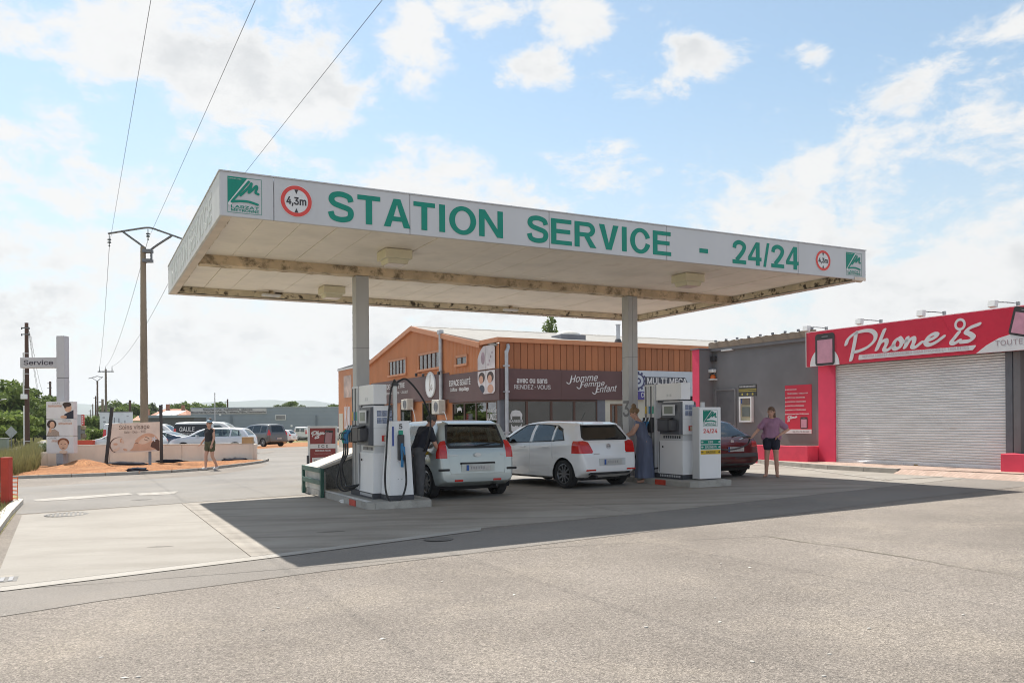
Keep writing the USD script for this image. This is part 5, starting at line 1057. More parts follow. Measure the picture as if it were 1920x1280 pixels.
gN1, gN0 = planeE(569, 890, 2.64)[0], planeE(603, 900, 2.64)[0]; zg0 = zL(2.64, 6, -.0); zg1 = planeE(603, 880, 2.64)[1]
for n in (gN1, gN0): GF.part('post', bx(2.61, 2.68, n - .05, n + .05, zg0, zg1 + .02, .006), gr_m)
for z in (zg1 - .07, zg0 + (zg1 - zg0) * .46): GF.part('rail', bx(2.60, 2.64, gN0, gN1, z, z + .10, .006), gr_m)
GF.part('back_panel', bx(2.70, 2.72, gN0, gN1, zi, zg1 - .05), paint('pale_back_panel', (.42, .42, .39), .6))
# pavement sign board
q = Dp(603, 835, 21.6); E_, N_q = EN(q); zb1_, zb2_ = planeN(600, 871, N_q)[1], planeN(600, 798.5, N_q)[1]; e0, e1 = planeN(577.5, 835, N_q)[0], planeN(632.5, 835, N_q)[0]; wb, hb = e1 - e0, zb2_ - zb1_
SB = Site('pavement_sign', 'red pavement sign for telephone repairs in a white frame behind the left island', 'sandwich board', (e0 + e1) / 2, N_q, float(gz(*q[:2])))
SB.part('frame', [bx(e0, e0 + .05, N_q - .02, N_q + .03, zb1_, zb2_, .006), bx(e1 - .05, e1, N_q - .02, N_q + .03, zb1_, zb2_, .006), bx(e0 + .05, e1 - .05, N_q - .02, N_q + .03, zb2_ - .05, zb2_), bx(e0 + .05, e1 - .05, N_q - .02, N_q + .03, zb1_, zb1_ + .04)], pump_g)
sunred = paint('faded_red_print', (.24, .045, .045), .5, var=.06)
SB.part('panel', bx(e0 + .05, e1 - .05, N_q - .005, N_q + .02, zb1_ + .04, zb2_ - .05), sunred)
for e in (e0, e1): SB.part('leg', bx(e - .03, e + .02, N_q - .03, N_q + .03, SB.o[2], zb1_ + hb * .25), plinth)
for i, l in enumerate(PH):
    k = wb * .50 / 700.; dx, dy = (0, 0) if i < 6 else (-700, 230)
    SB.part('script_letter', faceS(flat(LineString(smooth_line(np.array([((x - 465 + dx) * k, (420 - y - dy) * k) for x, y in l]), 4)).buffer(.014, 4), .003), e0 + wb * .12, N_q - .005, zb1_ + hb * .78), sign_white)
SB.part('band', bx(e0 + .05, e1 - .05, N_q - .008, N_q - .005, zb1_ + hb * .42, zb1_ + hb * .54), sign_white)
SB.part('lettering', faceS(text('I C I', hb * .07, wb * .34, .003, True), e0 + wb * .33, N_q - .008, zb1_ + hb * .445), black_v, kind='stuff')
SB.part('lettering', faceS(text('RÉPARATION', hb * .045, wb * .52, .003, True), e0 + wb * .24, N_q - .005, zb1_ + hb * .345), sign_white, kind='stuff')
SB.part('lettering', faceS(text('Téléphones & Tablettes', hb * .035, wb * .62, .003), e0 + wb * .2, N_q - .005, zb1_ + hb * .27), paint('pale_red_print', (.45, .24, .22), .5), kind='stuff')
SB.part('number_plate', bx(e0 + .10, e1 - .10, N_q - .008, N_q - .005, zb1_ + hb * .06, zb1_ + hb * .19), sign_white)
SB.part('lettering', faceS(text('04 75 75 00 80', hb * .05, wb * .6, .003, True), e0 + wb * .2, N_q - .008, zb1_ + hb * .08), black_v, kind='stuff')
# handset picture on the board
SB.part('handset_case', faceS(flat(affinity.rotate(sbox(0, 0, wb * .27, hb * .34), -6).buffer(0), .003), e0 + wb * .56, N_q - .005, zb1_ + hb * .55), black_v)
SB.part('handset_screen', faceS(flat(affinity.rotate(sbox(wb * .02, hb * .0, wb * .25, hb * .28), -6), .003), e0 + wb * .56, N_q - .008, zb1_ + hb * .552), paint('pink_screen_dim', (.34, .19, .21), .5))
# crumpled paper by the island
pp = trimesh.creation.icosphere(2, .07); pp.vertices *= (1 + .5 * (meshkit.noise(pp.vertices * 22 + 5)[:, None] - .5) * 2) * np.array([1.6, .9, .7]); q = G(648, 942.5)
t = thing('crumpled_paper', 'crumpled white paper lying against the left island', 'litter', (q[0], q[1], q[2] + .03)); part(t, 'paper', pp, white_p)
q = G(1278, 912); t = thing('paper_scrap', 'small white paper scrap on the ground before the right island', 'litter', (q[0], q[1], q[2] + .012)); part(t, 'paper', mv(hull([(-.05, -.03, 0), (.05, -.02, .012), (.04, .04, 0), (-.04, .03, .02)]), (0, 0, 0)), white_p)

# ------------------------------------------------------------------ cars
tyre_m = paint('tyre_rubber', (.020, .020, .021), .8, var=.15, scale=8)
rim_m = paint('alloy_rim', (.42, .42, .43), .3, metal=.8)
wellm = paint('wheel_well', (.010, .010, .011), .9)
trimblack = paint('car_black_trim', (.02, .02, .022), .5)
seat_m = paint('car_interior', (.035, .035, .04), .8)
lamp_red = paint('tail_lamp_red', (.50, .018, .014), .15, var=.15, scale=6, coat=.8)
lamp_clear = paint('tail_lamp_clear', (.40, .30, .28), .15, coat=.8)
chrome = paint('chrome', (.55, .56, .57), .32, metal=.6)
plate_w = paint('number_plate', (.50, .49, .47), .4, var=.12, scale=12); plate_b = paint('plate_band', (.03, .10, .35), .4)
car_glass = glass('car_glass', (.74, .79, .78), (.92, .95, .95), 1.55, .01, .03)
car_glass_dark = glass('car_glass_dark', (.20, .23, .23), (.92, .95, .95), 1.6, .01, .05)
def carpaint(name, col, metal=.25, dirty=None):
    return paint(name, col, .32, var=.025, scale=1.5, metal=metal, coat=1.0, dirt=dirty, dirt_at=(.55, .85))
def cr(xs, pts):
    p = np.array(sorted(pts)); from_ = np.interp(xs, p[:, 0], p[:, 1])
    from scipy.interpolate import PchipInterpolator
    return PchipInterpolator(p[:, 0], p[:, 1])(np.clip(xs, p[0, 0], p[-1, 0]))
class Car:
    """A car as a lofted body. x runs from the rear (0) to the nose (L), y to the left, z up from the ground."""
    def __init__(s, L, W, top, bot, plan, belt, tumble=.34, crown=.02, flare=.0):
        s.L, s.W, s.top, s.bot, s.plan, s.belt, s.tumble, s.crown = L, W, top, bot, plan, belt, tumble, crown
    def loft(s, inset=0., dense=.014):
        i = inset; L = s.L
        xs = np.unique(np.round(np.concatenate([np.linspace(0, .5, int(.5 / dense)), np.linspace(.5, L - .45, 46), np.linspace(L - .45, L, 26)]), 4))
        t = cr(xs, s.top); b = cr(xs, s.bot); w = cr(xs, s.plan) * s.W / 2; bl = cr(xs, s.belt)
        t = t - i; b = b + i; w = w - i
        X = np.clip(xs, i, L - i); X = X + np.linspace(0, 1e-4, len(X))
        rings = []
        for x, tt, bb, ww, ll in zip(X, t, b, w, bl):
            tt = max(tt, bb + .06); sh = min(ll, tt - .035); sh = max(sh, bb + .05); g = max(0, tt - sh - .035)
            wt = max(ww * .955 - s.tumble * g, .12); rr = min(.10, .35 * max(tt - sh, .02) + .004); m = bb + (sh - bb) * .62; lo = bb + (sh - bb) * .22
            half = [(0, bb), (ww * .55, bb), (ww * .88, bb + .008), (ww * .955, bb + .045), (ww * .985, lo), (ww, m), (ww * .992, sh - (sh - bb) * .12), (ww * .97, sh - .012), (ww * .955, sh), (ww * .955 - (ww * .955 - wt) * .5 + .006, sh + (tt - sh) * .5 if g > .02 else sh + .2 * (tt - sh)),
                    (wt + .01, tt - rr), (wt - rr * .3, tt - rr * .42), (wt - rr * 1.1, tt - rr * .10 - s.crown * .3), (wt * .55, tt - s.crown * .08), (0, tt)]
            half = [(max(y, 0), z) for y, z in half]
            rings.append([(x, y, z) for y, z in half] + [(x, -y, z) for y, z in half[-2:0:-1]])
        n = len(rings[0]); v = np.array(rings).reshape(-1, 3); f = []
        for k in range(len(rings) - 1):
            for j in range(n):
                j2 = (j + 1) % n; a, b_, c, d = k * n + j, k * n + j2, (k + 1) * n + j2, (k + 1) * n + j; f += [[a, c, b_], [a, d, c]]
        for base, rev in ((0, False), ((len(rings) - 1) * n, True)):
            c0 = len(v); v = np.vstack([v, v[base:base + n].mean(0)])
            for j in range(n):
                q = [c0, base + j, base + (j + 1) % n]; f.append(q[::-1] if rev else q)
        m = trimesh.Trimesh(v, f, process=True); m.fix_normals()
        if m.volume < 0: m.invert()
        M = m3.Manifold(m3.Mesh(np.asarray(m.vertices, np.float32), np.asarray(m.faces, np.uint32)))
        return M
def M_(m):
    m = as_tm(m).copy(); m.merge_vertices(); m.fix_normals()
    if m.volume < 0: m.invert()
    return m3.Manifold(m3.Mesh(np.asarray(m.vertices, np.float32), np.asarray(m.faces, np.uint32)))
def cutY(poly, both=True, y0=.25, y1=1.6):
    a = M_(prismY(poly, y0, y1)); return a + M_(prismY(poly, -y1, -y0)) if both else a
def cutX(poly, x0, x1): return M_(prismX(poly, x0, x1))
def wheel(p, x, y, r, w, out, spokes, name, rimmat=None, dark=False):
    """One wheel: tyre, rim with spokes, brake disc behind."""
    T = lambda m: mv(mv(m, rx=-math.pi / 2 if out > 0 else math.pi / 2), (x, y, r))
    q = r * .70
    t = part(p, name, T(lathe([(q, -w / 2), (r * .90, -w / 2), (r * .965, -w * .44), (r, -w * .30), (r, w * .30), (r * .965, w * .44), (r * .90, w / 2), (q, w * .47), (q, -w / 2)], 32)), tyre_m, smooth=35)
    part(t, 'rim', T([lathe([(q, -w * .4), (q, w * .44), (q * .93, w * .46), (q * .90, w * .38), (q * .90, -w * .4)], 28), lathe([(0, w * .40), (q * .20, w * .40), (q * .20, w * .28), (0, w * .28)], 14)] + [mv(hull([(q * .12, a, z) for a in (-q * .10, q * .10) for z in (w * .30, w * .40)] + [(q * .92, a, z) for a in (-q * .06, q * .06) for z in (w * .30, w * .42)]), rz=k * 2 * math.pi / spokes) for k in range(spokes)]), rimmat or rim_m)
    part(t, 'brake', T(lathe([(q * .9, w * .05), (0, w * .05)], 20)), wellm)
def rearx(car, z, dx=0.):
    xs = np.linspace(0, 1.2, 600); t = cr(xs, car.top); k = np.argmax(t >= z); return float(xs[k]) + dx
def build_car(t, car, paint_m, spec):
    """Cuts the lofted body into shell, glass and lamps and adds wheels and fittings under the thing t."""
    B, Bi, Bo = car.loft(), car.loft(.035), car.loft(-.010)
    shell = B - Bi
    gl = B - car.loft(.008); glcut = None; glm = spec.get('glass', car_glass)
    for nm, c in spec['windows']:
        for piece in (gl ^ c).decompose(): part(t, nm, piece, glm, smooth=40)
        fr = None
        glcut = c if glcut is None else glcut + c
    shell = shell - glcut
    r, wr = spec['wheel'], spec['wheel_w']; yo = car.W / 2
    for x in spec['axles']:
        for sg in (1, -1):
            c = M_(cyl((x, sg * (yo - .30), r), (x, sg * (yo + .2), r), r + .045, sides=36)); shell = shell - c
            ln = M_(cyl((x, sg * (yo - .31), r), (x, sg * (yo - .012), r), r + .05, sides=30)) - M_(cyl((x, sg * (yo - .30), r), (x, sg * (yo + .1), r), r + .042, sides=30))
            part(t, 'wheel_well', ln ^ (B + M_(bx(x - r - .1, x + r + .1, -yo, yo, car_bot(car, x) - .02, r + .3))), wellm)
            wheel(t, x, sg * (yo - wr / 2 - .012), r, wr, sg, spec.get('spokes', 5), 'wheel', spec.get('rim'))
    for nm, c, m in spec.get('lamps', []):
        for piece in ((Bo - car.loft(.02)) ^ c).decompose(): part(t, nm, piece, m, smooth=40)
        shell = shell - c
    for nm, c, m in spec.get('skins', []):             # plastic or painted areas that sit in the body's own skin
        for piece in ((car.loft(-.006) - car.loft(.02)) ^ c).decompose(): part(t, nm, piece, m, smooth=40)
    g = spec.get('grooves')
    if g is not None: shell = shell - (g - car.loft(.012))
    part(t, 'body', shell, paint_m, smooth=38)
    part(t, 'underbody', bx(.3, car.L - .3, -yo + .25, yo - .25, .17, .30), wellm)
    zs = spec.get('seat', .62); xm = spec.get('cabin', car.L * .45)
    for x in (xm, xm + .85):
        for y in (-.36, .36):
            part(t, 'seat', [bx(x - .06, x + .08, y - .24, y + .24, .45, zs + .38, .04), bx(x - .02, x + .08, y - .12, y + .12, zs + .40, zs + .60, .04), bx(x + .05, x + .5, y - .24, y + .24, .38, .52, .04)], seat_m)
    part(t, 'dashboard', bx(xm + 1.45, xm + 1.8, -.6, .6, .55, .88, .05), seat_m)
def car_bot(car, x): return float(cr(np.array([x]), car.bot)[0])
def place_car(name, label, pos, heading, group=None, kind='car'):
    """heading: direction of the nose, radians from +x; pos: world point of the middle of the rear bumper, on the ground."""
    return thing(name, label, kind, pos, heading, group)
def plate(t, x, y, z, w=.50, h=.11, lean=0.):
    p = part(t, 'number_plate', bx(x - .012, x, y - w / 2, y + w / 2, z, z + h), plate_w)
    part(p, 'plate_band', bx(x - .014, x - .012, y + w / 2 - .05, y + w / 2, z, z + h), plate_b)
    part(p, 'plate_marks', [bx(x - .0135, x - .012, y + w / 2 - .12 - k * .055, y + w / 2 - .09 - k * .055, z + .03, z + .08) for k in range(6)], paint('blurred_characters', (.34, .33, .33), .6), kind='stuff')
def mirror(t, x, y, z, m):
    s = 1 if y > 0 else -1
    part(t, 'door_mirror', hull([(x + dx, y + s * dy, z + dz) for dx, dy, dz in ((0, 0, 0), (.05, 0, .0), (0, .18, -.01), (.09, .16, .0), (0, .19, .13), (.07, .17, .13), (0, .03, .14), (.06, .03, .13))]), m)
def poly(*p): return Polygon(p)
def rearpoly(*p): return Polygon([(y, z) for y, z in p])
def sym(p): return [tuple(q) for q in p] + [(-y, z) for y, z in p[::-1]]

# --- the pale green family hatchback at the left pump
fus = Car(4.02, 1.72, [(0, .50), (.015, .62), (.035, .78), (.06, .93), (.10, 1.02), (.20, 1.22), (.31, 1.43), (.36, 1.49), (.50, 1.52), (1.2, 1.545), (2.0, 1.53), (2.45, 1.46), (2.75, 1.32), (3.25, 1.02), (3.45, .95), (3.75, .86), (3.92, .76), (3.99, .62), (4.02, .48)],
          [(0, .34), (.1, .30), (.4, .22), (3.5, .2), (4.02, .28)], [(0, .86), (.04, .92), (.15, .965), (.5, 1.0), (3.2, .99), (3.7, .90), (3.9, .78), (4.02, .60)], [(0, .97), (.3, .98), (3.3, .90), (4.02, .8)], .26)
fus_paint = carpaint('pale_green_car_paint', (.44, .485, .475), .35, (.38, .42, .41))
h_f = TH + math.pi / 2                                   # it points along +N
wheelL = W2(4.53, 3.18); wheelR = W2(6.02, 3.18)
def rear_point(E, N, dx): q = W2(E, N - dx); return np.array([q[0], q[1], gz(*W2(E, N))])
FU = place_car('parked_car', 'pale green family hatchback being refuelled at the left pump', rear_point(5.16, 3.10, .62), TH + math.pi / 2 + rad(2), kind='car')
win = [('rear_window', cutX(rearpoly(*sym([(0, 1.03), (.55, 1.035), (.605, 1.10), (.55, 1.40), (.50, 1.435), (0, 1.45)])), -.1, .9)),
       ('windscreen', cutX(rearpoly(*sym([(0, 1.02), (.66, 1.0), (.55, 1.44), (0, 1.48)])), 2.35, 3.5)),
       ('side_window', cutY(poly((.46, 1.06), (.42, 1.20), (.62, 1.40), (.95, 1.43), (.93, 1.02)), y0=.45)), ('side_window', cutY(poly((1.03, 1.01), (1.05, 1.43), (1.78, 1.42), (1.80, .98)), y0=.45)), ('side_window', cutY(poly((1.88, .98), (1.86, 1.42), (2.35, 1.37), (2.95, 1.03), (2.95, .97)), y0=.45))]
tl = cutX(unary_union([rearpoly((.645, .80), (.90, .80), (.90, 1.05), (.72, 1.36), (.62, 1.46), (.575, 1.45), (.645, 1.15))]), -.05, .16) ; tl = tl + cutX(unary_union([rearpoly((-.645, .80), (-.90, .80), (-.90, 1.05), (-.72, 1.36), (-.62, 1.46), (-.575, 1.45), (-.645, 1.15))]), -.05, .16)
gv = cutX(rearpoly((.585, .50), (.595, .50), (.63, 1.0), (.62, 1.0)), -.1, .25) + cutX(rearpoly((-.585, .50), (-.595, .50), (-.63, 1.0), (-.62, 1.0)), -.1, .25) + cutX(rearpoly((-.59, .495), (.59, .495), (.59, .505), (-.59, .505)), -.1, .2) + cutY(poly((1.0, .3), (1.008, .3), (.998, 1.0), (.99, 1.0)), y0=.5) + cutY(poly((1.83, .3), (1.838, .3), (1.838, 1.0), (1.83, 1.0)), y0=.5)
build_car(FU, fus, fus_paint, dict(windows=win, wheel=.315, wheel_w=.20, axles=(.64, 3.13), spokes=9, cabin=1.3, seat=.70,
    lamps=[('tail_lamp', tl, lamp_red)], skins=[('window_surround', cutX(rearpoly(*sym([(0, .985), (.60, .99), (.645, 1.08), (.575, 1.44), (.52, 1.47), (0, 1.49)])) - rearpoly(*sym([(0, 1.035), (.545, 1.04), (.60, 1.10), (.545, 1.395), (.50, 1.43), (0, 1.445)])), -.1, .36), trimblack)], grooves=gv))
for s_ in (1, -1): part(FU, 'bumper_strip', bx(.0 - .004, .05, s_ * .74 - .13, s_ * .74 + .10, .555, .60, .01), trimblack)
part(FU, 'number_recess', bx(-.004, .012, -.36, .36, .36 + .17, .50 + .18, .0), fus_paint); plate(FU, -.004, 0, .555, .52, .11)
part(FU, 'handle_strip', bx(rearx(fus, .70) - .03, rearx(fus, .70) + .01, -.38, .38, .675, .715, .01), trimblack)
part(FU, 'emblem', frame(flat(affinity.scale(Point(0, 0).buffer(1, 12), .075, .036), .02), (rearx(fus, .86) - .012, 0, .86), (0, -1, 0), (0, 0, 1), (-1, 0, 0)), chrome)
for y0_, y1_ in ((.42, .60), (-.60, -.52)): part(FU, 'badge', bx(rearx(fus, .84) - .006, rearx(fus, .84) + .01, min(y0_, y1_), max(y0_, y1_), .845, .862), chrome)
for s_ in (1, -1): part(FU, 'reflector', bx(-.008, .03, s_ * .42 - .09, s_ * .42 + .09, .345, .385, .006), lamp_red)
part(FU, 'high_brake_lamp', bx(.36, .40, -.15, .15, 1.455, 1.485), lamp_red); part(FU, 'spoiler_lip', hull([(.28, y, z) for y in (-.52, .52) for z in (1.455, 1.48)] + [(.5, y, 1.525) for y in (-.55, .55)] + [(.5, y, 1.47) for y in (-.55, .55)]), fus_paint)
part(FU, 'wiper', tube([(rearx(fus, 1.03) - .02, .05, 1.03), (rearx(fus, 1.10) - .015, -.45, 1.09)], .009, 5), trimblack)
for s_ in (1, -1): mirror(FU, 2.75, s_ * .82, .98, trimblack)
part(FU, 'parcel_shelf', bx(.25, .75, -.5, .5, .98, 1.0), seat_m); part(FU, 'pink_cloth', hull([(.22, .25, 1.0), (.22, -.25, 1.0), (.5, .3, 1.0), (.5, -.3, 1.0), (.34, .05, 1.07), (.4, -.15, 1.05)]), paint('pink_cloth', (.45, .10, .16), .8))
part(FU, 'exhaust', cyl((-.0, -.42, .25), (.4, -.42, .25), .03, sides=10), trimblack)
# --- the white small hatchback between the islands
pol = Car(3.97, 1.69, [(0, .50), (.012, .60), (.03, .70), (.075, .84), (.12, .95), (.20, 1.07), (.34, 1.27), (.42, 1.375), (.50, 1.41), (.9, 1.45), (1.6, 1.465), (2.1, 1.43), (2.45, 1.34), (3.05, 1.02), (3.25, .945), (3.6, .87), (3.82, .77), (3.93, .62), (3.97, .46)],
          [(0, .36), (.12, .30), (.4, .20), (3.4, .19), (3.97, .26)], [(0, .82), (.04, .89), (.15, .955), (.45, .995), (.8, 1.0), (3.1, .99), (3.6, .92), (3.85, .80), (3.97, .62)], [(0, .96), (.4, .99), (1.6, .95), (3.2, .90), (3.97, .75)], .36)
pol_paint = carpaint('white_car_paint', (.80, .80, .805), .0)
q = W2(8.39, 3.26)
PO = place_car('parked_car', 'white small hatchback with black mirrors refuelling beside the right column', rear_point(8.42, 3.30, .62), TH + math.pi / 2 + rad(9), kind='car')
win = [('rear_window', cutX(rearpoly(*sym([(0, 1.055), (.60, 1.055), (.625, 1.10), (.50, 1.345), (.46, 1.37), (0, 1.385)])), -.1, .8)),
       ('windscreen', cutX(rearpoly(*sym([(0, 1.0), (.66, .98), (.52, 1.38), (0, 1.42)])), 2.15, 3.4)),
       ('side_window', cutY(poly((.66, 1.05), (.78, 1.26), (.98, 1.345), (1.02, 1.00)), y0=.42)), ('side_window', cutY(poly((1.08, 1.0), (1.05, 1.355), (1.72, 1.375), (1.78, .975)), y0=.42)), ('side_window', cutY(poly((1.88, .97), (1.82, 1.375), (2.15, 1.35), (2.82, 1.0), (2.82, .95)), y0=.42))]
tl = cutX(rearpoly((.47, .80), (.50, .76), (.90, .76), (.90, 1.02), (.66, 1.03), (.54, 1.0)), -.05, .34) + cutX(rearpoly((-.47, .80), (-.50, .76), (-.90, .76), (-.90, 1.02), (-.66, 1.03), (-.54, 1.0)), -.05, .34)
gv = cutX(rearpoly((-.52, .672), (.52, .672), (.52, .682), (-.52, .682)), -.1, .2) + cutX(rearpoly((.50, .677), (.51, .677), (.47, .80), (.46, .80)), -.1, .2) + cutX(rearpoly((-.50, .677), (-.51, .677), (-.47, .80), (-.46, .80)), -.1, .2) + cutY(poly((1.82, .32), (1.829, .32), (1.829, 1.0), (1.82, 1.0)), y0=.5) + cutY(poly((2.95, .32), (2.959, .32), (2.959, .95), (2.95, .95)), y0=.5) + cutY(poly((.95, .62), (1.0, .66), (1.06, 1.0), (1.05, 1.0), (.99, .67), (.94, .63)), y0=.5) + cutY(poly((.72, .5), (2.95, .40), (2.95, .408), (.72, .508)), y0=.5)
build_car(PO, pol, pol_paint, dict(windows=win, wheel=.31, wheel_w=.205, axles=(.63, 3.10), spokes=10, cabin=1.25, seat=.66, rim=paint('dark_alloy_rim', (.24, .24, .25), .3, metal=.8),
    lamps=[('tail_lamp', tl, lamp_red)], skins=[('rear_glass_edge', cutX(rearpoly(*sym([(0, 1.035), (.62, 1.035), (.66, 1.10), (.53, 1.36), (.48, 1.385), (0, 1.40)])) - rearpoly(*sym([(0, 1.06), (.595, 1.06), (.62, 1.10), (.495, 1.34), (.46, 1.365), (0, 1.38)])), -.1, .45), trimblack),
        ('window_trim', cutY(poly((.62, 1.03), (.76, 1.28), (.98, 1.365), (1.75, 1.395), (2.18, 1.37), (2.92, .98), (2.90, .93)) - poly((.66, 1.05), (.78, 1.26), (.98, 1.345), (1.72, 1.375), (2.15, 1.35), (2.82, 1.0), (2.82, .95)), y0=.42), trimblack)], grooves=gv))
plate(PO, -.006, -.05, .515, .52, .11)
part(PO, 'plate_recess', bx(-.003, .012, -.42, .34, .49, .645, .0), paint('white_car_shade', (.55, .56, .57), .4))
part(PO, 'emblem', [frame(flat(Point(0, 0).buffer(.062, 14).difference(Point(0, 0).buffer(.050, 14)), .016), (rearx(pol, .90) - .006, 0, .90), (0, -1, 0), (0, 0, 1), (-1, 0, 0)), frame(flat(strokes([[(-.035, .04), (-.02, 0), (-.012, -.035)], [(-.012, -.035), (0, .002)], [(0, .002), (.012, -.035)], [(.012, -.035), (.02, 0), (.035, .04)], [(-.016, .045), (0, .012)], [(0, .012), (.016, .045)]], .006), .012), (rearx(pol, .90) - .004, 0, .90), (0, -1, 0), (0, 0, 1), (-1, 0, 0))], chrome)
part(PO, 'emblem_disc', frame(flat(Point(0, 0).buffer(.05, 14), .006), (rearx(pol, .90) - .001, 0, .90), (0, -1, 0), (0, 0, 1), (-1, 0, 0)), trimblack)
for y0_, y1_, z_ in ((.30, .46, .735), (-.55, -.46, .75)): part(PO, 'badge', bx(rearx(pol, z_) - .006, rearx(pol, z_) + .01, min(y0_, y1_), max(y0_, y1_), z_, z_ + .02), chrome)
for s_ in (1, -1): part(PO, 'reflector', bx(.004 - .014, .04, s_ * .58 - .14, s_ * .58 + .12, .385, .42, .006), lamp_red)
part(PO, 'bumper_lower', bx(.02, .12, -.58, .58, .30, .36, .01), trimblack)
part(PO, 'high_brake_lamp', bx(.41, .46, -.15, .15, 1.375, 1.40), lamp_red)
part(PO, 'spoiler_lip', hull([(.34, y, z) for y in (-.50, .50) for z in (1.365, 1.385)] + [(.6, y, 1.425) for y in (-.52, .52)] + [(.6, y, 1.37) for y in (-.52, .52)]), pol_paint)
part(PO, 'wiper', tube([(rearx(pol, 1.06) - .02, .0, 1.06), (rearx(pol, 1.10) - .02, -.42, 1.10)], .009, 5), trimblack)
part(PO, 'aerial', tube([(1.0, 0, 1.45), (.85, 0, 1.64)], .006, 5), trimblack)
part(PO, 'exhaust', cyl((.0, .42, .26), (.35, .42, .26), .032, sides=10), trimblack)
for s_ in (1, -1):
    mirror(PO, 2.62, s_ * .80, .95, trimblack)
    for x in (1.16, 1.98): part(PO, 'door_handle', bx(x, x + .20, s_ * .835 - .02, s_ * .835 + .022, .865, .895, .01), pol_paint)
# --- the dark red hatchback at the far right pump
red = Car(4.0, 1.70, [(0, .52), (.02, .62), (.05, .78), (.12, .90), (.16, .945), (.55, 1.22), (.85, 1.38), (1.2, 1.41), (1.9, 1.40), (2.3, 1.28), (2.9, .96), (3.2, .90), (3.7, .80), (3.93, .66), (4.0, .46)],
          [(0, .36), (.2, .28), (.5, .2), (4.0, .26)], [(0, .90), (.05, .95), (.4, 1.0), (3.3, .98), (3.8, .88), (4.0, .70)], [(0, .90), (4.0, .84)], .34)
red_paint = carpaint('dark_red_car_paint', (.115, .010, .012), .2)
RE = place_car('parked_car', 'dark red hatchback with grey bumper beyond the price totem', rear_point(12.02, 3.42, .62), TH + math.pi / 2 + rad(4), kind='car')
win = [('rear_window', cutX(rearpoly(*sym([(0, .985), (.63, .985), (.50, 1.33), (0, 1.35)])), -.1, .95)), ('windscreen', cutX(rearpoly(*sym([(0, .95), (.64, .93), (.52, 1.33), (0, 1.37)])), 1.95, 3.2)),
       ('side_window', cutY(poly((.62, 1.0), (.78, 1.22), (1.05, 1.32), (1.08, .95)), y0=.42)), ('side_window', cutY(poly((1.14, .95), (1.12, 1.33), (1.75, 1.33), (1.78, .94)), y0=.42)), ('side_window', cutY(poly((1.85, .94), (1.82, 1.32), (2.05, 1.29), (2.65, .97), (2.65, .92)), y0=.42))]
tl = cutX(rearpoly((.60, .74), (.90, .74), (.90, .885), (.66, .885)), -.05, .22) + cutX(rearpoly((-.60, .74), (-.90, .74), (-.90, .885), (-.66, .885)), -.05, .22)
build_car(RE, red, red_paint, dict(windows=win, wheel=.29, wheel_w=.18, axles=(.66, 3.2), spokes=8, cabin=1.3, seat=.6, lamps=[('tail_lamp', tl, lamp_red)], skins=[('bumper', cutX(rearpoly((-.95, .30), (.95, .30), (.95, .60), (-.95, .60)), -.1, .75), paint('grey_bumper_plastic', (.075, .075, .078), .6))]))
plate(RE, rearx(red, .70) - .012, -.05, .64, .52, .11); part(RE, 'emblem', frame(flat(Point(0, 0).buffer(.055, 10), .015), (rearx(red, .88) - .006, 0, .87), (0, -1, 0), (0, 0, 1), (-1, 0, 0)), chrome)
part(RE, 'wiper', tube([(rearx(red, .99) - .02, -.1, .99), (rearx(red, 1.07) - .02, -.55, 1.04)], .01, 5), trimblack)
for s_ in (1, -1): mirror(RE, 2.5, s_ * .81, .92, trimblack)

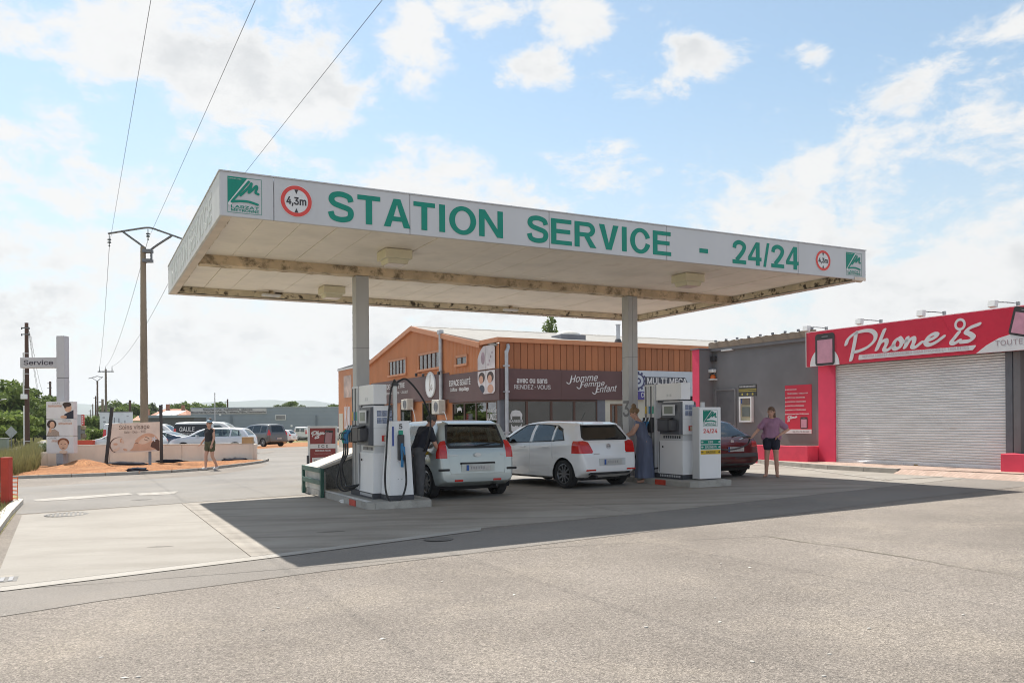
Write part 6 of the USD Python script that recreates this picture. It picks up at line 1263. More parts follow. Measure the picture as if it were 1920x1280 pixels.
# ------------------------------------------------------------------ cars and vans parked behind the low wall
def simple(label, kind, mat, u_rear, v_ref, y, heading, rows, name='parked_car', cat='car', scale=1., group=None, glassm=None, extra=None):
    """kind: hatch, estate, coupe, minivan, van. Placed by the photo column of its rear end at depth y."""
    K = dict(
        hatch=(4.05, 1.72, [(0, .52), (.02, .64), (.06, .84), (.12, .96), (.40, 1.32), (.55, 1.42), (1.2, 1.47), (1.9, 1.46), (2.35, 1.36), (3.0, 1.02), (3.3, .95), (3.75, .84), (3.98, .66), (4.05, .46)], .96, [(.5, 1.0, .72, 1.32, 1.0, 1.37, 1.04, .98), (1.10, .98, 1.07, 1.38, 1.75, 1.39, 1.8, .97), (1.88, .96, 1.84, 1.38, 2.2, 1.34, 2.85, 1.0)]),
        estate=(4.45, 1.76, [(0, .52), (.02, .64), (.05, .86), (.10, .98), (.34, 1.30), (.48, 1.40), (1.2, 1.46), (2.2, 1.45), (2.75, 1.34), (3.4, 1.0), (3.7, .93), (4.15, .82), (4.38, .66), (4.45, .46)], .95, [(.42, 1.0, .60, 1.30, .98, 1.35, 1.02, .98), (1.10, .98, 1.06, 1.36, 1.9, 1.38, 1.95, .97), (2.05, .96, 2.0, 1.37, 2.5, 1.33, 3.2, .98)]),
        coupe=(4.5, 1.82, [(0, .60), (.03, .75), (.08, .90), (.35, .98), (.9, 1.10), (1.5, 1.30), (1.9, 1.37), (2.4, 1.36), (2.8, 1.26), (3.3, 1.0), (3.7, .90), (4.2, .78), (4.42, .62), (4.5, .45)], .94, [(1.0, 1.0, 1.5, 1.24, 1.9, 1.30, 1.95, .97), (2.05, .96, 2.0, 1.30, 2.4, 1.28, 3.05, .98)]),
        minivan=(4.66, 1.86, [(0, .55), (.03, .75), (.07, .98), (.20, 1.35), (.30, 1.60), (.42, 1.69), (1.3, 1.73), (2.2, 1.71), (2.8, 1.58), (3.5, 1.16), (3.8, 1.02), (4.3, .86), (4.58, .68), (4.66, .46)], 1.03, [(.42, 1.10, .50, 1.55, 1.05, 1.60, 1.08, 1.07), (1.18, 1.07, 1.16, 1.61, 2.0, 1.61, 2.02, 1.05), (2.12, 1.05, 2.08, 1.61, 2.55, 1.52, 3.3, 1.07)]),
        van=(4.9, 1.92, [(0, .50), (.02, .70), (.04, 1.1), (.08, 1.6), (.14, 1.84), (.25, 1.92), (1.5, 1.95), (3.0, 1.94), (3.4, 1.84), (4.1, 1.30), (4.35, 1.12), (4.7, .95), (4.85, .70), (4.9, .46)], 1.15, [(2.75, 1.15, 2.75, 1.72, 3.15, 1.72, 3.85, 1.25, 3.85, 1.12)]))[kind]
    L_, W_, top, belt, wins = K
    car = Car(L_, W_, top, [(0, .36), (.2, .28), (.5, .2), (L_, .26)], [(0, .90), (.05, .95), (.4, 1.0), (L_ - .7, .98), (L_ - .2, .86), (L_, .68)], [(0, belt), (L_ - .7, belt - .06), (L_, .8)], .16 if kind == 'van' else .32)
    q = Dp(u_rear, 800, y); z = float(gz(q[0], q[1]))
    t = place_car(name, label, (q[0], q[1], z), heading, group, cat)
    zt = max(p[1] for p in top)
    win = [('windscreen', cutX(rearpoly(*sym([(0, belt + .08), (.66, belt + .07), (.54, zt - .12), (0, zt - .07)])), L_ * .5, L_ * .84))]
    if kind != 'van': win.append(('rear_window', cutX(rearpoly(*sym([(0, belt + .08), (.60, belt + .08), (.50, zt - .12), (0, zt - .10)])), -.1, 1.2 if kind != 'coupe' else 1.6)))
    else: win.append(('rear_window', cutX(unary_union([rearpoly((.06, 1.25), (.66, 1.25), (.60, 1.70), (.06, 1.70)), rearpoly((-.06, 1.25), (-.66, 1.25), (-.60, 1.70), (-.06, 1.70))]), -.1, .3)) if rows != 'panel' else ('rear_window', cutX(rearpoly((.2, 1.3), (.5, 1.3), (.5, 1.32), (.2, 1.32)), -.1, .3)))
    for w in wins: win.append(('side_window', cutY(Polygon(np.array(w).reshape(-1, 2)), y0=.40)))
    zl = belt - .14; hl = .42 if kind == 'minivan' else .55 if kind == 'van' else .13
    if kind == 'van': zl = .95
    tl = cutX(rearpoly((W_ / 2 - .20, zl), (W_ / 2 + .1, zl), (W_ / 2 + .1, zl + hl), (W_ / 2 - .16, zl + hl)), -.05, .25); tr = cutX(rearpoly((-W_ / 2 + .20, zl), (-W_ / 2 - .1, zl), (-W_ / 2 - .1, zl + hl), (-W_ / 2 + .16, zl + hl)), -.05, .25)
    skins = [('bumper', cutX(rearpoly((-1, .3), (1, .3), (1, .55), (-1, .55)), -.1, .5), trimblack)] if kind == 'van' else []
    build_car(t, car, mat, dict(windows=win, wheel=.32, wheel_w=.2, axles=(.78 if kind != 'van' else .95, L_ - .92), spokes=6, cabin=L_ * .38 if kind != 'van' else 2.3, seat=.62 if kind in ('hatch', 'estate', 'coupe') else .85, lamps=[('tail_lamp', tl, lamp_red), ('tail_lamp', tr, lamp_red)], skins=skins, glass=glassm or car_glass))
    plate(t, rearx(car, .62) - .01, 0, .58)
    for s_ in (1, -1): mirror(t, L_ * .62 if kind != 'van' else 3.75, s_ * (W_ / 2 - .04), belt, mat if kind != 'minivan' else trimblack)
    if extra: extra(t, car)
    return t
white_car = carpaint('white_van_paint', (.64, .64, .63), 0.); grey_car = carpaint('grey_minivan_paint', (.10, .098, .096), .6); navy_car = carpaint('dark_blue_car_paint', (.022, .035, .065), .4)
silver_car = carpaint('silver_white_car_paint', (.56, .58, .62), .1)
simple('dark grey people carrier parked before the warehouse', 'minivan', grey_car, 523, 836, 64., rad(146), 0)
def spare(t, c): part(t, 'roof_rail', [tube([(.7, y, 1.74), (2.4, y, 1.74)], .02, 5) for y in (-.7, .7)], trimblack, kind='stuff')
simple('small white car half hidden behind the dark grey people carrier', 'hatch', white_car, 552, 826, 92., rad(170), 0)
simple('white panel van seen from behind, in front of the warehouse', 'van', white_car, 562, 826, 112., rad(78), 0, 'parked_van', 'van')
simple('long white panel van parked behind the pavement sign near the warehouse', 'van', white_car, 592, 826, 118., rad(12), 'panel', 'parked_van', 'van')
simple('white estate car parked behind the right half of the low wall', 'estate', silver_car, 476, 830, 46., rad(182), 0)
simple('dark blue coupe parked behind the low wall beside the face-care banner', 'coupe', navy_car, 366, 830, 50., rad(180), 0)
def gaule(t, c):
    m = cutY(poly((.10, .75), (.10, 1.78), (2.6, 1.78), (2.6, .75)), y0=.4); part(t, 'dark_livery', (c.loft(-.004) - c.loft(.02)) ^ m, paint('black_livery', (.02, .02, .024), .4), smooth=40)
    part(t, 'livery_lettering', frame(text('GAULE', .30, 1.0, .004, True), (.50, -.985, 1.30), (1, 0, 0), (0, .16, .987), (0, -.987, .16)), lettr, kind='stuff'); part(t, 'livery_underline', frame(text('SERVICES', .12, 1.0, .004), (.50, -1.0, 1.10), (1, 0, 0), (0, .1, .99), (0, -.99, .1)), lettr, kind='stuff')
simple('black and white lettered van parked behind the white estate car', 'van', white_car, 331, 830, 58., rad(4), 'panel', 'parked_van', 'van', extra=gaule)
simple('plain white van parked behind the tall pole', 'van', white_car, 232, 830, 66., rad(2), 'panel', 'parked_van', 'van')
def redload(t, c): part(t, 'red_roof_load', bx(.9, 2.1, -.5, .5, 1.49, 1.60, .02), lamp_red)
simple('white hatchback with a red load on its roof', 'hatch', white_car, 452, 830, 80., rad(176), 0, extra=redload)
simple('small white van behind the left black post', 'van', white_car, 192, 830, 60., rad(25), 'panel', 'parked_van', 'van')
simple('white hatchback with its sloping bonnet showing over the low wall left of the banner', 'hatch', white_car, 306, 830, 44., rad(181), 0)

# ------------------------------------------------------------------ left side: low wall, soil bed, signs and posts
wall_m = paint('cream_render', (.76, .675, .58), .85, var=.05, scale=1.2, bump=.2, bscale=60, dirt=(.55, .48, .41), dirt_at=(.55, .80), dirt_scale=1.3, streak=.25)
gA, gK, gB = G(76, 875), G(341, 868), G(474, 864.5)
def gdir(a, b): d = (b - a)[:2]; l = np.linalg.norm(d); return d / l, l
dW, lW = gdir(gA, gB); angW = math.atan2(dW[1], dW[0]); zwall = Dp(300, 833.5, 35.6)[2]; zbW = float(gA[2]) - .2
LW = thing('low_wall', 'low cream rendered wall round the car park behind the orange soil', 'wall', (gA[0], gA[1], 0), angW)
fr = lambda u: float(((Dp(u, 850, 1.)[:2] * ((gA[0] * dW[1] - gA[1] * dW[0]) / (Dp(u, 850, 1.)[0] * dW[1] - Dp(u, 850, 1.)[1] * dW[0])) - gA[:2]) @ dW))   # distance along the wall seen at column u
cuts = [0, fr(88), fr(205), fr(341), lW]
for k in range(4): part(LW, 'wall_panel', bx(cuts[k] + .006, cuts[k + 1] - .006, 0, .2, zbW, zwall - (.28 if k == 0 else 0), .01), wall_m)
part(LW, 'wall_panel', bx(lW - .2, lW, .21, .8, zbW, zwall, .01), wall_m)
for k in range(1, 4): part(LW, 'wall_cap', bx(cuts[k] + .004, cuts[k + 1] - .004, -.015, .215, zwall, zwall + .03), paint('cream_cap', (.58, .53, .46), .8))
q = Dp(466, 826, 36.0); t = thing('cardboard_box', 'tan cardboard box standing on the right end of the low wall', 'box', (gA[0] + dW[0] * (lW - .24) , gA[1] + dW[1] * (lW - .24) + .12, zwall + .03), angW)
part(t, 'carton', [bx(-.22, .22, -.14, .14, 0, .27, .006)], paint('cardboard', (.42, .28, .14), .85)); part(t, 'flap', bx(-.22, .22, -.02, .02, .27, .276), paint('parcel_tape', (.50, .37, .22), .5))
# soil bed: uneven loose earth
kerb_px = [(-60, 902), (20, 897.5), (100, 895), (200, 891.5), (300, 887), (360, 883), (410, 878), (450, 873), (485, 868), (500, 864.5), (503, 862)]
kpts = [G(u, v) for u, v in kerb_px]; kp2 = smooth_line(np.array(kpts)[:, :2], 4)
bed = Polygon([tuple(p) for p in kp2] + [tuple(gB[:2] + np.array([.2, 1.2])), tuple(gB[:2] + dW * .05 - np.array([0, .0])), tuple(gA[:2]), tuple(gA[:2] + np.array([-6, -.3]))]).buffer(0)
bed = max(polys(bed), key=lambda g: g.area)
from scipy.spatial import Delaunay
bpts = [p for p in RNG.uniform(bed.bounds[:2], bed.bounds[2:], (2600, 2)) if bed.contains(Point(*p))]; ring = np.array([bed.exterior.interpolate(s_).coords[0] for s_ in np.arange(0, bed.length, .25)])
P2 = np.vstack([bpts, ring]); dl = Delaunay(P2); cen = P2[dl.simplices].mean(1); keep = [i for i, c in enumerate(cen) if bed.contains(Point(*c))]
hgt = np.array([.03 + .16 * (meshkit.fbm(np.array([x * .9, y * .9, 0.])) - .3) * min(1, bed.exterior.distance(Point(x, y)) / .5) + (.30 * math.exp(-((x - G(135, 880)[0]) ** 2 / .55 + (y - G(135, 880)[1] - .8) ** 2 / .5))) for x, y in P2])
v3 = np.c_[P2, gz(P2[:, 0], P2[:, 1]) + hgt]; f3 = dl.simplices[keep]; e1, e2 = v3[f3[:, 1]] - v3[f3[:, 0]], v3[f3[:, 2]] - v3[f3[:, 0]]; fl_ = (e1[:, 0] * e2[:, 1] - e1[:, 1] * e2[:, 0]) < 0; f3[fl_] = f3[fl_][:, ::-1]
part(None, 'soil_bed', trimesh.Trimesh(v3, f3, process=False), soil, smooth=True, label='loose orange soil heaped in front of the low wall', kind='structure', cat='soil')
kb = thing('bed_kerb', 'weathered kerb stones curving round the orange soil bed', 'kerb', kind='structure')
kp3 = np.array([LineString(kp2).interpolate(s_).coords[0] for s_ in np.arange(0, LineString(kp2).length, 1.0)])
for a, b in zip(kp3[:-1], kp3[1:]):
    d2 = (b - a) / np.linalg.norm(b - a); nn = np.array([-d2[1], d2[0]]); a2, b2 = a + d2 * .01, b - d2 * .01; r = RNG.uniform(-.01, .01)
    part(kb, 'kerb_stone', hull([(*(q_ + nn * o), gz(*q_) + z + r * (z > 0)) for q_ in (a2, b2) for o in (-.06, .06) for z in (-.1, .09)] + [(*(q_ - nn * .04), gz(*q_) + .10 + r) for q_ in (a2, b2)]), kerb_m)
film = paint('dark_plastic_film', (.02, .022, .035), .8, spec=.15)
for k, (u, v, w) in enumerate(((190 / 4.925 + 60, 873, .9), (225, 874, 1.1), (320, 868.5, .7), (440, 866, .6), (257, 886, .35))):   # weed-proof film showing through
    q = G(u, v); m = trimesh.creation.icosphere(2, 1.); n_m = meshkit.noise(m.vertices * 3.1 + k * 7)[:, None]; m.vertices *= (.55 + .8 * n_m) * np.array([w, .16, .09]); m.apply_translation([q[0], q[1], q[2] + .10])
    part(None, 'plastic_film', m, film, smooth=True, kind='stuff', label='crumpled dark plastic film sticking out of the orange soil', cat='film')
# black posts
black_st = paint('black_steel', (.022, .021, .024), .45)
for k, (u, vb, vt, lean, lb) in enumerate(((198, 876, 765, .27, 'leaning black steel post left of the face-care banner'), (303, 870, 760, -.02, 'upright black steel post right of the face-care banner'))):
    q = G(u, vb); h = (vb - vt) / F * q[1]; t = thing('steel_post', lb, 'post', (q[0], q[1], q[2])); part(t, 'post', hull([(x + (lean if z else 0), y, z * h) for x in (-.05, .05) for y in (-.05, .05) for z in (0, 1)]), black_st); part(t, 'post_cap', bx(lean - .055, lean + .055, -.055, .055, h, h + .02), black_st)
# face-care banner
yb = 33.9; bl, br = Dp(205, 848, yb), Dp(300, 848, yb); wB = br[0] - bl[0]; zB0, zB1 = Dp(250, 849, yb)[2], Dp(250, 794, yb)[2]; hB = zB1 - zB0
BN = thing('advert_banner', 'cream advertising banner for face care standing before the low wall', 'banner', (bl[0] + wB / 2, yb, float(gz(bl[0], yb))))
oz = float(gz(bl[0], yb)); P_b = lambda m, x, z, pr=0.: frame(m, (x - wB / 2 , -pr - .024 + .035 * 0, z + zB0 - oz), (1, 0, .035), (0, 0, 1), (0, -1, 0))
part(BN, 'sheet', P_b(flat(sbox(0, 0, wB, hB), .02), 0, 0, -.022), paint('banner_cream', (.76, .64, .55), .6, var=.10, scale=1.1))
for x in (wB * .79,): part(BN, 'leg', bx(x - wB / 2 - .05, x - wB / 2 + .05, .02, .08, 0, zB0 - oz + .3), paint('blue_grey_leg', (.20, .24, .29), .6))
tan_ = paint('banner_skin', (.68, .40, .27), .6, var=.10, scale=2.5); tan2 = paint('banner_skin_light', (.76, .56, .43), .6, var=.08, scale=3); brn = paint('banner_dark_brown', (.10, .045, .03), .6); ink_b = paint('banner_ink', (.14, .08, .06), .6)
part(BN, 'lettering', P_b(text('Soins visage', hB * .15, wB * .60, .003), wB * .20, hB * .80), ink_b, kind='stuff'); part(BN, 'lettering', P_b(text('Solo - Duo - Trio', hB * .075, wB * .42, .003), wB * .30, hB * .67), ink_b, kind='stuff')
face = Polygon(smooth_line(np.array([(.40, .05), (.47, .16), (.50, .30), (.53, .33), (.51, .37), (.55, .45), (.60, .52), (.72, .62), (.86, .60), (.97, .42), (1.0, .20), (.95, .08), (.70, .04), (.40, .05)]), 5))
part(BN, 'picture_face', P_b(flat(affinity.scale(face, wB, hB, origin=(0, 0)), .002), 0, 0, .002), tan_)
part(BN, 'picture_hair', P_b(flat(affinity.scale(Polygon([(.84, .30), (.93, .44), (1.0, .36), (1.0, .02), (.96, .02), (.90, .10), (.82, .16)]), wB, hB, origin=(0, 0)), .002), 0, 0, .004), brn)
part(BN, 'picture_highlight', P_b(flat(affinity.scale(Polygon(smooth_line(np.array([(.58, .30), (.64, .44), (.76, .52), (.84, .46), (.80, .34), (.68, .26), (.58, .30)]), 4)), wB, hB, origin=(0, 0)), .002), 0, 0, .004), tan2)
part(BN, 'picture_brow', P_b(flat(affinity.scale(strokes([[(.72, .50), (.76, .48), (.79, .44)], [(.70, .42), (.73, .40), (.76, .38)], [(.52, .30), (.55, .32), (.57, .31)]], .008), wB, hB, origin=(0, 0)), .002), 0, 0, .006), brn)
part(BN, 'picture_flower', P_b(flat(unary_union([affinity.rotate(affinity.scale(Point(wB * .89 + .06, hB * .42).buffer(.055), 1, .5), k * 72, origin=(wB * .89, hB * .42)) for k in range(5)]), .002), 0, 0, .008), sign_white)
bowl = affinity.scale(Point(.20, .26).buffer(.19, 20), 1, 1.45).difference(affinity.scale(Point(.215, .26).buffer(.183, 20), 1, 1.45)).intersection(sbox(0, .02, .3, .7))
part(BN, 'picture_bowl', P_b(flat(affinity.scale(bowl, wB, hB, origin=(0, 0)), .002), 0, 0, .002), brn)
for k, (x, z) in enumerate(((.13, .30), (.18, .14), (.24, .42), (.27, .38), (.32, .10), (.12, .10))): part(BN, 'picture_petal', P_b(flat(affinity.rotate(affinity.scale(Point(wB * x, hB * z).buffer(.09, 6), 1, .5), 40 * k), .002), 0, 0, .003 + .0004 * k), tan2 if k % 2 else tan_)
# haircut poster totem with grey foot
yp = 34.2; pl = Dp(87, 850, yp)[0]; pr_ = Dp(138.5, 850, yp)[0]; wP = pr_ - pl; gzp = float(gz(pl, yp))
PT = thing('poster_totem', 'white totem of three stacked haircut posters on a grey foot', 'advertising sign', (pl + wP / 2, yp, gzp))
zz = [Dp(112, v, yp)[2] - gzp for v in (850, 817.5, 785, 752)]
part(PT, 'foot', bx(Dp(105, 850, yp)[0] - pl - wP / 2, Dp(118, 850, yp)[0] - pl - wP / 2, .02, .26, .15, zz[0]), paint('light_grey_post', (.40, .40, .43), .5))
for x in (105.5, 113.5): xx = Dp(x, 850, yp)[0] - pl - wP / 2; part(PT, 'anchor', bx(xx, xx + .10, .05, .2, -.1, .16), paint('blue_grey_leg', (.20, .24, .29), .6))
post_w = paint('poster_white', (.72, .70, .70), .5, var=.05, scale=1.5); peach = paint('peach_script', (.56, .33, .24), .6); tux = paint('navy_suit', (.02, .022, .04), .6); stripe = paint('striped_top', (.40, .30, .24), .7, var=.3, scale=14, streak=6.); gingr = paint('ginger_hair', (.24, .075, .03), .6)
for k in range(3):
    z0, z1 = zz[k] + .008, zz[k + 1] - .008; b_ = part(PT, 'poster_box', bx(-wP / 2, wP / 2, 0, .30, z0, z1, .01), post_w); h_ = z1 - z0
    E_ = lambda g, nm, m, o=0., b_=b_, z0=z0: part(PT, nm, frame(flat(g, .002), (-wP / 2, -.001 - o, z0), (1, 0, 0), (0, 0, 1), (0, -1, 0)), m)
    el = lambda x, z, rx, rz: affinity.scale(Point(x * wP, z * h_).buffer(1, 12), rx * wP, rz * h_)
    t_ = (('COUPE', .08), ('COUPE', .60), ('COUPE', .22))[k]
    part(PT, 'lettering', frame(text('COUPE', h_ * .10, wP * .30, .002), (-wP / 2 + wP * t_[1], -.001, z0 + h_ * .85), (1, 0, 0), (0, 0, 1), (0, -1, 0)), grey_p, kind='stuff')
    wx = (.20, .45, .08)[k]; E_(strokes([[(wP * (wx + .045 * q), h_ * .68), (wP * (wx + .045 * q + .02), h_ * .80), (wP * (wx + .045 * q + .035), h_ * .68)] for q in range((7, 11, 11)[k])], .008), 'script_word', peach)
    if k == 2:
        E_(el(.80, .62, .13, .24), 'picture_face', tan_, .002); E_(el(.76, .82, .16, .14).union(el(.70, .72, .05, .12)), 'picture_hair', hair_p, .004); E_(Polygon([(.66 * wP, 0), (.66 * wP, .25 * h_), (.80 * wP, .36 * h_), (wP, .50 * h_), (wP, 0)]), 'picture_suit', tux, .003); E_(el(.64, .10, .12, .09), 'picture_hand', tan_, .005)
    elif k == 1:
        E_(el(.20, .70, .17, .26), 'picture_hair', hair_p, .002); E_(el(.22, .66, .09, .20), 'picture_face', tan_, .004); E_(Polygon([(.0 + .02, 0), (.08 * wP, .30 * h_), (.30 * wP, .42 * h_), (.46 * wP, .25 * h_), (.48 * wP, 0)]), 'picture_top', stripe, .003); E_(el(.15, .36, .05, .14), 'picture_hand', tan_, .005)
    else:
        E_(el(.62, .64, .21, .27), 'picture_hair', gingr, .002); E_(el(.62, .50, .17, .30), 'picture_face', tan_, .004); E_(el(.62, .09, .15, .10), 'picture_hands', tan2, .005); E_(MultiPolygon([el(.55, .54, .025, .02), el(.69, .54, .025, .02), el(.62, .31, .05, .018)]), 'picture_features', brn, .007)
# grey pylon with the SERVICE box
ys = 35.0; sx0, sx1 = Dp(105.5, 700, ys)[0], Dp(120.5, 700, ys)[0]; zt = Dp(113, 629, ys)[2]; gzp = float(gz(sx0, ys)); SP = thing('service_pylon', 'tall pale grey pylon sign with a side box reading Service', 'pylon sign', ((sx0 + sx1) / 2, ys, gzp))
pyl = paint('pylon_grey', (.47, .465, .49), .4, var=.03); hw = (sx1 - sx0) / 2; zs_ = Dp(113, 708, ys)[2] - gzp
part(SP, 'column', [bx(-hw, hw, 0, .4, 0, zs_ - .01, .01)], pyl); part(SP, 'column', bx(-hw, hw, 0, .4, zs_ + .01, zt - gzp, .01), pyl); part(SP, 'seam', bx(-hw + .01, hw - .01, .01, .39, zs_ - .01, zs_ + .01), black_v)
bx0 = Dp(36, 680, ys)[0] - (sx0 + sx1) / 2; z0, z1 = Dp(70, 689.5, ys)[2] - gzp, Dp(70, 669.5, ys)[2] - gzp
b_ = part(SP, 'sign_box', bx(bx0, -hw, .05, .35, z0, z1, .012), pyl); part(SP, 'lettering', frame(text('Service', (z1 - z0) * .40, (-hw - bx0) * .80, .004, True), (bx0 + (-hw - bx0) * .10, .05, z0 + (z1 - z0) * .30), (1, 0, 0), (0, 0, 1), (0, -1, 0)), paint('dark_violet_ink', (.04, .032, .05), .5), b_, kind='stuff') if 0 else part(SP, 'lettering', frame(text('Service', (z1 - z0) * .42, (-hw - bx0) * .80, .004, True), (bx0 + (-hw - bx0) * .10, .05, z0 + (z1 - z0) * .30), (1, 0, 0), (0, 0, 1), (0, -1, 0)), paint('dark_violet_ink', (.04, .032, .05), .5), kind='stuff')
# ------------------------------------------------------------------ poles and wires
wood = paint('creosoted_wood', (.085, .045, .032), .85, var=.2, scale=3, streak=.1); conc_p = paint('aged_concrete_pole', (.24, .19, .135), .85, var=.14, scale=1.5, streak=.2, fine=.15, bscale=30); steel_g = paint('galvanised_steel', (.16, .165, .175), .5, metal=.4)
insul = paint('glass_insulator', (.05, .06, .06), .2)
def pole(label, u, vt, y, rb, rt, mat, cat='utility pole', nm='utility_pole', group=None):
    q = Dp(u, 790, y); z = float(gz(q[0], y)); h = Dp(u, vt, y)[2] - z; t = thing(nm, label, cat, (q[0], y, z), 0, group); part(t, 'shaft', lathe([(0, -.3), (rb, -.3), (rt, h), (0, h)], 12), mat, smooth=40); return t, h, np.array([q[0], y, z])
BP, hp, op = pole('tall concrete power pole with a broad steel bracket left of the canopy', 270.5, 463, 38., .19, .115, conc_p)
pq = lambda u, v: (Dp(u, v, 38.)[0] - op[0], 0, Dp(u, v, 38.)[2] - op[2])
part(BP, 'top_arm', tube(smooth_line([pq(203, 438), pq(240, 432), pq(270, 427.5), pq(283, 427.5), pq(300, 433), pq(342, 448), pq(352, 452)], 3), .045, 6), steel_g)
part(BP, 'brace', tube(smooth_line([pq(231, 435), pq(269, 463), pq(270, 470), pq(270, 490)], 3), .05, 6), steel_g); part(BP, 'brace', tube(smooth_line([pq(322, 442), pq(287, 465), pq(284, 472), pq(284, 490)], 3), .05, 6), steel_g)
for v in (471, 489): part(BP, 'clamp', bx(pq(269, v)[0], pq(285, v)[0], -.16, .16, pq(277, v)[2] - .07, pq(277, v)[2] + .07), steel_g)
tops = []
for u, v0, v1 in ((205, 440, 461), (277.5, 430, 449), (346, 451, 470)):
    a = np.array(pq(u, v0)); b = np.array(pq(u, v1)); part(BP, 'insulator', [tube([a, b], .02, 5), mv(lathe([(0, .05), (.07, .03), (.09, -.02), (0, -.03)], 8), a * .55 + b * .45), mv(lathe([(0, .05), (.07, .03), (.09, -.02), (0, -.03)], 8), a * .3 + b * .7), mv(lathe([(0, .05), (.05, .0), (0, -.05)], 8), b)], insul); tops.append(b + op)
def cat_line(a, b, sag, n=24): t_ = np.linspace(0, 1, n)[:, None]; p = a * (1 - t_) + b * t_; p[:, 2] -= sag * 4 * (t_ * (1 - t_))[:, 0]; return p
wire_m = paint('black_wire', (.015, .015, .016), .6)
def wire(label, pts, r): part(None, 'overhead_wire', tube(pts, r, 5), wire_m, label=label, cat='wire', group='overhead power wires')
far_pts = []
for k, (a, u) in enumerate(zip(tops, (283, 479, 717))):
    y = 16.8; b = np.array([*(y * ray(u, 0)[:2] / ray(u, 0)[1] * 1.), 0]); b[2] = Dp(u, 0, y)[2]
    c = a + (b - a) * 2.2; c[2] = a[2] + (b[2] - a[2]) * 1.0 + .4
    t_ = np.linspace(0, 1, 40)[:, None]; p = a * (1 - t_) + c * t_; s1 = 1 / 2.2; bend = b[2] - (a[2] * (1 - s1) + c[2] * s1); p[:, 2] += bend * (t_ * (1 - t_))[:, 0] / (s1 * (1 - s1))
    wire('black overhead power wire running from the tall pole over the yard, ' + ('leftmost', 'middle', 'rightmost')[k], p, .0062)
TP, ht_, ot = pole('distant pole with a straight crossarm and three upright insulators', 199, 692, 100., .16, .11, paint('grey_far_pole', (.20, .165, .14), .85))
part(TP, 'crossarm', bx(-.95, .95, -.06, .06, ht_ - .35, ht_ - .22), steel_g)
for x in (-.75, 0, .75): part(TP, 'insulator', cyl((x, 0, ht_ - .22), (x, 0, ht_ + .35), .05, .02, 6), insul)
for k, a in enumerate(tops): wire('thin overhead power wire running down to the distant crossarm, ' + ('leftmost', 'middle', 'rightmost')[k], cat_line(a, ot + np.array([(-.75, 0, .75)[k], 0, ht_ + .35]), 1.0), .010)
YP, hy, oy = pole('far pole with a V-shaped steel bracket beside the bushes', 183, 714, 150., .2, .14, paint('dark_far_pole', (.13, .09, .075), .85))
part(YP, 'top_arm', tube([(-1.55, 0, hy + .45), (0, 0, hy + .85), (1.0, 0, hy + .65)], .06, 5), steel_g); part(YP, 'brace', tube([(-.95, 0, hy + .6), (0, 0, hy - .05), (.9, 0, hy + .68)], .06, 5), steel_g)
for u, vt, y, lb in ((179.5, 742, 190., 'slim far pole beside the bracket pole'), (174, 757, 230., 'farther slim pole behind the bushes'), (169.5, 768, 280., 'tiny farthest pole of the row'), (192.5, 748, 120., 'broad concrete post before the trees'), (244, 750, 130., 'concrete post before the bright green trees'), (427, 748, 150., 'dark post above the warehouse roof'), (304, 758, 150., 'dark post by the terracotta roof')):
    t, h, o = pole(lb, u, vt, y, .20 if y < 140 and u < 300 else .16, .17 if y < 140 and u < 300 else .12, wood if u != 192.5 else conc_p); part(t, 'arm', bx(-.5, .1, -.05, .05, h - .5, h - .4), steel_g)
LP, hl, ol = pole('slender grey lamp mast before the warehouse', 403, 738, 95., .07, .05, paint('pale_mast', (.42, .43, .44), .5), 'mast', 'light_mast'); part(LP, 'finial', bx(-.04, .04, -.04, .04, hl, hl + .1), steel_g)
W1, h1_, o1 = pole('brown wooden telephone pole with a white conduit at the left edge', 51, 605, 50., .145, .10, wood)
for v in (615, 627): z = Dp(51, v, 50.)[2] - o1[2]; part(W1, 'bracket', bx(-.24, .24, -.15, -.10, z - .03, z + .03), steel_g); [part(W1, 'insulator', cyl((x, -.12, z - .09), (x, -.12, z + .04), .035, sides=6), insul) for x in (-.22, .22)]
part(W1, 'conduit', bx(-.20, -.12, -.06, .02, 0, Dp(51, 760, 50.)[2] - o1[2]), white_p); part(W1, 'junction_box', bx(-.26, .10, -.24, -.1, Dp(51, 748, 50.)[2] - o1[2], Dp(51, 739, 50.)[2] - o1[2], .02), white_p); part(W1, 'conduit', bx(-.16, -.10, -.15, -.09, Dp(51, 739, 50.)[2] - o1[2], Dp(51, 661, 50.)[2] - o1[2]), white_p)
for v in (663, 701, 730, 827): z = Dp(51, v, 50.)[2] - o1[2]; part(W1, 'band', lathe([(.15, z), (.15, z + .03)], 10), white_p)
W2p, h2_, o2 = pole('second brown telephone pole behind the grey pylon', 94.5, 715, 112., .17, .13, wood)
for k in range(2): z = h2_ - .25 - k * .6; part(W2p, 'bracket', bx(-.3, .3, -.2, -.14, z - .04, z + .04), steel_g)
for k in range(3): part(None, 'overhead_wire', tube(cat_line(o1 + np.array([.1 + .08 * k, 0, h1_ - .2 - .3 * k]), o2 + np.array([0, 0, h2_ - .2 - .25 * k]), (4.6, 4.0, 2.4)[k]), .010, 4), wire_m, label='slack telephone cable between the two brown poles, ' + ('lowest loop', 'middle loop', 'highest loop')[k], cat='wire', group='slack telephone cables')
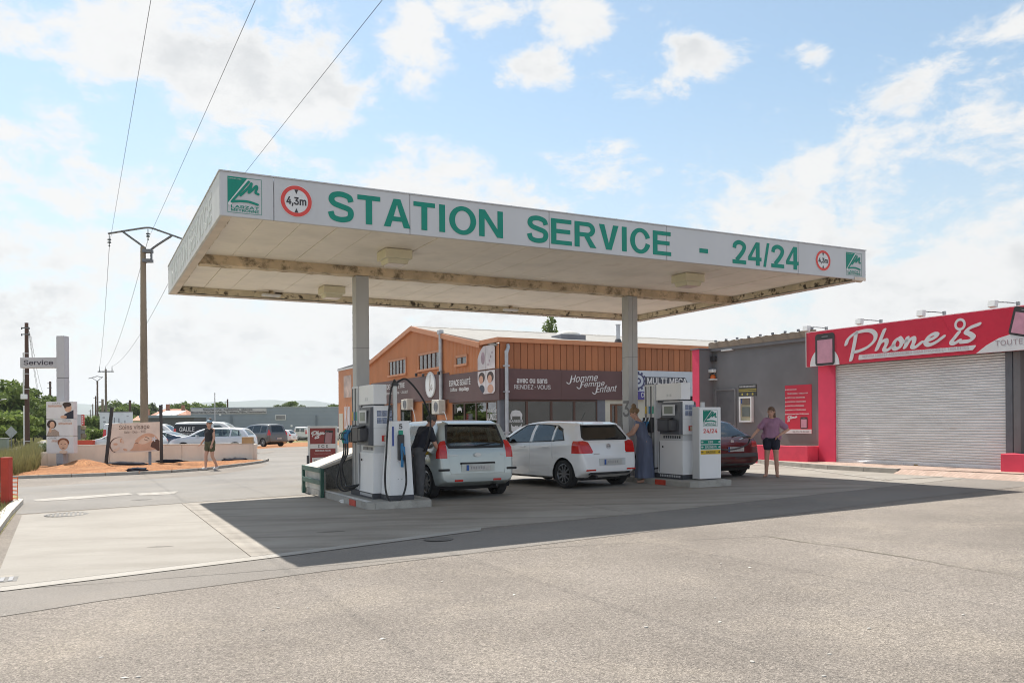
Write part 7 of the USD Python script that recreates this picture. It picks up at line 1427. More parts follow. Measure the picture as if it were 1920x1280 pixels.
# far signs
yb2 = 72.; x0, x1 = Dp(187, 790, yb2)[0], Dp(248, 790, yb2)[0]; z0, z1 = Dp(210, 812, yb2)[2], Dp(210, 772.5, yb2)[2]; g0 = float(gz(x0, yb2)); FB = thing('billboard', 'large pale billboard with grey line pictures behind the left black post', 'billboard', ((x0 + x1) / 2, yb2, g0)); w_ = (x1 - x0) / 2
part(FB, 'board', bx(-w_, w_, 0, .1, z0 - g0, z1 - g0), paint('billboard_white', (.66, .68, .71), .5, var=.05, scale=.8)); part(FB, 'top_rail', bx(-w_, w_, -.03, .13, z1 - g0, z1 - g0 + .07), steel_g)
for x in (-w_ * .7, w_ * .7): part(FB, 'leg', bx(x - .07, x + .07, .1, .2, -.1, z0 - g0 + .2), steel_g)
for k, (x, z, a, b) in enumerate(((-.75, .75, .14, .04), (-.7, .55, .16, .05), (-.1, .62, .05, .25), (.05, .40, .20, .08), (.18, .6, .05, .22), (.3, .48, .18, .05), (.55, .52, .05, .18), (.72, .8, .12, .03), (-.72, .25, .10, .12), (.0, .2, .2, .05), (-.35, .7, .03, .2), (-.3, .3, .06, .1))): part(FB, 'picture_mark', bx((x - a / 2) * w_, (x + a / 2) * w_, -.01 - .0006 * k, 0, z0 - g0 + (z - b / 2) * (z1 - z0), z0 - g0 + (z + b / 2) * (z1 - z0)), paint('billboard_grey', (.22, .22, .25), .6))
ys2 = 60.; x0, x1 = Dp(138, 790, ys2)[0], Dp(157, 790, ys2)[0]; z0, z1 = Dp(150, 797, ys2)[2], Dp(150, 777, ys2)[2]; g0 = float(gz(x0, ys2)); w_ = (x1 - x0) / 2; RS = thing('small_sign', 'small grey sign with a red edge of white marks behind the poster totem', 'sign', ((x0 + x1) / 2, ys2, g0))
part(RS, 'panel', bx(-w_, w_ * .55, 0, .12, z0 - g0, z1 - g0), pyl); rd = part(RS, 'red_edge', bx(w_ * .55, w_, 0, .12, z0 - g0, z1 - g0), red_v); part(RS, 'post', bx(-.08, .08, .02, .1, -.2, z0 - g0), steel_g)
for k in range(4): part(rd, 'mark', bx(w_ * .65, w_ * .9, -.008, 0, z0 - g0 + (z1 - z0) * (.12 + .22 * k), z0 - g0 + (z1 - z0) * (.24 + .22 * k)), white_v)
sx0, sx1 = Dp(139, 800, 63.)[0], Dp(157, 800, 63.)[0]; g0 = float(gz(sx0, 63)); SW = thing('stone_wall', 'short rubble stone wall below the small red-edged sign', 'wall', ((sx0 + sx1) / 2, 63., g0)); rub = [paint(f'rubble_{c}', c_, .9, var=.15, scale=4, bump=.4, bscale=20) for c, c_ in (('brown', (.20, .15, .10)), ('ochre', (.28, .21, .13)), ('grey', (.19, .18, .165)))]; w_ = (sx1 - sx0) / 2; hw_ = Dp(148, 797, 63.)[2] - g0
for i in range(6):
    for j in range(3): x = -w_ + (j + (.5 if i % 2 else 0)) * w_ * .6; part(SW, 'stone', bx(max(x, -w_), min(x + w_ * .57, w_), -RNG.uniform(0, .04), .4, hw_ * i / 6 - .02, hw_ * (i + .92) / 6, .03), rub[int(RNG.integers(3))])
xb0, xb1 = Dp(145, 830, 43.)[0], Dp(176, 830, 43.)[0]; zt = Dp(160, 825, 43.)[2]; g0 = float(gz(xb0, 43)); RB = thing('road_barrier', 'low red plastic barrier showing above the wall beside the poster totem', 'barrier', ((xb0 + xb1) / 2, 43., g0)); w_ = (xb1 - xb0) / 2
part(RB, 'block', hull([(x, y, z) for x in (-w_, w_) for y, z in ((-.25, 0), (.25, 0), (-.25, .2), (.25, .2), (-.1, zt - g0), (.1, zt - g0))]), paint('red_orange_plastic', (.55, .06, .02), .45)); part(RB, 'slot', bx(-w_ * .3, w_ * .3, -.26, -.24, .05, .15), black_v)
# red post and orange barrier fence at the left edge
q = G(14, 948); RP = thing('red_post', 'bright red steel post at the left edge of the forecourt', 'post', (q[0], q[1], q[2])); h = (948 - 857) / F * q[1]
part(RP, 'post', bx(-.09, .07, -.08, .08, 0, h, .008), paint('signal_red_paint', (.44, .035, .02), .5, var=.08, scale=4)); part(RP, 'edge', bx(-.105, -.09, -.07, .07, 0, h), paint('dark_red_paint', (.16, .01, .01), .5))
orange_n = paint('orange_mesh_plastic', (.62, .13, .02), .5)
OF = thing('barrier_fence', 'orange plastic barrier mesh hanging on the red post', 'barrier mesh', (q[0] - .6, q[1] + .15, q[2]))
for k in range(7): part(OF, 'strand', tube(smooth_line([(-.8, .1, .10 + .085 * k), (.3, .0, .07 + .085 * k + .02 * sin(k)), (.75, -.05, .05 + .085 * k)], 4), .012, 4), orange_n)
for k in range(12): part(OF, 'tie', tube([(-.75 + .13 * k, .05, .07), (-.75 + .13 * k + .02, .05, .60)], .009, 4), orange_n)
pale_kerb = paint('pale_kerb', (.50, .47, .42), .85, var=.1, scale=4, bump=.3)
ke = thing('edge_kerb', 'whitish kerb stones along the left edge of the forecourt', 'kerb', kind='structure')
line = [G(44, 944), G(22, 968), G(0, 1000), G(-60, 1060), G(-140, 1130)]
kk = LineString([tuple(p[:2]) for p in line]); pts_ = [np.array(kk.interpolate(s_).coords[0]) for s_ in np.arange(0, kk.length, .7)]
for a, b in zip(pts_[:-1], pts_[1:]):
    d2 = (b - a) / np.linalg.norm(b - a); nn = np.array([d2[1], -d2[0]]); a2, b2 = a + d2 * .01, b - d2 * .01; part(ke, 'kerb_stone', hull([(*(q_ + nn * o), gz(*q_) + z) for q_ in (a2, b2) for o in (0, .18) for z in (-.1, .10)] + [(*(q_ + nn * .09), gz(*q_) + .12) for q_ in (a2, b2)]), pale_kerb)
# drains and covers in the slab
iron = paint('cast_iron', (.10, .095, .09), .6, var=.15, scale=8)
def disc_cover(label, u, v, r, slots):
    q = G(u, v, .012); t = thing('drain_cover', label, 'drain cover', tuple(q), TH)
    part(t, 'rim', lathe([(r, 0.), (r, .004), (r * .9, .004), (r * .9, 0)], 20), iron)
    if slots:
        for k in range(9): x = -r * .8 + k * r * .2; hh_ = math.sqrt(max(r * r * .8 - x * x, .002)); part(t, 'bar', bx(x - r * .05, x + r * .05, -hh_, hh_, 0, .004), iron)
    else: part(t, 'lid', lathe([(0, .003), (r * .9, .003)], 20), iron)
disc_cover('round slotted drain cover in the pale slab at the left', 125, 964, .36, True)
disc_cover('dark round cover in the asphalt within the canopy shadow', 822, 1010, .19, False)
q = G(12, 1088, .0); DP_ = thing('drain_patch', 'concrete patch with a broken square drain in the lower left corner', 'drain', tuple(q), TH)
part(DP_, 'patch', prismZ(Polygon([(-2, -.32), (.55, -.30), (.62, -.05), (.55, .34), (-2, .28)]), -.02, .0075), paint('patch_concrete', (.30, .275, .24), .9, var=.1, scale=3, fine=.2, bscale=160))
part(DP_, 'frame', prismZ(sbox(-.32, -.13, .10, .17), .008, .012), iron); [part(DP_, 'grate_bar', bx(-.30 + .08 * k, -.26 + .08 * k, -.10, .14, .0125, .017), paint('worn_steel', (.25, .25, .26), .5)) for k in range(5)]
for k, (u, v, w, d) in enumerate(((300, 1024, .16, .012), (620, 996, .20, .02), (265, 936, .22, .04))): # dark scars and spots
    q = G(u, v, .0125); part(None, 'surface_scar', mv(prismZ(Polygon([(-w, 0), (-w * .3, d), (w * .2, d * .4), (w, d), (w * .7, -d * .5), (0, -d)]), 0, .0015), tuple(q), rz=.2), paint('tar_mark', (.09, .085, .08), .8), label=('short dark scar in the sunlit slab', 'dark scar in the shaded slab', 'dark patch at the far joint of the slab')[k], cat='scar', kind='stuff')
for pgn, lb in (([(60, 937), (130, 931), (240, 924), (250, 927), (140, 936), (70, 940)], 'worn white marking on the road left of the slab'), ([(255, 925), (335, 921), (325, 926.5), (262, 929)], 'second worn white marking on the road')):
    sheet(None, 'road_marking', gpoly(pgn), .009, paint_w, lb, 'road marking')
# loose pale stones and leaves on the foreground asphalt
grit = []
for k in range(24):
    u, v = RNG.uniform(0, 1920), 1000 + 280 * RNG.random() ** .8; q = G(u, v); s_ = RNG.uniform(.005, .013); m = trimesh.creation.icosphere(1, s_); m.vertices *= np.array([1.5, 1, .5]); grit.append(mv(m, (q[0], q[1], q[2] + s_ * .3), rz=RNG.random() * 3))
part(None, 'loose_grit', grit, paint('pale_grit', (.42, .40, .37), .8), label='pale grit scattered over the foreground asphalt', kind='stuff', cat='grit')
for k, (u, v) in enumerate(((233, 1271), (717, 1198), (1406, 1064), (1350, 1166), (964, 1115))):
    q = G(u, v); part(None, 'pale_leaf', mv(hull([(-.028, 0, .004), (0, .013, .008), (.03, .004, .004), (0, -.012, .005), (.006, 0, .010)]), tuple(q), rz=.3 * k), paint('pale_leaf', (.55, .53, .48), .6), label='small pale scrap on the foreground asphalt, ' + ('at the bottom left', 'left of centre', 'right of centre, farther', 'right of centre, nearer', 'near the middle')[k], cat='scrap', group='pale scraps on the asphalt')

# cracks and tar lines of the yard
crack_m = paint('crack_dirt', (.15, .14, .10), .95, var=.3, scale=9); seam_m = paint('tar_seam', (.15, .14, .125), .9, var=.2, scale=5)
def ground_line(pts, w, mat, label, wob=.03):
    p = smooth_line(np.array([G(u, v)[:2] for u, v in pts]), 10); n = len(p); p = p + (meshkit.noise(np.c_[p * 4, np.zeros(n)])[:, None] - .5) * 2 * wob; ww = w * (.35 + 1.1 * meshkit.noise(np.c_[p * 3 + 9, np.zeros(n)]))
    t = np.gradient(p, axis=0); t /= np.linalg.norm(t, axis=1, keepdims=True); nn = np.c_[-t[:, 1], t[:, 0]] * ww[:, None]; a, b = p + nn, p - nn
    v = np.vstack([np.c_[a, gz(a[:, 0], a[:, 1]) + .0065], np.c_[b, gz(b[:, 0], b[:, 1]) + .0065]]); f = []
    for i in range(n - 1): f += [[i, n + i, i + 1], [i + 1, n + i, n + i + 1]]
    m = trimesh.Trimesh(v, f, process=False)
    if m.face_normals[:, 2].mean() < 0: m.invert()
    part(None, 'asphalt_crack', m, mat, label=label, kind='stuff', cat='crack')
ground_line([(1440, 1006), (1570, 1024), (1690, 1044), (1790, 1062), (1930, 1086)], .008, crack_m, 'long mossy crack across the right of the yard')
ground_line([(0, 1106), (190, 1094), (380, 1079), (560, 1065), (800, 1045), (1100, 1022), (1440, 1005)], .006, seam_m, 'seam between the fine and the coarse asphalt', .015)

# ------------------------------------------------------------------ plants
def leaf_look(name, lo, hi, tr=.35):
    N = {'g': ('geometry', {}), 'o': ('object_info', {}), 'r': ('rgb_ramp', {'ramp': [(0., lo), (1., hi)]}), 'n': ('noise_texture', {'scale': .5, 'detail': 3.0}), 'a': ('math', {'math_type': 'multiply_add', 'value2': .55, 'value3': .0}), 'm': ('math', {'math_type': 'multiply_add', 'value2': .45}),
         'p': ('principled_bsdf', {'roughness': .55, 'specular_ior_level': .3}), 't': ('translucent_bsdf', {}), 'x': ('mix_closure', {'fac': tr})}
    K = [('g.position', 'n.vector'), ('g.random_per_island', 'a.value1'), ('n.fac', 'm.value1'), ('a.value', 'm.value3'), ('m.value', 'r.fac'), ('r.color', 'p.base_color'), ('r.color', 't.color'), ('p.BSDF', 'x.closure1'), ('t.BSDF', 'x.closure2')]
    return usdkit.material(stage, '/World/Looks/' + name, N, K, surface='x.closure')
lf_mid = leaf_look('broadleaf_foliage', (.09, .135, .035), (.29, .36, .11)); lf_bright = leaf_look('bright_foliage', (.13, .19, .04), (.36, .43, .13)); lf_dark = leaf_look('dark_conifer_foliage', (.012, .022, .02), (.035, .055, .045), .15); lf_grass = leaf_look('tall_dry_grass', (.16, .16, .06), (.34, .30, .15), .4); lf_blue = leaf_look('grey_green_foliage', (.11, .145, .075), (.28, .33, .18))
bark = paint('bark', (.075, .058, .042), .9, var=.2, scale=3)
def leaves(centers, n, size, rng, flat_=.0):
    """Leaf-sized quads through the outer part of a set of clumps (x, y, z, rx, rz)."""
    c = np.array(centers); w = c[:, 3] ** 2 * c[:, 4]; k = rng.choice(len(c), n, p=w / w.sum()); d = rng.normal(size=(n, 3)); d /= np.linalg.norm(d, axis=1, keepdims=True); r = rng.random(n) ** .35
    p = c[k, :3] + d * r[:, None] * np.c_[c[k, 3], c[k, 3], c[k, 4]]
    a = rng.normal(size=(n, 3)) + d * .7; a /= np.linalg.norm(a, axis=1, keepdims=True); b = np.cross(a, rng.normal(size=(n, 3))); b /= np.linalg.norm(b, axis=1, keepdims=True); a2 = np.cross(b, a); s = size * rng.uniform(.6, 1.4, n)[:, None]
    v = np.stack([p + a2 * s, p + b * s * .6, p - a2 * s, p - b * s * .6], 1).reshape(-1, 3); i = np.arange(n)[:, None] * 4
    return trimesh.Trimesh(v, np.vstack([i + [0, 1, 2], i + [0, 2, 3]]), process=False)
def make_tree(name, label, kind, loc, h, w, seed, leaf, n=4200, size=.22, group=None, cat='tree', rot=0.):
    rng = np.random.default_rng(seed); t = thing(name, label, cat, loc, rot, group); cl = []
    if kind == 'round':
        for k in range(26):
            a, z = rng.random() * 6.283, rng.uniform(.28, .92); rr = w / 2 * math.sin(math.pi * min(1, (z - .12) / .92)) ** .7 * rng.uniform(.3, .85); cl.append((rr * cos(a), rr * sin(a), z * h, w * rng.uniform(.13, .22), h * rng.uniform(.07, .12)))
    elif kind == 'column':
        for k in range(16): z = .08 + .88 * k / 15; rr = w / 2 * (1 - abs(z - .4) ** 1.5) * .55; a = rng.random() * 6.283; cl.append((rr * .35 * cos(a), rr * .35 * sin(a), z * h, rr * rng.uniform(.7, 1.1), h * .07))
    elif kind == 'cone':
        for k in range(18): z = .08 + .88 * k / 17; rr = w / 2 * (1 - z) * .95 + .15; a = rng.random() * 6.283; cl.append((rr * .3 * cos(a), rr * .3 * sin(a), z * h, rr, h * .05))
    elif kind == 'bush':
        for k in range(14): a = rng.random() * 6.283; rr = w / 2 * rng.uniform(0, .75); cl.append((rr * cos(a), rr * sin(a), h * rng.uniform(.2, .75), w * .18, h * .22))
    part(t, 'crown', leaves(cl, n, size, rng), leaf)
    if kind != 'bush':
        limbs = [tube(smooth_line([(0, 0, -.3), (rng.uniform(-.1, .1), 0, h * .2), (0, rng.uniform(-.2, .2), h * .5), (0, 0, h * .85)], 3), np.linspace(.035 * h ** .5 * 1.2, .02, 10), 7)]
        for c in cl[::4]: limbs.append(tube([(0, 0, h * .25), (c[0] * .6, c[1] * .6, (c[2] + h * .25) / 2), c[:3]], [.02 * h ** .5, .012 * h ** .5, .01], 5))
        part(t, 'trunk', limbs, bark)
    else: part(t, 'stem', [tube([(0, 0, -.1), (c[0] * .5, c[1] * .5, c[2] * .5), c[:3]], .02, 4) for c in cl[::3]], bark)
    return t
def at(u, y): q = Dp(u, 800, y); return (q[0], q[1], float(gz(q[0], y)) - .05)
def hgt_at(u, v, y): return Dp(u, v, y)[2] - float(gz(Dp(u, v, y)[0], y))
GR = 'broad-leaved trees of the grove beside the road'
# grove beside the road at the left
t1 = make_tree('broadleaf_tree', 'tall leafy tree at the very left edge of the photo', 'round', at(-2, 74), hgt_at(0, 708, 74), 7.5, 11, lf_mid, 5200, .20)
make_tree('broadleaf_tree', 'leafy tree directly behind the brown telephone pole', 'round', at(44, 92), hgt_at(44, 722, 92), 7.0, 12, lf_mid, 4800, .22)
make_tree('broadleaf_tree', 'rounded lower tree filling the grove right of the telephone pole', 'round', at(62, 105), hgt_at(62, 755, 105), 6.0, 13, lf_mid, 4200, .22)
make_tree('broadleaf_tree', 'paler bushy tree low at the left edge of the grove', 'round', at(14, 66), hgt_at(14, 766, 66), 5.0, 14, lf_bright, 3800, .18)
make_tree('broadleaf_tree', 'olive tree between the left-edge tree and the telephone pole', 'round', at(28, 84), hgt_at(28, 735, 84), 5.5, 15, lf_blue, 3800, .2)
for k, (x, y, s_) in enumerate(((-60, 66, 1.1), (-58, 48, 1.0), (-70, 80, 1.2), (-50, 34, .9), (-52, 22, 1.0))): dup(t1, (x, y, -.6), k * 1.3, 'roadside grove tree beyond the left edge, ' + ('behind the left-edge tree', 'nearer than the left-edge tree', 'farthest of those outside', 'beside the country road bend', 'nearest to the camera')[k], 'grove trees beyond the left edge', (s_, s_, s_))
for k, (u, vt, y) in enumerate(((72, 782, 150), (80, 771, 155), (87, 775, 160))): make_tree('conifer', 'dark conifer at the end of the road, ' + ('leftmost of the clump', 'middle of the clump', 'rightmost, touching the poster totem')[k], 'cone', at(u, y), hgt_at(u, vt, y), 4.5, 30 + k, lf_dark, 2600, .3)
# trees beyond the parked cars
for k, (u, vt, y, w, lf, lb) in enumerate(((203, 757, 165, 6, lf_blue, 'grey-green tree behind the crossarm pole'), (229, 748, 175, 9, lf_mid, 'large round tree behind the far billboard'), (222, 763, 150, 6, lf_bright, 'bright green tree in front of the large round tree'), (258, 758, 170, 6, lf_mid, 'tree directly behind the tall power pole'), (284, 752, 180, 5, lf_blue, 'airy tree just right of the tall power pole'),
        (336, 751, 190, 9, lf_mid, 'leftmost round tree above the shed'), (357, 753, 190, 8, lf_mid, 'second round tree above the food shop board'), (379, 752, 192, 8, lf_bright, 'third round tree above the food shop board'), (392, 756, 188, 6, lf_mid, 'smaller round tree left of the lamp mast'), (415, 755, 190, 7, lf_mid, 'tree right of the lamp mast'),
        (528, 757, 200, 5, lf_blue, 'small tree above the warehouse roof, left of three'), (543, 753, 205, 6, lf_mid, 'taller tree above the warehouse roof, middle of three'), (560, 755, 200, 5, lf_blue, 'thin tree above the warehouse roof, right of three'), (633, 757, 200, 7, lf_mid, 'tree between the warehouse and the orange building'))):
    make_tree('broadleaf_tree', lb, 'round', at(u, y), hgt_at(u, vt, y), w, 50 + k, lf, 2400, .30)
for k in range(6): make_tree('hedge_bush', 'low ragged bush along the warehouse roofline, ' + ('first', 'second', 'third', 'fourth', 'fifth', 'sixth')[k] + ' from the left', 'bush', at(432 + 15 * k, 170), hgt_at(432 + 15 * k, 762.5 + (k % 2), 170), 2.6, 80 + k, lf_dark, 500, .3, cat='bush')
make_tree('poplar_tree', 'slim poplar standing behind the orange building roof', 'column', at(1031, 110), hgt_at(1031, 595, 110), 4.6, 91, lf_mid, 4200, .22)
make_tree('poplar_tree', 'small shoot of poplar beside the slim poplar', 'column', at(1042, 112), hgt_at(1042, 613, 112), 1.5, 92, lf_mid, 1400, .2)
# bushes
make_tree('hedge_bush', 'big dark bush left of the far billboard', 'bush', at(176, 85), hgt_at(176, 774, 85), 3.6, 95, lf_mid, 3600, .16, cat='bush')
make_tree('hedge_bush', 'bright low hedge under the far billboard', 'bush', at(168, 70), hgt_at(168, 800, 70), 2.6, 96, lf_bright, 2600, .13, cat='bush')
make_tree('hedge_bush', 'green weeds behind the wall right of the poster totem', 'bush', at(170, 52), hgt_at(170, 817, 52), 3.4, 97, lf_bright, 2200, .10, cat='bush')
make_tree('hedge_bush', 'grassy shrub leaning against the left end of the low wall', 'bush', at(80, 40), hgt_at(80, 826, 40), 1.7, 98, lf_blue, 2200, .07, cat='bush')
def grass(name, label, region, n, h, seed, w=.012):
    rng = np.random.default_rng(seed); P_ = []; b0 = region.bounds
    while len(P_) < n:
        p = rng.uniform(b0[:2], b0[2:])
        if region.contains(Point(*p)): P_.append(p)
    P_ = np.array(P_); z = gz(P_[:, 0], P_[:, 1]) - .02; hh = h * rng.uniform(.45, 1.25, n); a = rng.random(n) * 6.283; ln = hh * rng.uniform(.1, .5, n); s = np.c_[np.cos(a + 1.57), np.sin(a + 1.57), np.zeros(n)] * w
    b = np.c_[P_, z]; m = b + np.c_[np.cos(a) * ln * .35, np.sin(a) * ln * .35, hh * .6]; t = b + np.c_[np.cos(a) * ln, np.sin(a) * ln, hh]
    v = np.stack([b - s, b + s, m - s * .8, m + s * .8, t], 1).reshape(-1, 3); i = np.arange(n)[:, None] * 5
    part(None, name, trimesh.Trimesh(v, np.vstack([i + [0, 1, 3], i + [0, 3, 2], i + [2, 3, 4]]), process=False), lf_grass, label=label, kind='stuff', cat='grass')
sheet(None, 'far_road', gpoly([(-260, 905), (0, 850), (40, 838), (72, 828), (86, 824.5), (86, 829), (76, 842), (40, 868), (0, 893), (-200, 960)]), -.02 + .012, far_road, 'pale grey country road at the left running towards the trees', 'road')
grass('tall_weeds', 'tall dry weeds between the road and the left end of the wall', gpoly([(-80, 905), (10, 897), (70, 884), (76, 872), (78, 852), (60, 850), (30, 872), (-80, 900)]), 14000, .8, 201, .007)
grass('verge_grass', 'dry grass verge on the far side of the country road', gpoly([(-60, 858), (0, 846), (50, 833), (82, 823), (60, 822), (0, 826), (-60, 835)]), 5000, .5, 202, .03)
grass('edge_grass', 'dry straw beside the pale kerb at the left edge', gpoly([(-40, 950), (6, 938), (30, 950), (0, 985), (-40, 1010)]), 1500, .16, 203, .006)
sheet(None, 'dry_verge', gpoly([(-400, 1120), (-400, 930), (-10, 920), (34, 930), (40, 947), (0, 1003), (-60, 1065)]), .008, meadow, 'dry grass verge at the left edge beyond the kerb', 'verge')
sheet(None, 'parking_lot', Polygon([tuple(p[:2]) for p in (G(130, 850), G(470, 850), G(495, 852), G(520, 845), G(640, 842), G(640, 829), G(300, 829), G(140, 836))]), .010, lot, 'pale gravelly car park behind the low wall', 'car park')
sheet(None, 'soil_patch', gpoly([(478, 842), (540, 838), (600, 836), (660, 833), (660, 829), (560, 829), (500, 833), (476, 838)]), .016, soil, 'strip of orange soil beside the people carrier', 'soil')
sheet(None, 'scrub_ground', gpoly([(88, 838), (140, 837), (180, 832), (200, 822), (90, 818)]), .006, paint('scrub_soil', (.13, .14, .05), .9, var=.3, scale=.6), 'weedy green ground behind the wall', 'ground')
# street lamp at the far left edge
q = at(-14, 60); t = thing('street_lamp', 'street lamp arm reaching in at the left edge before the trees', 'street lamp', q); hz_ = hgt_at(-14, 751, 60); part(t, 'mast', cyl((0, 0, -.2), (0, 0, hz_), .06, .05, 8), steel_g); part(t, 'arm', tube([(0, 0, hz_ - .02), (.5, 0, hz_ + .08), (.72, 0, hz_ + .12)], .03, 6), steel_g); part(t, 'lamp_head', hull([(.68, y, z) for y in (-.08, .08) for z in (hz_ + .10, hz_ + .17)] + [(1.0, y, hz_ + .15) for y in (-.05, .05)] + [(.95, y, hz_ + .20) for y in (-.05, .05)]), white_p)
# small road sign before the trees
q = at(21, 58); t = thing('road_sign', 'grey back of a diamond road sign beside the country road', 'road sign', q); part(t, 'post', cyl((0, 0, -.2), (0, 0, 1.2), .03, sides=6), steel_g); part(t, 'plate', mv(frame(flat(affinity.rotate(sbox(-.3, -.3, .3, .3), 45), .02), (0, 0, 0), (1, 0, 0), (0, 0, 1), (0, -1, 0)), (0, 0, 1.4)), paint('sign_back', (.30, .32, .33), .5))
q = at(8, 56); t = thing('meter_cabinet', 'grey-green cabinet at the road edge by the trees', 'cabinet', q); part(t, 'case', bx(-.25, .25, -.15, .15, 0, 1.0, .02), paint('cabinet_green', (.20, .23, .19), .6)); part(t, 'lid', bx(-.28, .28, -.18, .18, 1.0, 1.06), paint('cabinet_lid', (.40, .40, .36), .6))

# ------------------------------------------------------------------ hills on the skyline
def hills(name, label, y, prof, seed, mat):
    us = np.linspace(-900, 2800, 260); v, f = [], []; top = np.interp(us, [p[0] for p in prof], [p[1] for p in prof]) + 2.2 * (meshkit.fbm(np.c_[us / 60, us * 0, us * 0], 5, seed) - .5) * 2
    for u, t in zip(us, top):
        a = Dp(u, t, y); zt = a[2]
        for k, (dy, fz) in enumerate(((-.16, -.01), (-.06, .5), (0, 1.), (.10, .55))): x = a[0] * (1 + dy); n_ = meshkit.fbm(np.array([u / 25, k * 3.1, 0.]), 4, seed + 5) - .5; v.append((x, y * (1 + dy), (zt + 3) * fz * (1 + .35 * n_ * (fz not in (1., -.01))) - 3))
    n = len(us)
    for i in range(n - 1):
        for k in range(3): a, b, c, d = i * 4 + k, (i + 1) * 4 + k, (i + 1) * 4 + k + 1, i * 4 + k + 1; f += [[a, b, c], [a, c, d]]
    part(None, name, trimesh.Trimesh(v, f, process=False), mat, smooth=True, label=label, kind='structure', cat='hills')
hill_m = paint('wooded_hills', (.085, .11, .075), .95, var=.2, scale=.003)
hills('hills', 'long blue ridge of hills on the skyline', 5600., [(-900, 770), (60, 776), (130, 757), (175, 758), (300, 770), (330, 757), (380, 754), (450, 753), (510, 749), (545, 752), (580, 749), (630, 757), (700, 765), (1000, 772), (2800, 765)], 3, hill_m)
hills('wooded_ridge', 'nearer low wooded ridge along the horizon', 1500., [(-900, 786), (0, 783), (150, 777), (260, 781), (500, 783), (700, 784), (1500, 775), (2800, 775)], 8, paint('wooded_ridge', (.05, .07, .035), .95, var=.3, scale=.02))
HZ = 1.3e-4
haze = bx(-8400, 8400, -400, 9600, -12, 175)
if HZ: hm = usdkit.material(stage, '/World/Looks/haze_air', {'v': ('principled_volume', {'color': (.80, .87, .95), 'density': HZ, 'anisotropy': .35})}, [], volume='v.volume')

if HZ: part(None, 'haze', haze, hm, label='pale summer haze over the plain', kind='stuff', cat='haze')

# ------------------------------------------------------------------ people
def ball(p, r): return m3.Manifold.sphere(r, 20).translate(tuple(map(float, p)))
def limb(pts, rs):
    out = None
    for a, b, ra, rb in zip(pts[:-1], pts[1:], rs[:-1], rs[1:]):
        h = m3.Manifold.batch_hull([ball(a, ra), ball(b, rb)]); out = h if out is None else out + h
    return out
def blob(p, rx, ry, rz_): return m3.Manifold.sphere(1., 24).scale((rx, ry, rz_)).translate(tuple(map(float, p)))
def soft(M, step=.022, it=12):
    m = as_tm(M.refine_to_length(step)); m.merge_vertices(); trimesh.smoothing.filter_taubin(m, lamb=.5, nu=.52, iterations=it); return m
def hand(w, d, side, curl=.5, s=1.):
    """A hand from the wrist w along d: palm, four bent fingers and a thumb off its side."""
    d = np.array(d, float) / np.linalg.norm(d); up = np.array([0, 0, 1.]) if abs(d[2]) < .9 else np.array([0, 1., 0]); lat = np.cross(d, up); lat /= np.linalg.norm(lat); nrm = np.cross(lat, d) * side; w = np.array(w, float)
    pc = [w + d * .02 * s + lat * x for x in (-.018, .018)] + [w + d * .085 * s + lat * x for x in (-.034, .034)]
    out = m3.Manifold.batch_hull([ball(p, .013) for p in pc])
    for k in range(4):
        x = (-.033 + .022 * k); ln = (.062, .076, .072, .056)[k] * s; b = w + d * .088 * s + lat * x; m_ = b + d * ln * .55 + nrm * ln * .25 * curl; e = m_ + d * ln * .40 * (1 - curl * .5) + nrm * ln * .45 * curl
        out = out + limb([b, m_, e], [.0095, .0088, .0075])
    tb = w + d * .03 * s + lat * .03 * side; out = out + limb([tb, tb + d * .035 + lat * .025 * side + nrm * .012, tb + d * .062 + lat * .028 * side + nrm * .026], [.012, .0105, .0085])
    return out
skin_m = paint('skin', (.50, .28, .20), .55, var=.06, scale=6); hair_m = paint('brown_hair', (.10, .055, .03), .6, var=.25, scale=10, streak=.2); blond = paint('light_brown_hair', (.20, .12, .06), .6, var=.25, scale=10, streak=.2); grey_hair = paint('short_grey_hair', (.07, .06, .055), .7, var=.2, scale=12)
eye_m = paint('eye_dark', (.02, .015, .012), .3); lip_m = paint('lips', (.36, .13, .11), .5)
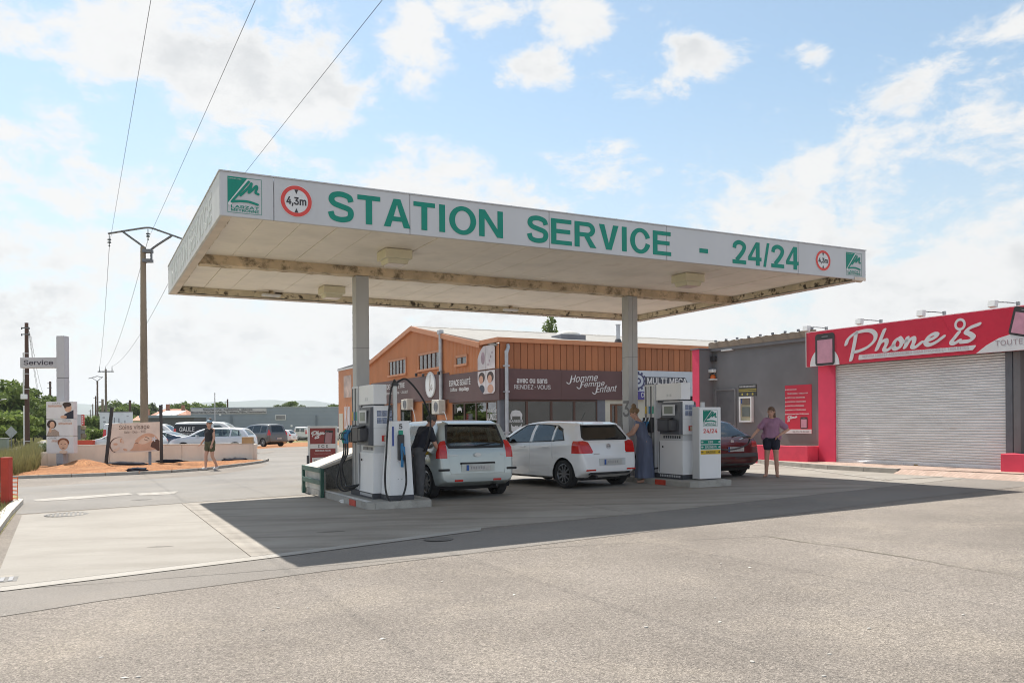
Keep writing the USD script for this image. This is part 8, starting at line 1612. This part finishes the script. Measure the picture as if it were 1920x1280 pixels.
def person(label, pos, facing, J, hairfn, clothes, shoes=None, s=1.0):
    """J: joints in metres; x to the person's right, y forward, z up."""
    t = thing('person', label, 'person', pos, facing - math.pi / 2, None, None, (s, s, s)); j = {k: np.array(v, float) for k, v in J.items() if k not in ('hair', 'curl')}
    mid = (j['hipR'] + j['hipL']) / 2; sh = (j['shR'] + j['shL']) / 2
    B = m3.Manifold.batch_hull([ball(j['hipR'] + [0, 0, .02], .10), ball(j['hipL'] + [0, 0, .02], .10), ball(j['waist'], .11)]) + m3.Manifold.batch_hull([ball(j['waist'] + [.04, 0, 0], .105), ball(j['waist'] - [.04, 0, 0], .105), ball(j['chest'] + [.06, 0, 0], .115), ball(j['chest'] - [.06, 0, 0], .115)])
    B = B + m3.Manifold.batch_hull([ball(j['chest'] + [.05, 0, 0], .115), ball(j['chest'] - [.05, 0, 0], .115), ball(j['shR'], .058), ball(j['shL'], .058), ball(j['neck'] - (j['neck'] - sh) * .6, .06)]) + limb([sh, j['neck'], j['head'] - [0, 0, .04]], [.06, .052, .05])
    for S in 'RL':
        B = B + limb([j['sh' + S], j['el' + S], j['wr' + S]], [.052, .040, .027]) + limb([j['hip' + S], j['kn' + S], j['an' + S]], [.088, .057, .040]) + limb([j['an' + S], j['an' + S] + np.array([0, .06, -.035]), j['toe' + S]], [.040, .036, .026]) + limb([j['kn' + S] * .62 + j['an' + S] * .38 - np.array([0, .02, 0]), j['kn' + S] * .5 + j['an' + S] * .5 - np.array([0, .015, 0])], [.056, .052])
    hd = j['head']; f = np.array(J.get('look', (0, 1, 0)), float); f /= np.linalg.norm(f); r_ = np.cross(f, [0, 0, 1]); r_ /= np.linalg.norm(r_); u_ = np.cross(r_, f)
    at_ = lambda a, b, c: hd + r_ * a + f * b + u_ * c
    head = blob(hd + u_ * .03, .076, .092, .100) + m3.Manifold.batch_hull([ball(at_(0, .055, -.085), .030), ball(at_(.035, .02, -.05), .03), ball(at_(-.035, .02, -.05), .03), ball(at_(0, .05, .0), .05)])
    head = head + m3.Manifold.batch_hull([ball(at_(0, .098, -.018), .014), ball(at_(0, .086, .025), .010)]) + ball(at_(.078, -.005, .0), .022) + ball(at_(-.078, -.005, .0), .022)
    body = soft(B + head); Mb = M_(body)
    for S, sd in (('R', 1), ('L', -1)): Mb = Mb + hand(j['wr' + S], j.get('hd' + S, j['wr' + S] - j['el' + S]), sd, J.get('curl', .5))
    bp_ = part(t, 'body', Mb, skin_m, smooth=60)
    for sd in (1, -1): part(bp_, 'eye', as_tm(ball(at_(.030 * sd, .083, .020), .011)), eye_m); part(bp_, 'eyebrow', as_tm(limb([at_(.018 * sd, .090, .040), at_(.045 * sd, .078, .042)], [.005, .004])), hair_m)
    part(bp_, 'mouth', as_tm(limb([at_(-.020, .083, -.055), at_(0, .090, -.054), at_(.020, .083, -.055)], [.005, .007, .005])), lip_m)
    part(t, 'hair', hairfn(at_, hd), J['hair'], smooth=50)
    for nm, m, mat in clothes(j):
        m = soft(m, .022, 8) if not isinstance(m, trimesh.Trimesh) else m; v = np.array(m.vertices); n_ = np.array(m.vertex_normals)      # folds of the cloth
        m.vertices = v + n_ * ((meshkit.fbm(v * np.array([16, 16, 7]) + 3, 3) - .5) * .035)[:, None]; part(t, nm, m, mat, smooth=60)
    if shoes is not None:
        for S in 'RL': part(t, 'shoe', soft(limb([j['an' + S] + np.array([0, -.02, -.045]), j['toe' + S] + np.array([0, -.03, .0]), j['toe' + S] + np.array([0, .01, 0])], [.046, .044, .036]) , .02, 4), shoes, smooth=60)
    return t
def short_hair(at_, hd): return soft((blob(at_(0, -.012, .045), .086, .100, .098) - m3.Manifold.cube((.3, .3, .3), True).translate(tuple(at_(0, .16, -.09)))) - m3.Manifold.batch_hull([ball(at_(x, .10, z), .05) for x in (-.03, .03) for z in (-.12, .005)]), .02, 4)
def long_hair(at_, hd): return soft(short_h(at_) + m3.Manifold.batch_hull([ball(at_(x, -.045, .03), .055) for x in (-.035, .035)] + [ball(at_(x, -.045, -.24), .045) for x in (-.05, .05)]), .02, 5)
def short_h(at_): return blob(at_(0, -.014, .048), .088, .102, .098) - m3.Manifold.batch_hull([ball(at_(x, .10, z), .058) for x in (-.035, .035) for z in (-.16, .000)])
def bun_hair(at_, hd): return soft(short_h(at_) + ball(at_(0, -.055, .155), .055) + ball(at_(0, -.085, .03), .05), .02, 5)
base = dict(hipR=(.085, 0, .90), hipL=(-.085, 0, .90), waist=(0, 0, 1.04), chest=(0, .0, 1.27), shR=(.17, 0, 1.40), shL=(-.17, 0, 1.40), neck=(0, .01, 1.47), head=(0, .03, 1.60), elR=(.22, -.02, 1.12), elL=(-.22, -.02, 1.12), wrR=(.23, .06, .88), wrL=(-.23, .06, .88), knR=(.09, .02, .48), knL=(-.09, .02, .48), anR=(.09, 0, .085), anL=(-.09, 0, .085), toeR=(.10, .16, .035), toeL=(-.10, .16, .035))
def torso(j, e, lo=None): return m3.Manifold.batch_hull([ball(j['hipR'] * .3 + j['waist'] * .7 + [.03, 0, 0], .11 + e), ball(j['hipL'] * .3 + j['waist'] * .7 - [.03, 0, 0], .11 + e), ball(j['chest'] + [.06, 0, 0], .115 + e), ball(j['chest'] - [.06, 0, 0], .115 + e)]) + m3.Manifold.batch_hull([ball(j['chest'] + [.05, 0, 0], .115 + e), ball(j['chest'] - [.05, 0, 0], .115 + e), ball(j['shR'], .058 + e), ball(j['shL'], .058 + e)])
def sleeves(j, e, k=.62): return sum([limb([j['sh' + S], j['sh' + S] * (1 - k) + j['el' + S] * k], [.060 + e, .056 + e]) for S in 'RL'], m3.Manifold())
def shorts(j, e, k=.55): return sum([m3.Manifold.batch_hull([ball(j['hip' + S] + [0, 0, .05], .115 + e), ball(j['hip' + S] * (1 - k) + j['kn' + S] * k, .088 + e)]) for S in 'RL'], m3.Manifold.batch_hull([ball(j['hipR'] + [0, 0, .06], .115 + e), ball(j['hipL'] + [0, 0, .06], .115 + e)]))
# man refuelling the pale green car
J = dict(base, hair=grey_hair, look=(.1, 1, -.55), waist=(0, .04, 1.03), chest=(0, .14, 1.24), shR=(.18, .18, 1.36), shL=(-.17, .18, 1.37), neck=(0, .23, 1.43), head=(.0, .30, 1.54), elR=(.24, .26, 1.10), wrR=(.17, .42, .90), elL=(-.22, .24, 1.10), wrL=(-.12, .42, .96), hdR=(-.1, .5, -.5), curl=.9)
q = np.array([*W2(4.02, 2.82), 0]); q[2] = float(gz(*q[:2])); navy_t = paint('black_tee', (.018, .02, .03), .8, var=.15, scale=8); grey_t = paint('grey_work_trousers', (.10, .10, .105), .85, var=.1, scale=8); yel = paint('yellow_flash', (.50, .32, .02), .6)
def cl_man(j): return [('t_shirt', torso(j, .02) + sleeves(j, .014), navy_t), ('trousers', shorts(j, .004, .5) + sum([limb([j['hip' + S], j['kn' + S], j['an' + S] + [0, 0, .06]], [.112, .088, .072]) for S in 'RL'], m3.Manifold()), grey_t), ('yellow_flash', m3.Manifold.batch_hull([ball(j['hipL'] + [-.06, .03, -.06], .075), ball(j['hipL'] + [-.07, .03, -.16], .06)]), yel)]
man = person('person in a black t-shirt and grey trousers bending to refuel the pale green car', tuple(q), rad(34), J, short_hair, cl_man, trimblack)
nq = Dp(796, 851, 16.45); t = thing('fuel_nozzle', 'yellow fuel nozzle in the hand of the man at the pale green car', 'fuel nozzle', tuple(nq), rad(34))
part(t, 'grip', tube(smooth_line([(-.16, 0, -.06), (-.02, 0, .0), (.08, 0, .03)], 4), .035, 8), yel); part(t, 'spout', cyl((.06, 0, .03), (.22, 0, -.02), .014, sides=8), alu); part(t, 'trigger_guard', tube(smooth_line([(-.14, 0, -.07), (-.06, 0, -.12), (.03, 0, -.03)], 4), .01, 6), pump_d); 

# woman with a purple top at the red car
J = dict(base, hair=hair_m, look=(.25, 1, -.15), shR=(.14, 0, 1.39), shL=(-.14, 0, 1.39), elR=(.30, .10, 1.17), wrR=(.43, .28, 1.0), hdR=(.25, .5, -.25), elL=(-.38, -.08, 1.17), wrL=(-.20, .08, 1.04), hdL=(.3, .15, -.2), anR=(.13, 0, .085), anL=(-.13, .02, .085), knR=(.11, .02, .48), knL=(-.11, .02, .48), toeR=(.17, .15, .035), toeL=(-.17, .17, .035), curl=.8)
purple = paint('mauve_blouse', (.33, .17, .26), .8, var=.12, scale=7, streak=.3); navy_s = paint('navy_shorts', (.015, .016, .03), .85)
def cl_w1(j): return [('blouse', torso(j, .022) + sleeves(j, .020, .72) + m3.Manifold.batch_hull([ball(j['hipR'] + [.05, 0, .10], .12), ball(j['hipL'] + [-.05, 0, .10], .12), ball(j['waist'] + [.05, 0, 0], .135), ball(j['waist'] - [.05, 0, 0], .135)]), purple), ('shorts', shorts(j, .012, .38), navy_s)]
q = G(1447, 894); w1 = person('person in a loose mauve blouse and navy shorts filling the dark red car', tuple(q), rad(-112), J, long_hair, cl_w1, None, .97)
hp1 = w1; t = thing('fuel_nozzle', 'black fuel nozzle and hose held by the person in the mauve blouse', 'fuel nozzle', (q[0], q[1], q[2]), rad(-112) - math.pi / 2)
part(t, 'grip', tube(smooth_line([(.46, .30, .96), (.54, .40, .97), (.60, .48, .95)], 4), .03, 8), pump_d); part(t, 'spout', cyl((.60, .48, .95), (.68, .58, .90), .014, sides=6), alu)
hx = np.array([[.46, .30, .96]]); ang = rad(-112) - math.pi / 2; toloc = lambda p: (cos(-ang) * (p[0] - q[0]) - sin(-ang) * (p[1] - q[1]), sin(-ang) * (p[0] - q[0]) + cos(-ang) * (p[1] - q[1]), p[2] - q[2])
part(t, 'hose', tube(smooth_line([(.46, .30, .96)] + [toloc(Dp(u, v, y)) for u, v, y in ((1402, 832, 19.9), (1390, 838, 19.7), (1375, 842, 19.4), (1357, 843, 19.0), (1340, 838, 18.9))], 5), .018, 8), rubber)
# woman in the long blue dress
J = dict(base, hair=blond, look=(0, 1, -.45), waist=(0, .03, 1.03), chest=(0, .10, 1.24), shR=(.155, .13, 1.36), shL=(-.155, .13, 1.36), neck=(0, .17, 1.43), head=(0, .22, 1.55), elR=(.19, .26, 1.13), wrR=(.16, .46, 1.02), elL=(-.19, .26, 1.11), wrL=(-.12, .50, 1.0), curl=.7, toeR=(.09, .15, .035), toeL=(-.09, .15, .035))
dress_m = paint('slate_blue_dress', (.12, .14, .21), .8, var=.14, scale=6, streak=.15)
def skirt(j):
    pts = [((j['waist'] + [0, 0, .04]), .155, .13), ((j['hipR'] + j['hipL']) / 2 + [0, 0, .02], .19, .17), (np.array([0, .0, .55]), .20, .19), (np.array([0, .0, .12]), .23, .22)]; rings, n = [], 40
    for c, a, b in pts: rings.append([(c[0] + a * cos(x) * (1 + .05 * sin(9 * x)), c[1] + b * sin(x) * (1 + .05 * sin(9 * x)), c[2]) for x in np.linspace(0, 2 * math.pi, n, endpoint=False)])
    R_ = np.array(rings); R2 = np.array([smooth_line(R_[:, k], 5) for k in range(n)]).transpose(1, 0, 2); v = R2.reshape(-1, 3); f = []
    for i in range(len(R2) - 1):
        for k in range(n): a, b, c, d = i * n + k, i * n + (k + 1) % n, (i + 1) * n + (k + 1) % n, (i + 1) * n + k; f += [[a, c, b], [a, d, c]]
    return trimesh.Trimesh(v, f, process=False)
def cl_w2(j): return [('dress', torso(j, .016) - m3.Manifold.batch_hull([ball(j['shR'] + [0, -.02, .06], .09), ball(j['shL'] + [0, -.02, .06], .09)]), dress_m), ('skirt', skirt(j), dress_m)]
q = G(1209, 905); w2 = person('person in a long slate-blue dress leaning towards the white hatchback', tuple(q), rad(176), J, bun_hair, cl_w2, None, 1.03)
# woman walking by the soil bed
J = dict(base, hair=hair_m, look=(.1, 1, -.1), elR=(.26, -.06, 1.13), wrR=(.38, .05, .92), elL=(-.22, .02, 1.12), wrL=(-.22, .12, .90), knR=(.09, .10, .50), anR=(.09, .12, .10), toeR=(.10, .28, .05), knL=(-.09, -.02, .48), anL=(-.11, -.20, .13), toeL=(-.13, -.06, .045))
black_top = paint('black_vest', (.014, .014, .016), .85); olive = paint('olive_shorts', (.075, .075, .04), .85, var=.1, scale=8); shoe_w = paint('white_trainers', (.60, .60, .60), .6); cap_b = paint('pale_blue_cap', (.20, .30, .38), .7)
def cl_w3(j): return [('vest', torso(j, .014) - m3.Manifold.batch_hull([ball(j['shR'] + [.03, 0, .05], .07), ball(j['shR'] + [.03, 0, .0], .05)]) - m3.Manifold.batch_hull([ball(j['shL'] + [-.03, 0, .05], .07), ball(j['shL'] + [-.03, 0, .0], .05)]), black_top), ('shorts', shorts(j, .010, .45), olive), ('cap', blob(j['head'] + [0, -.005, .085], .094, .105, .07), cap_b)]
q = G(394, 880.5); w3 = person('person in a black vest, olive shorts and white trainers walking by the soil bed', tuple(q), rad(-118), J, bun_hair, cl_w3, shoe_w, 1.0)
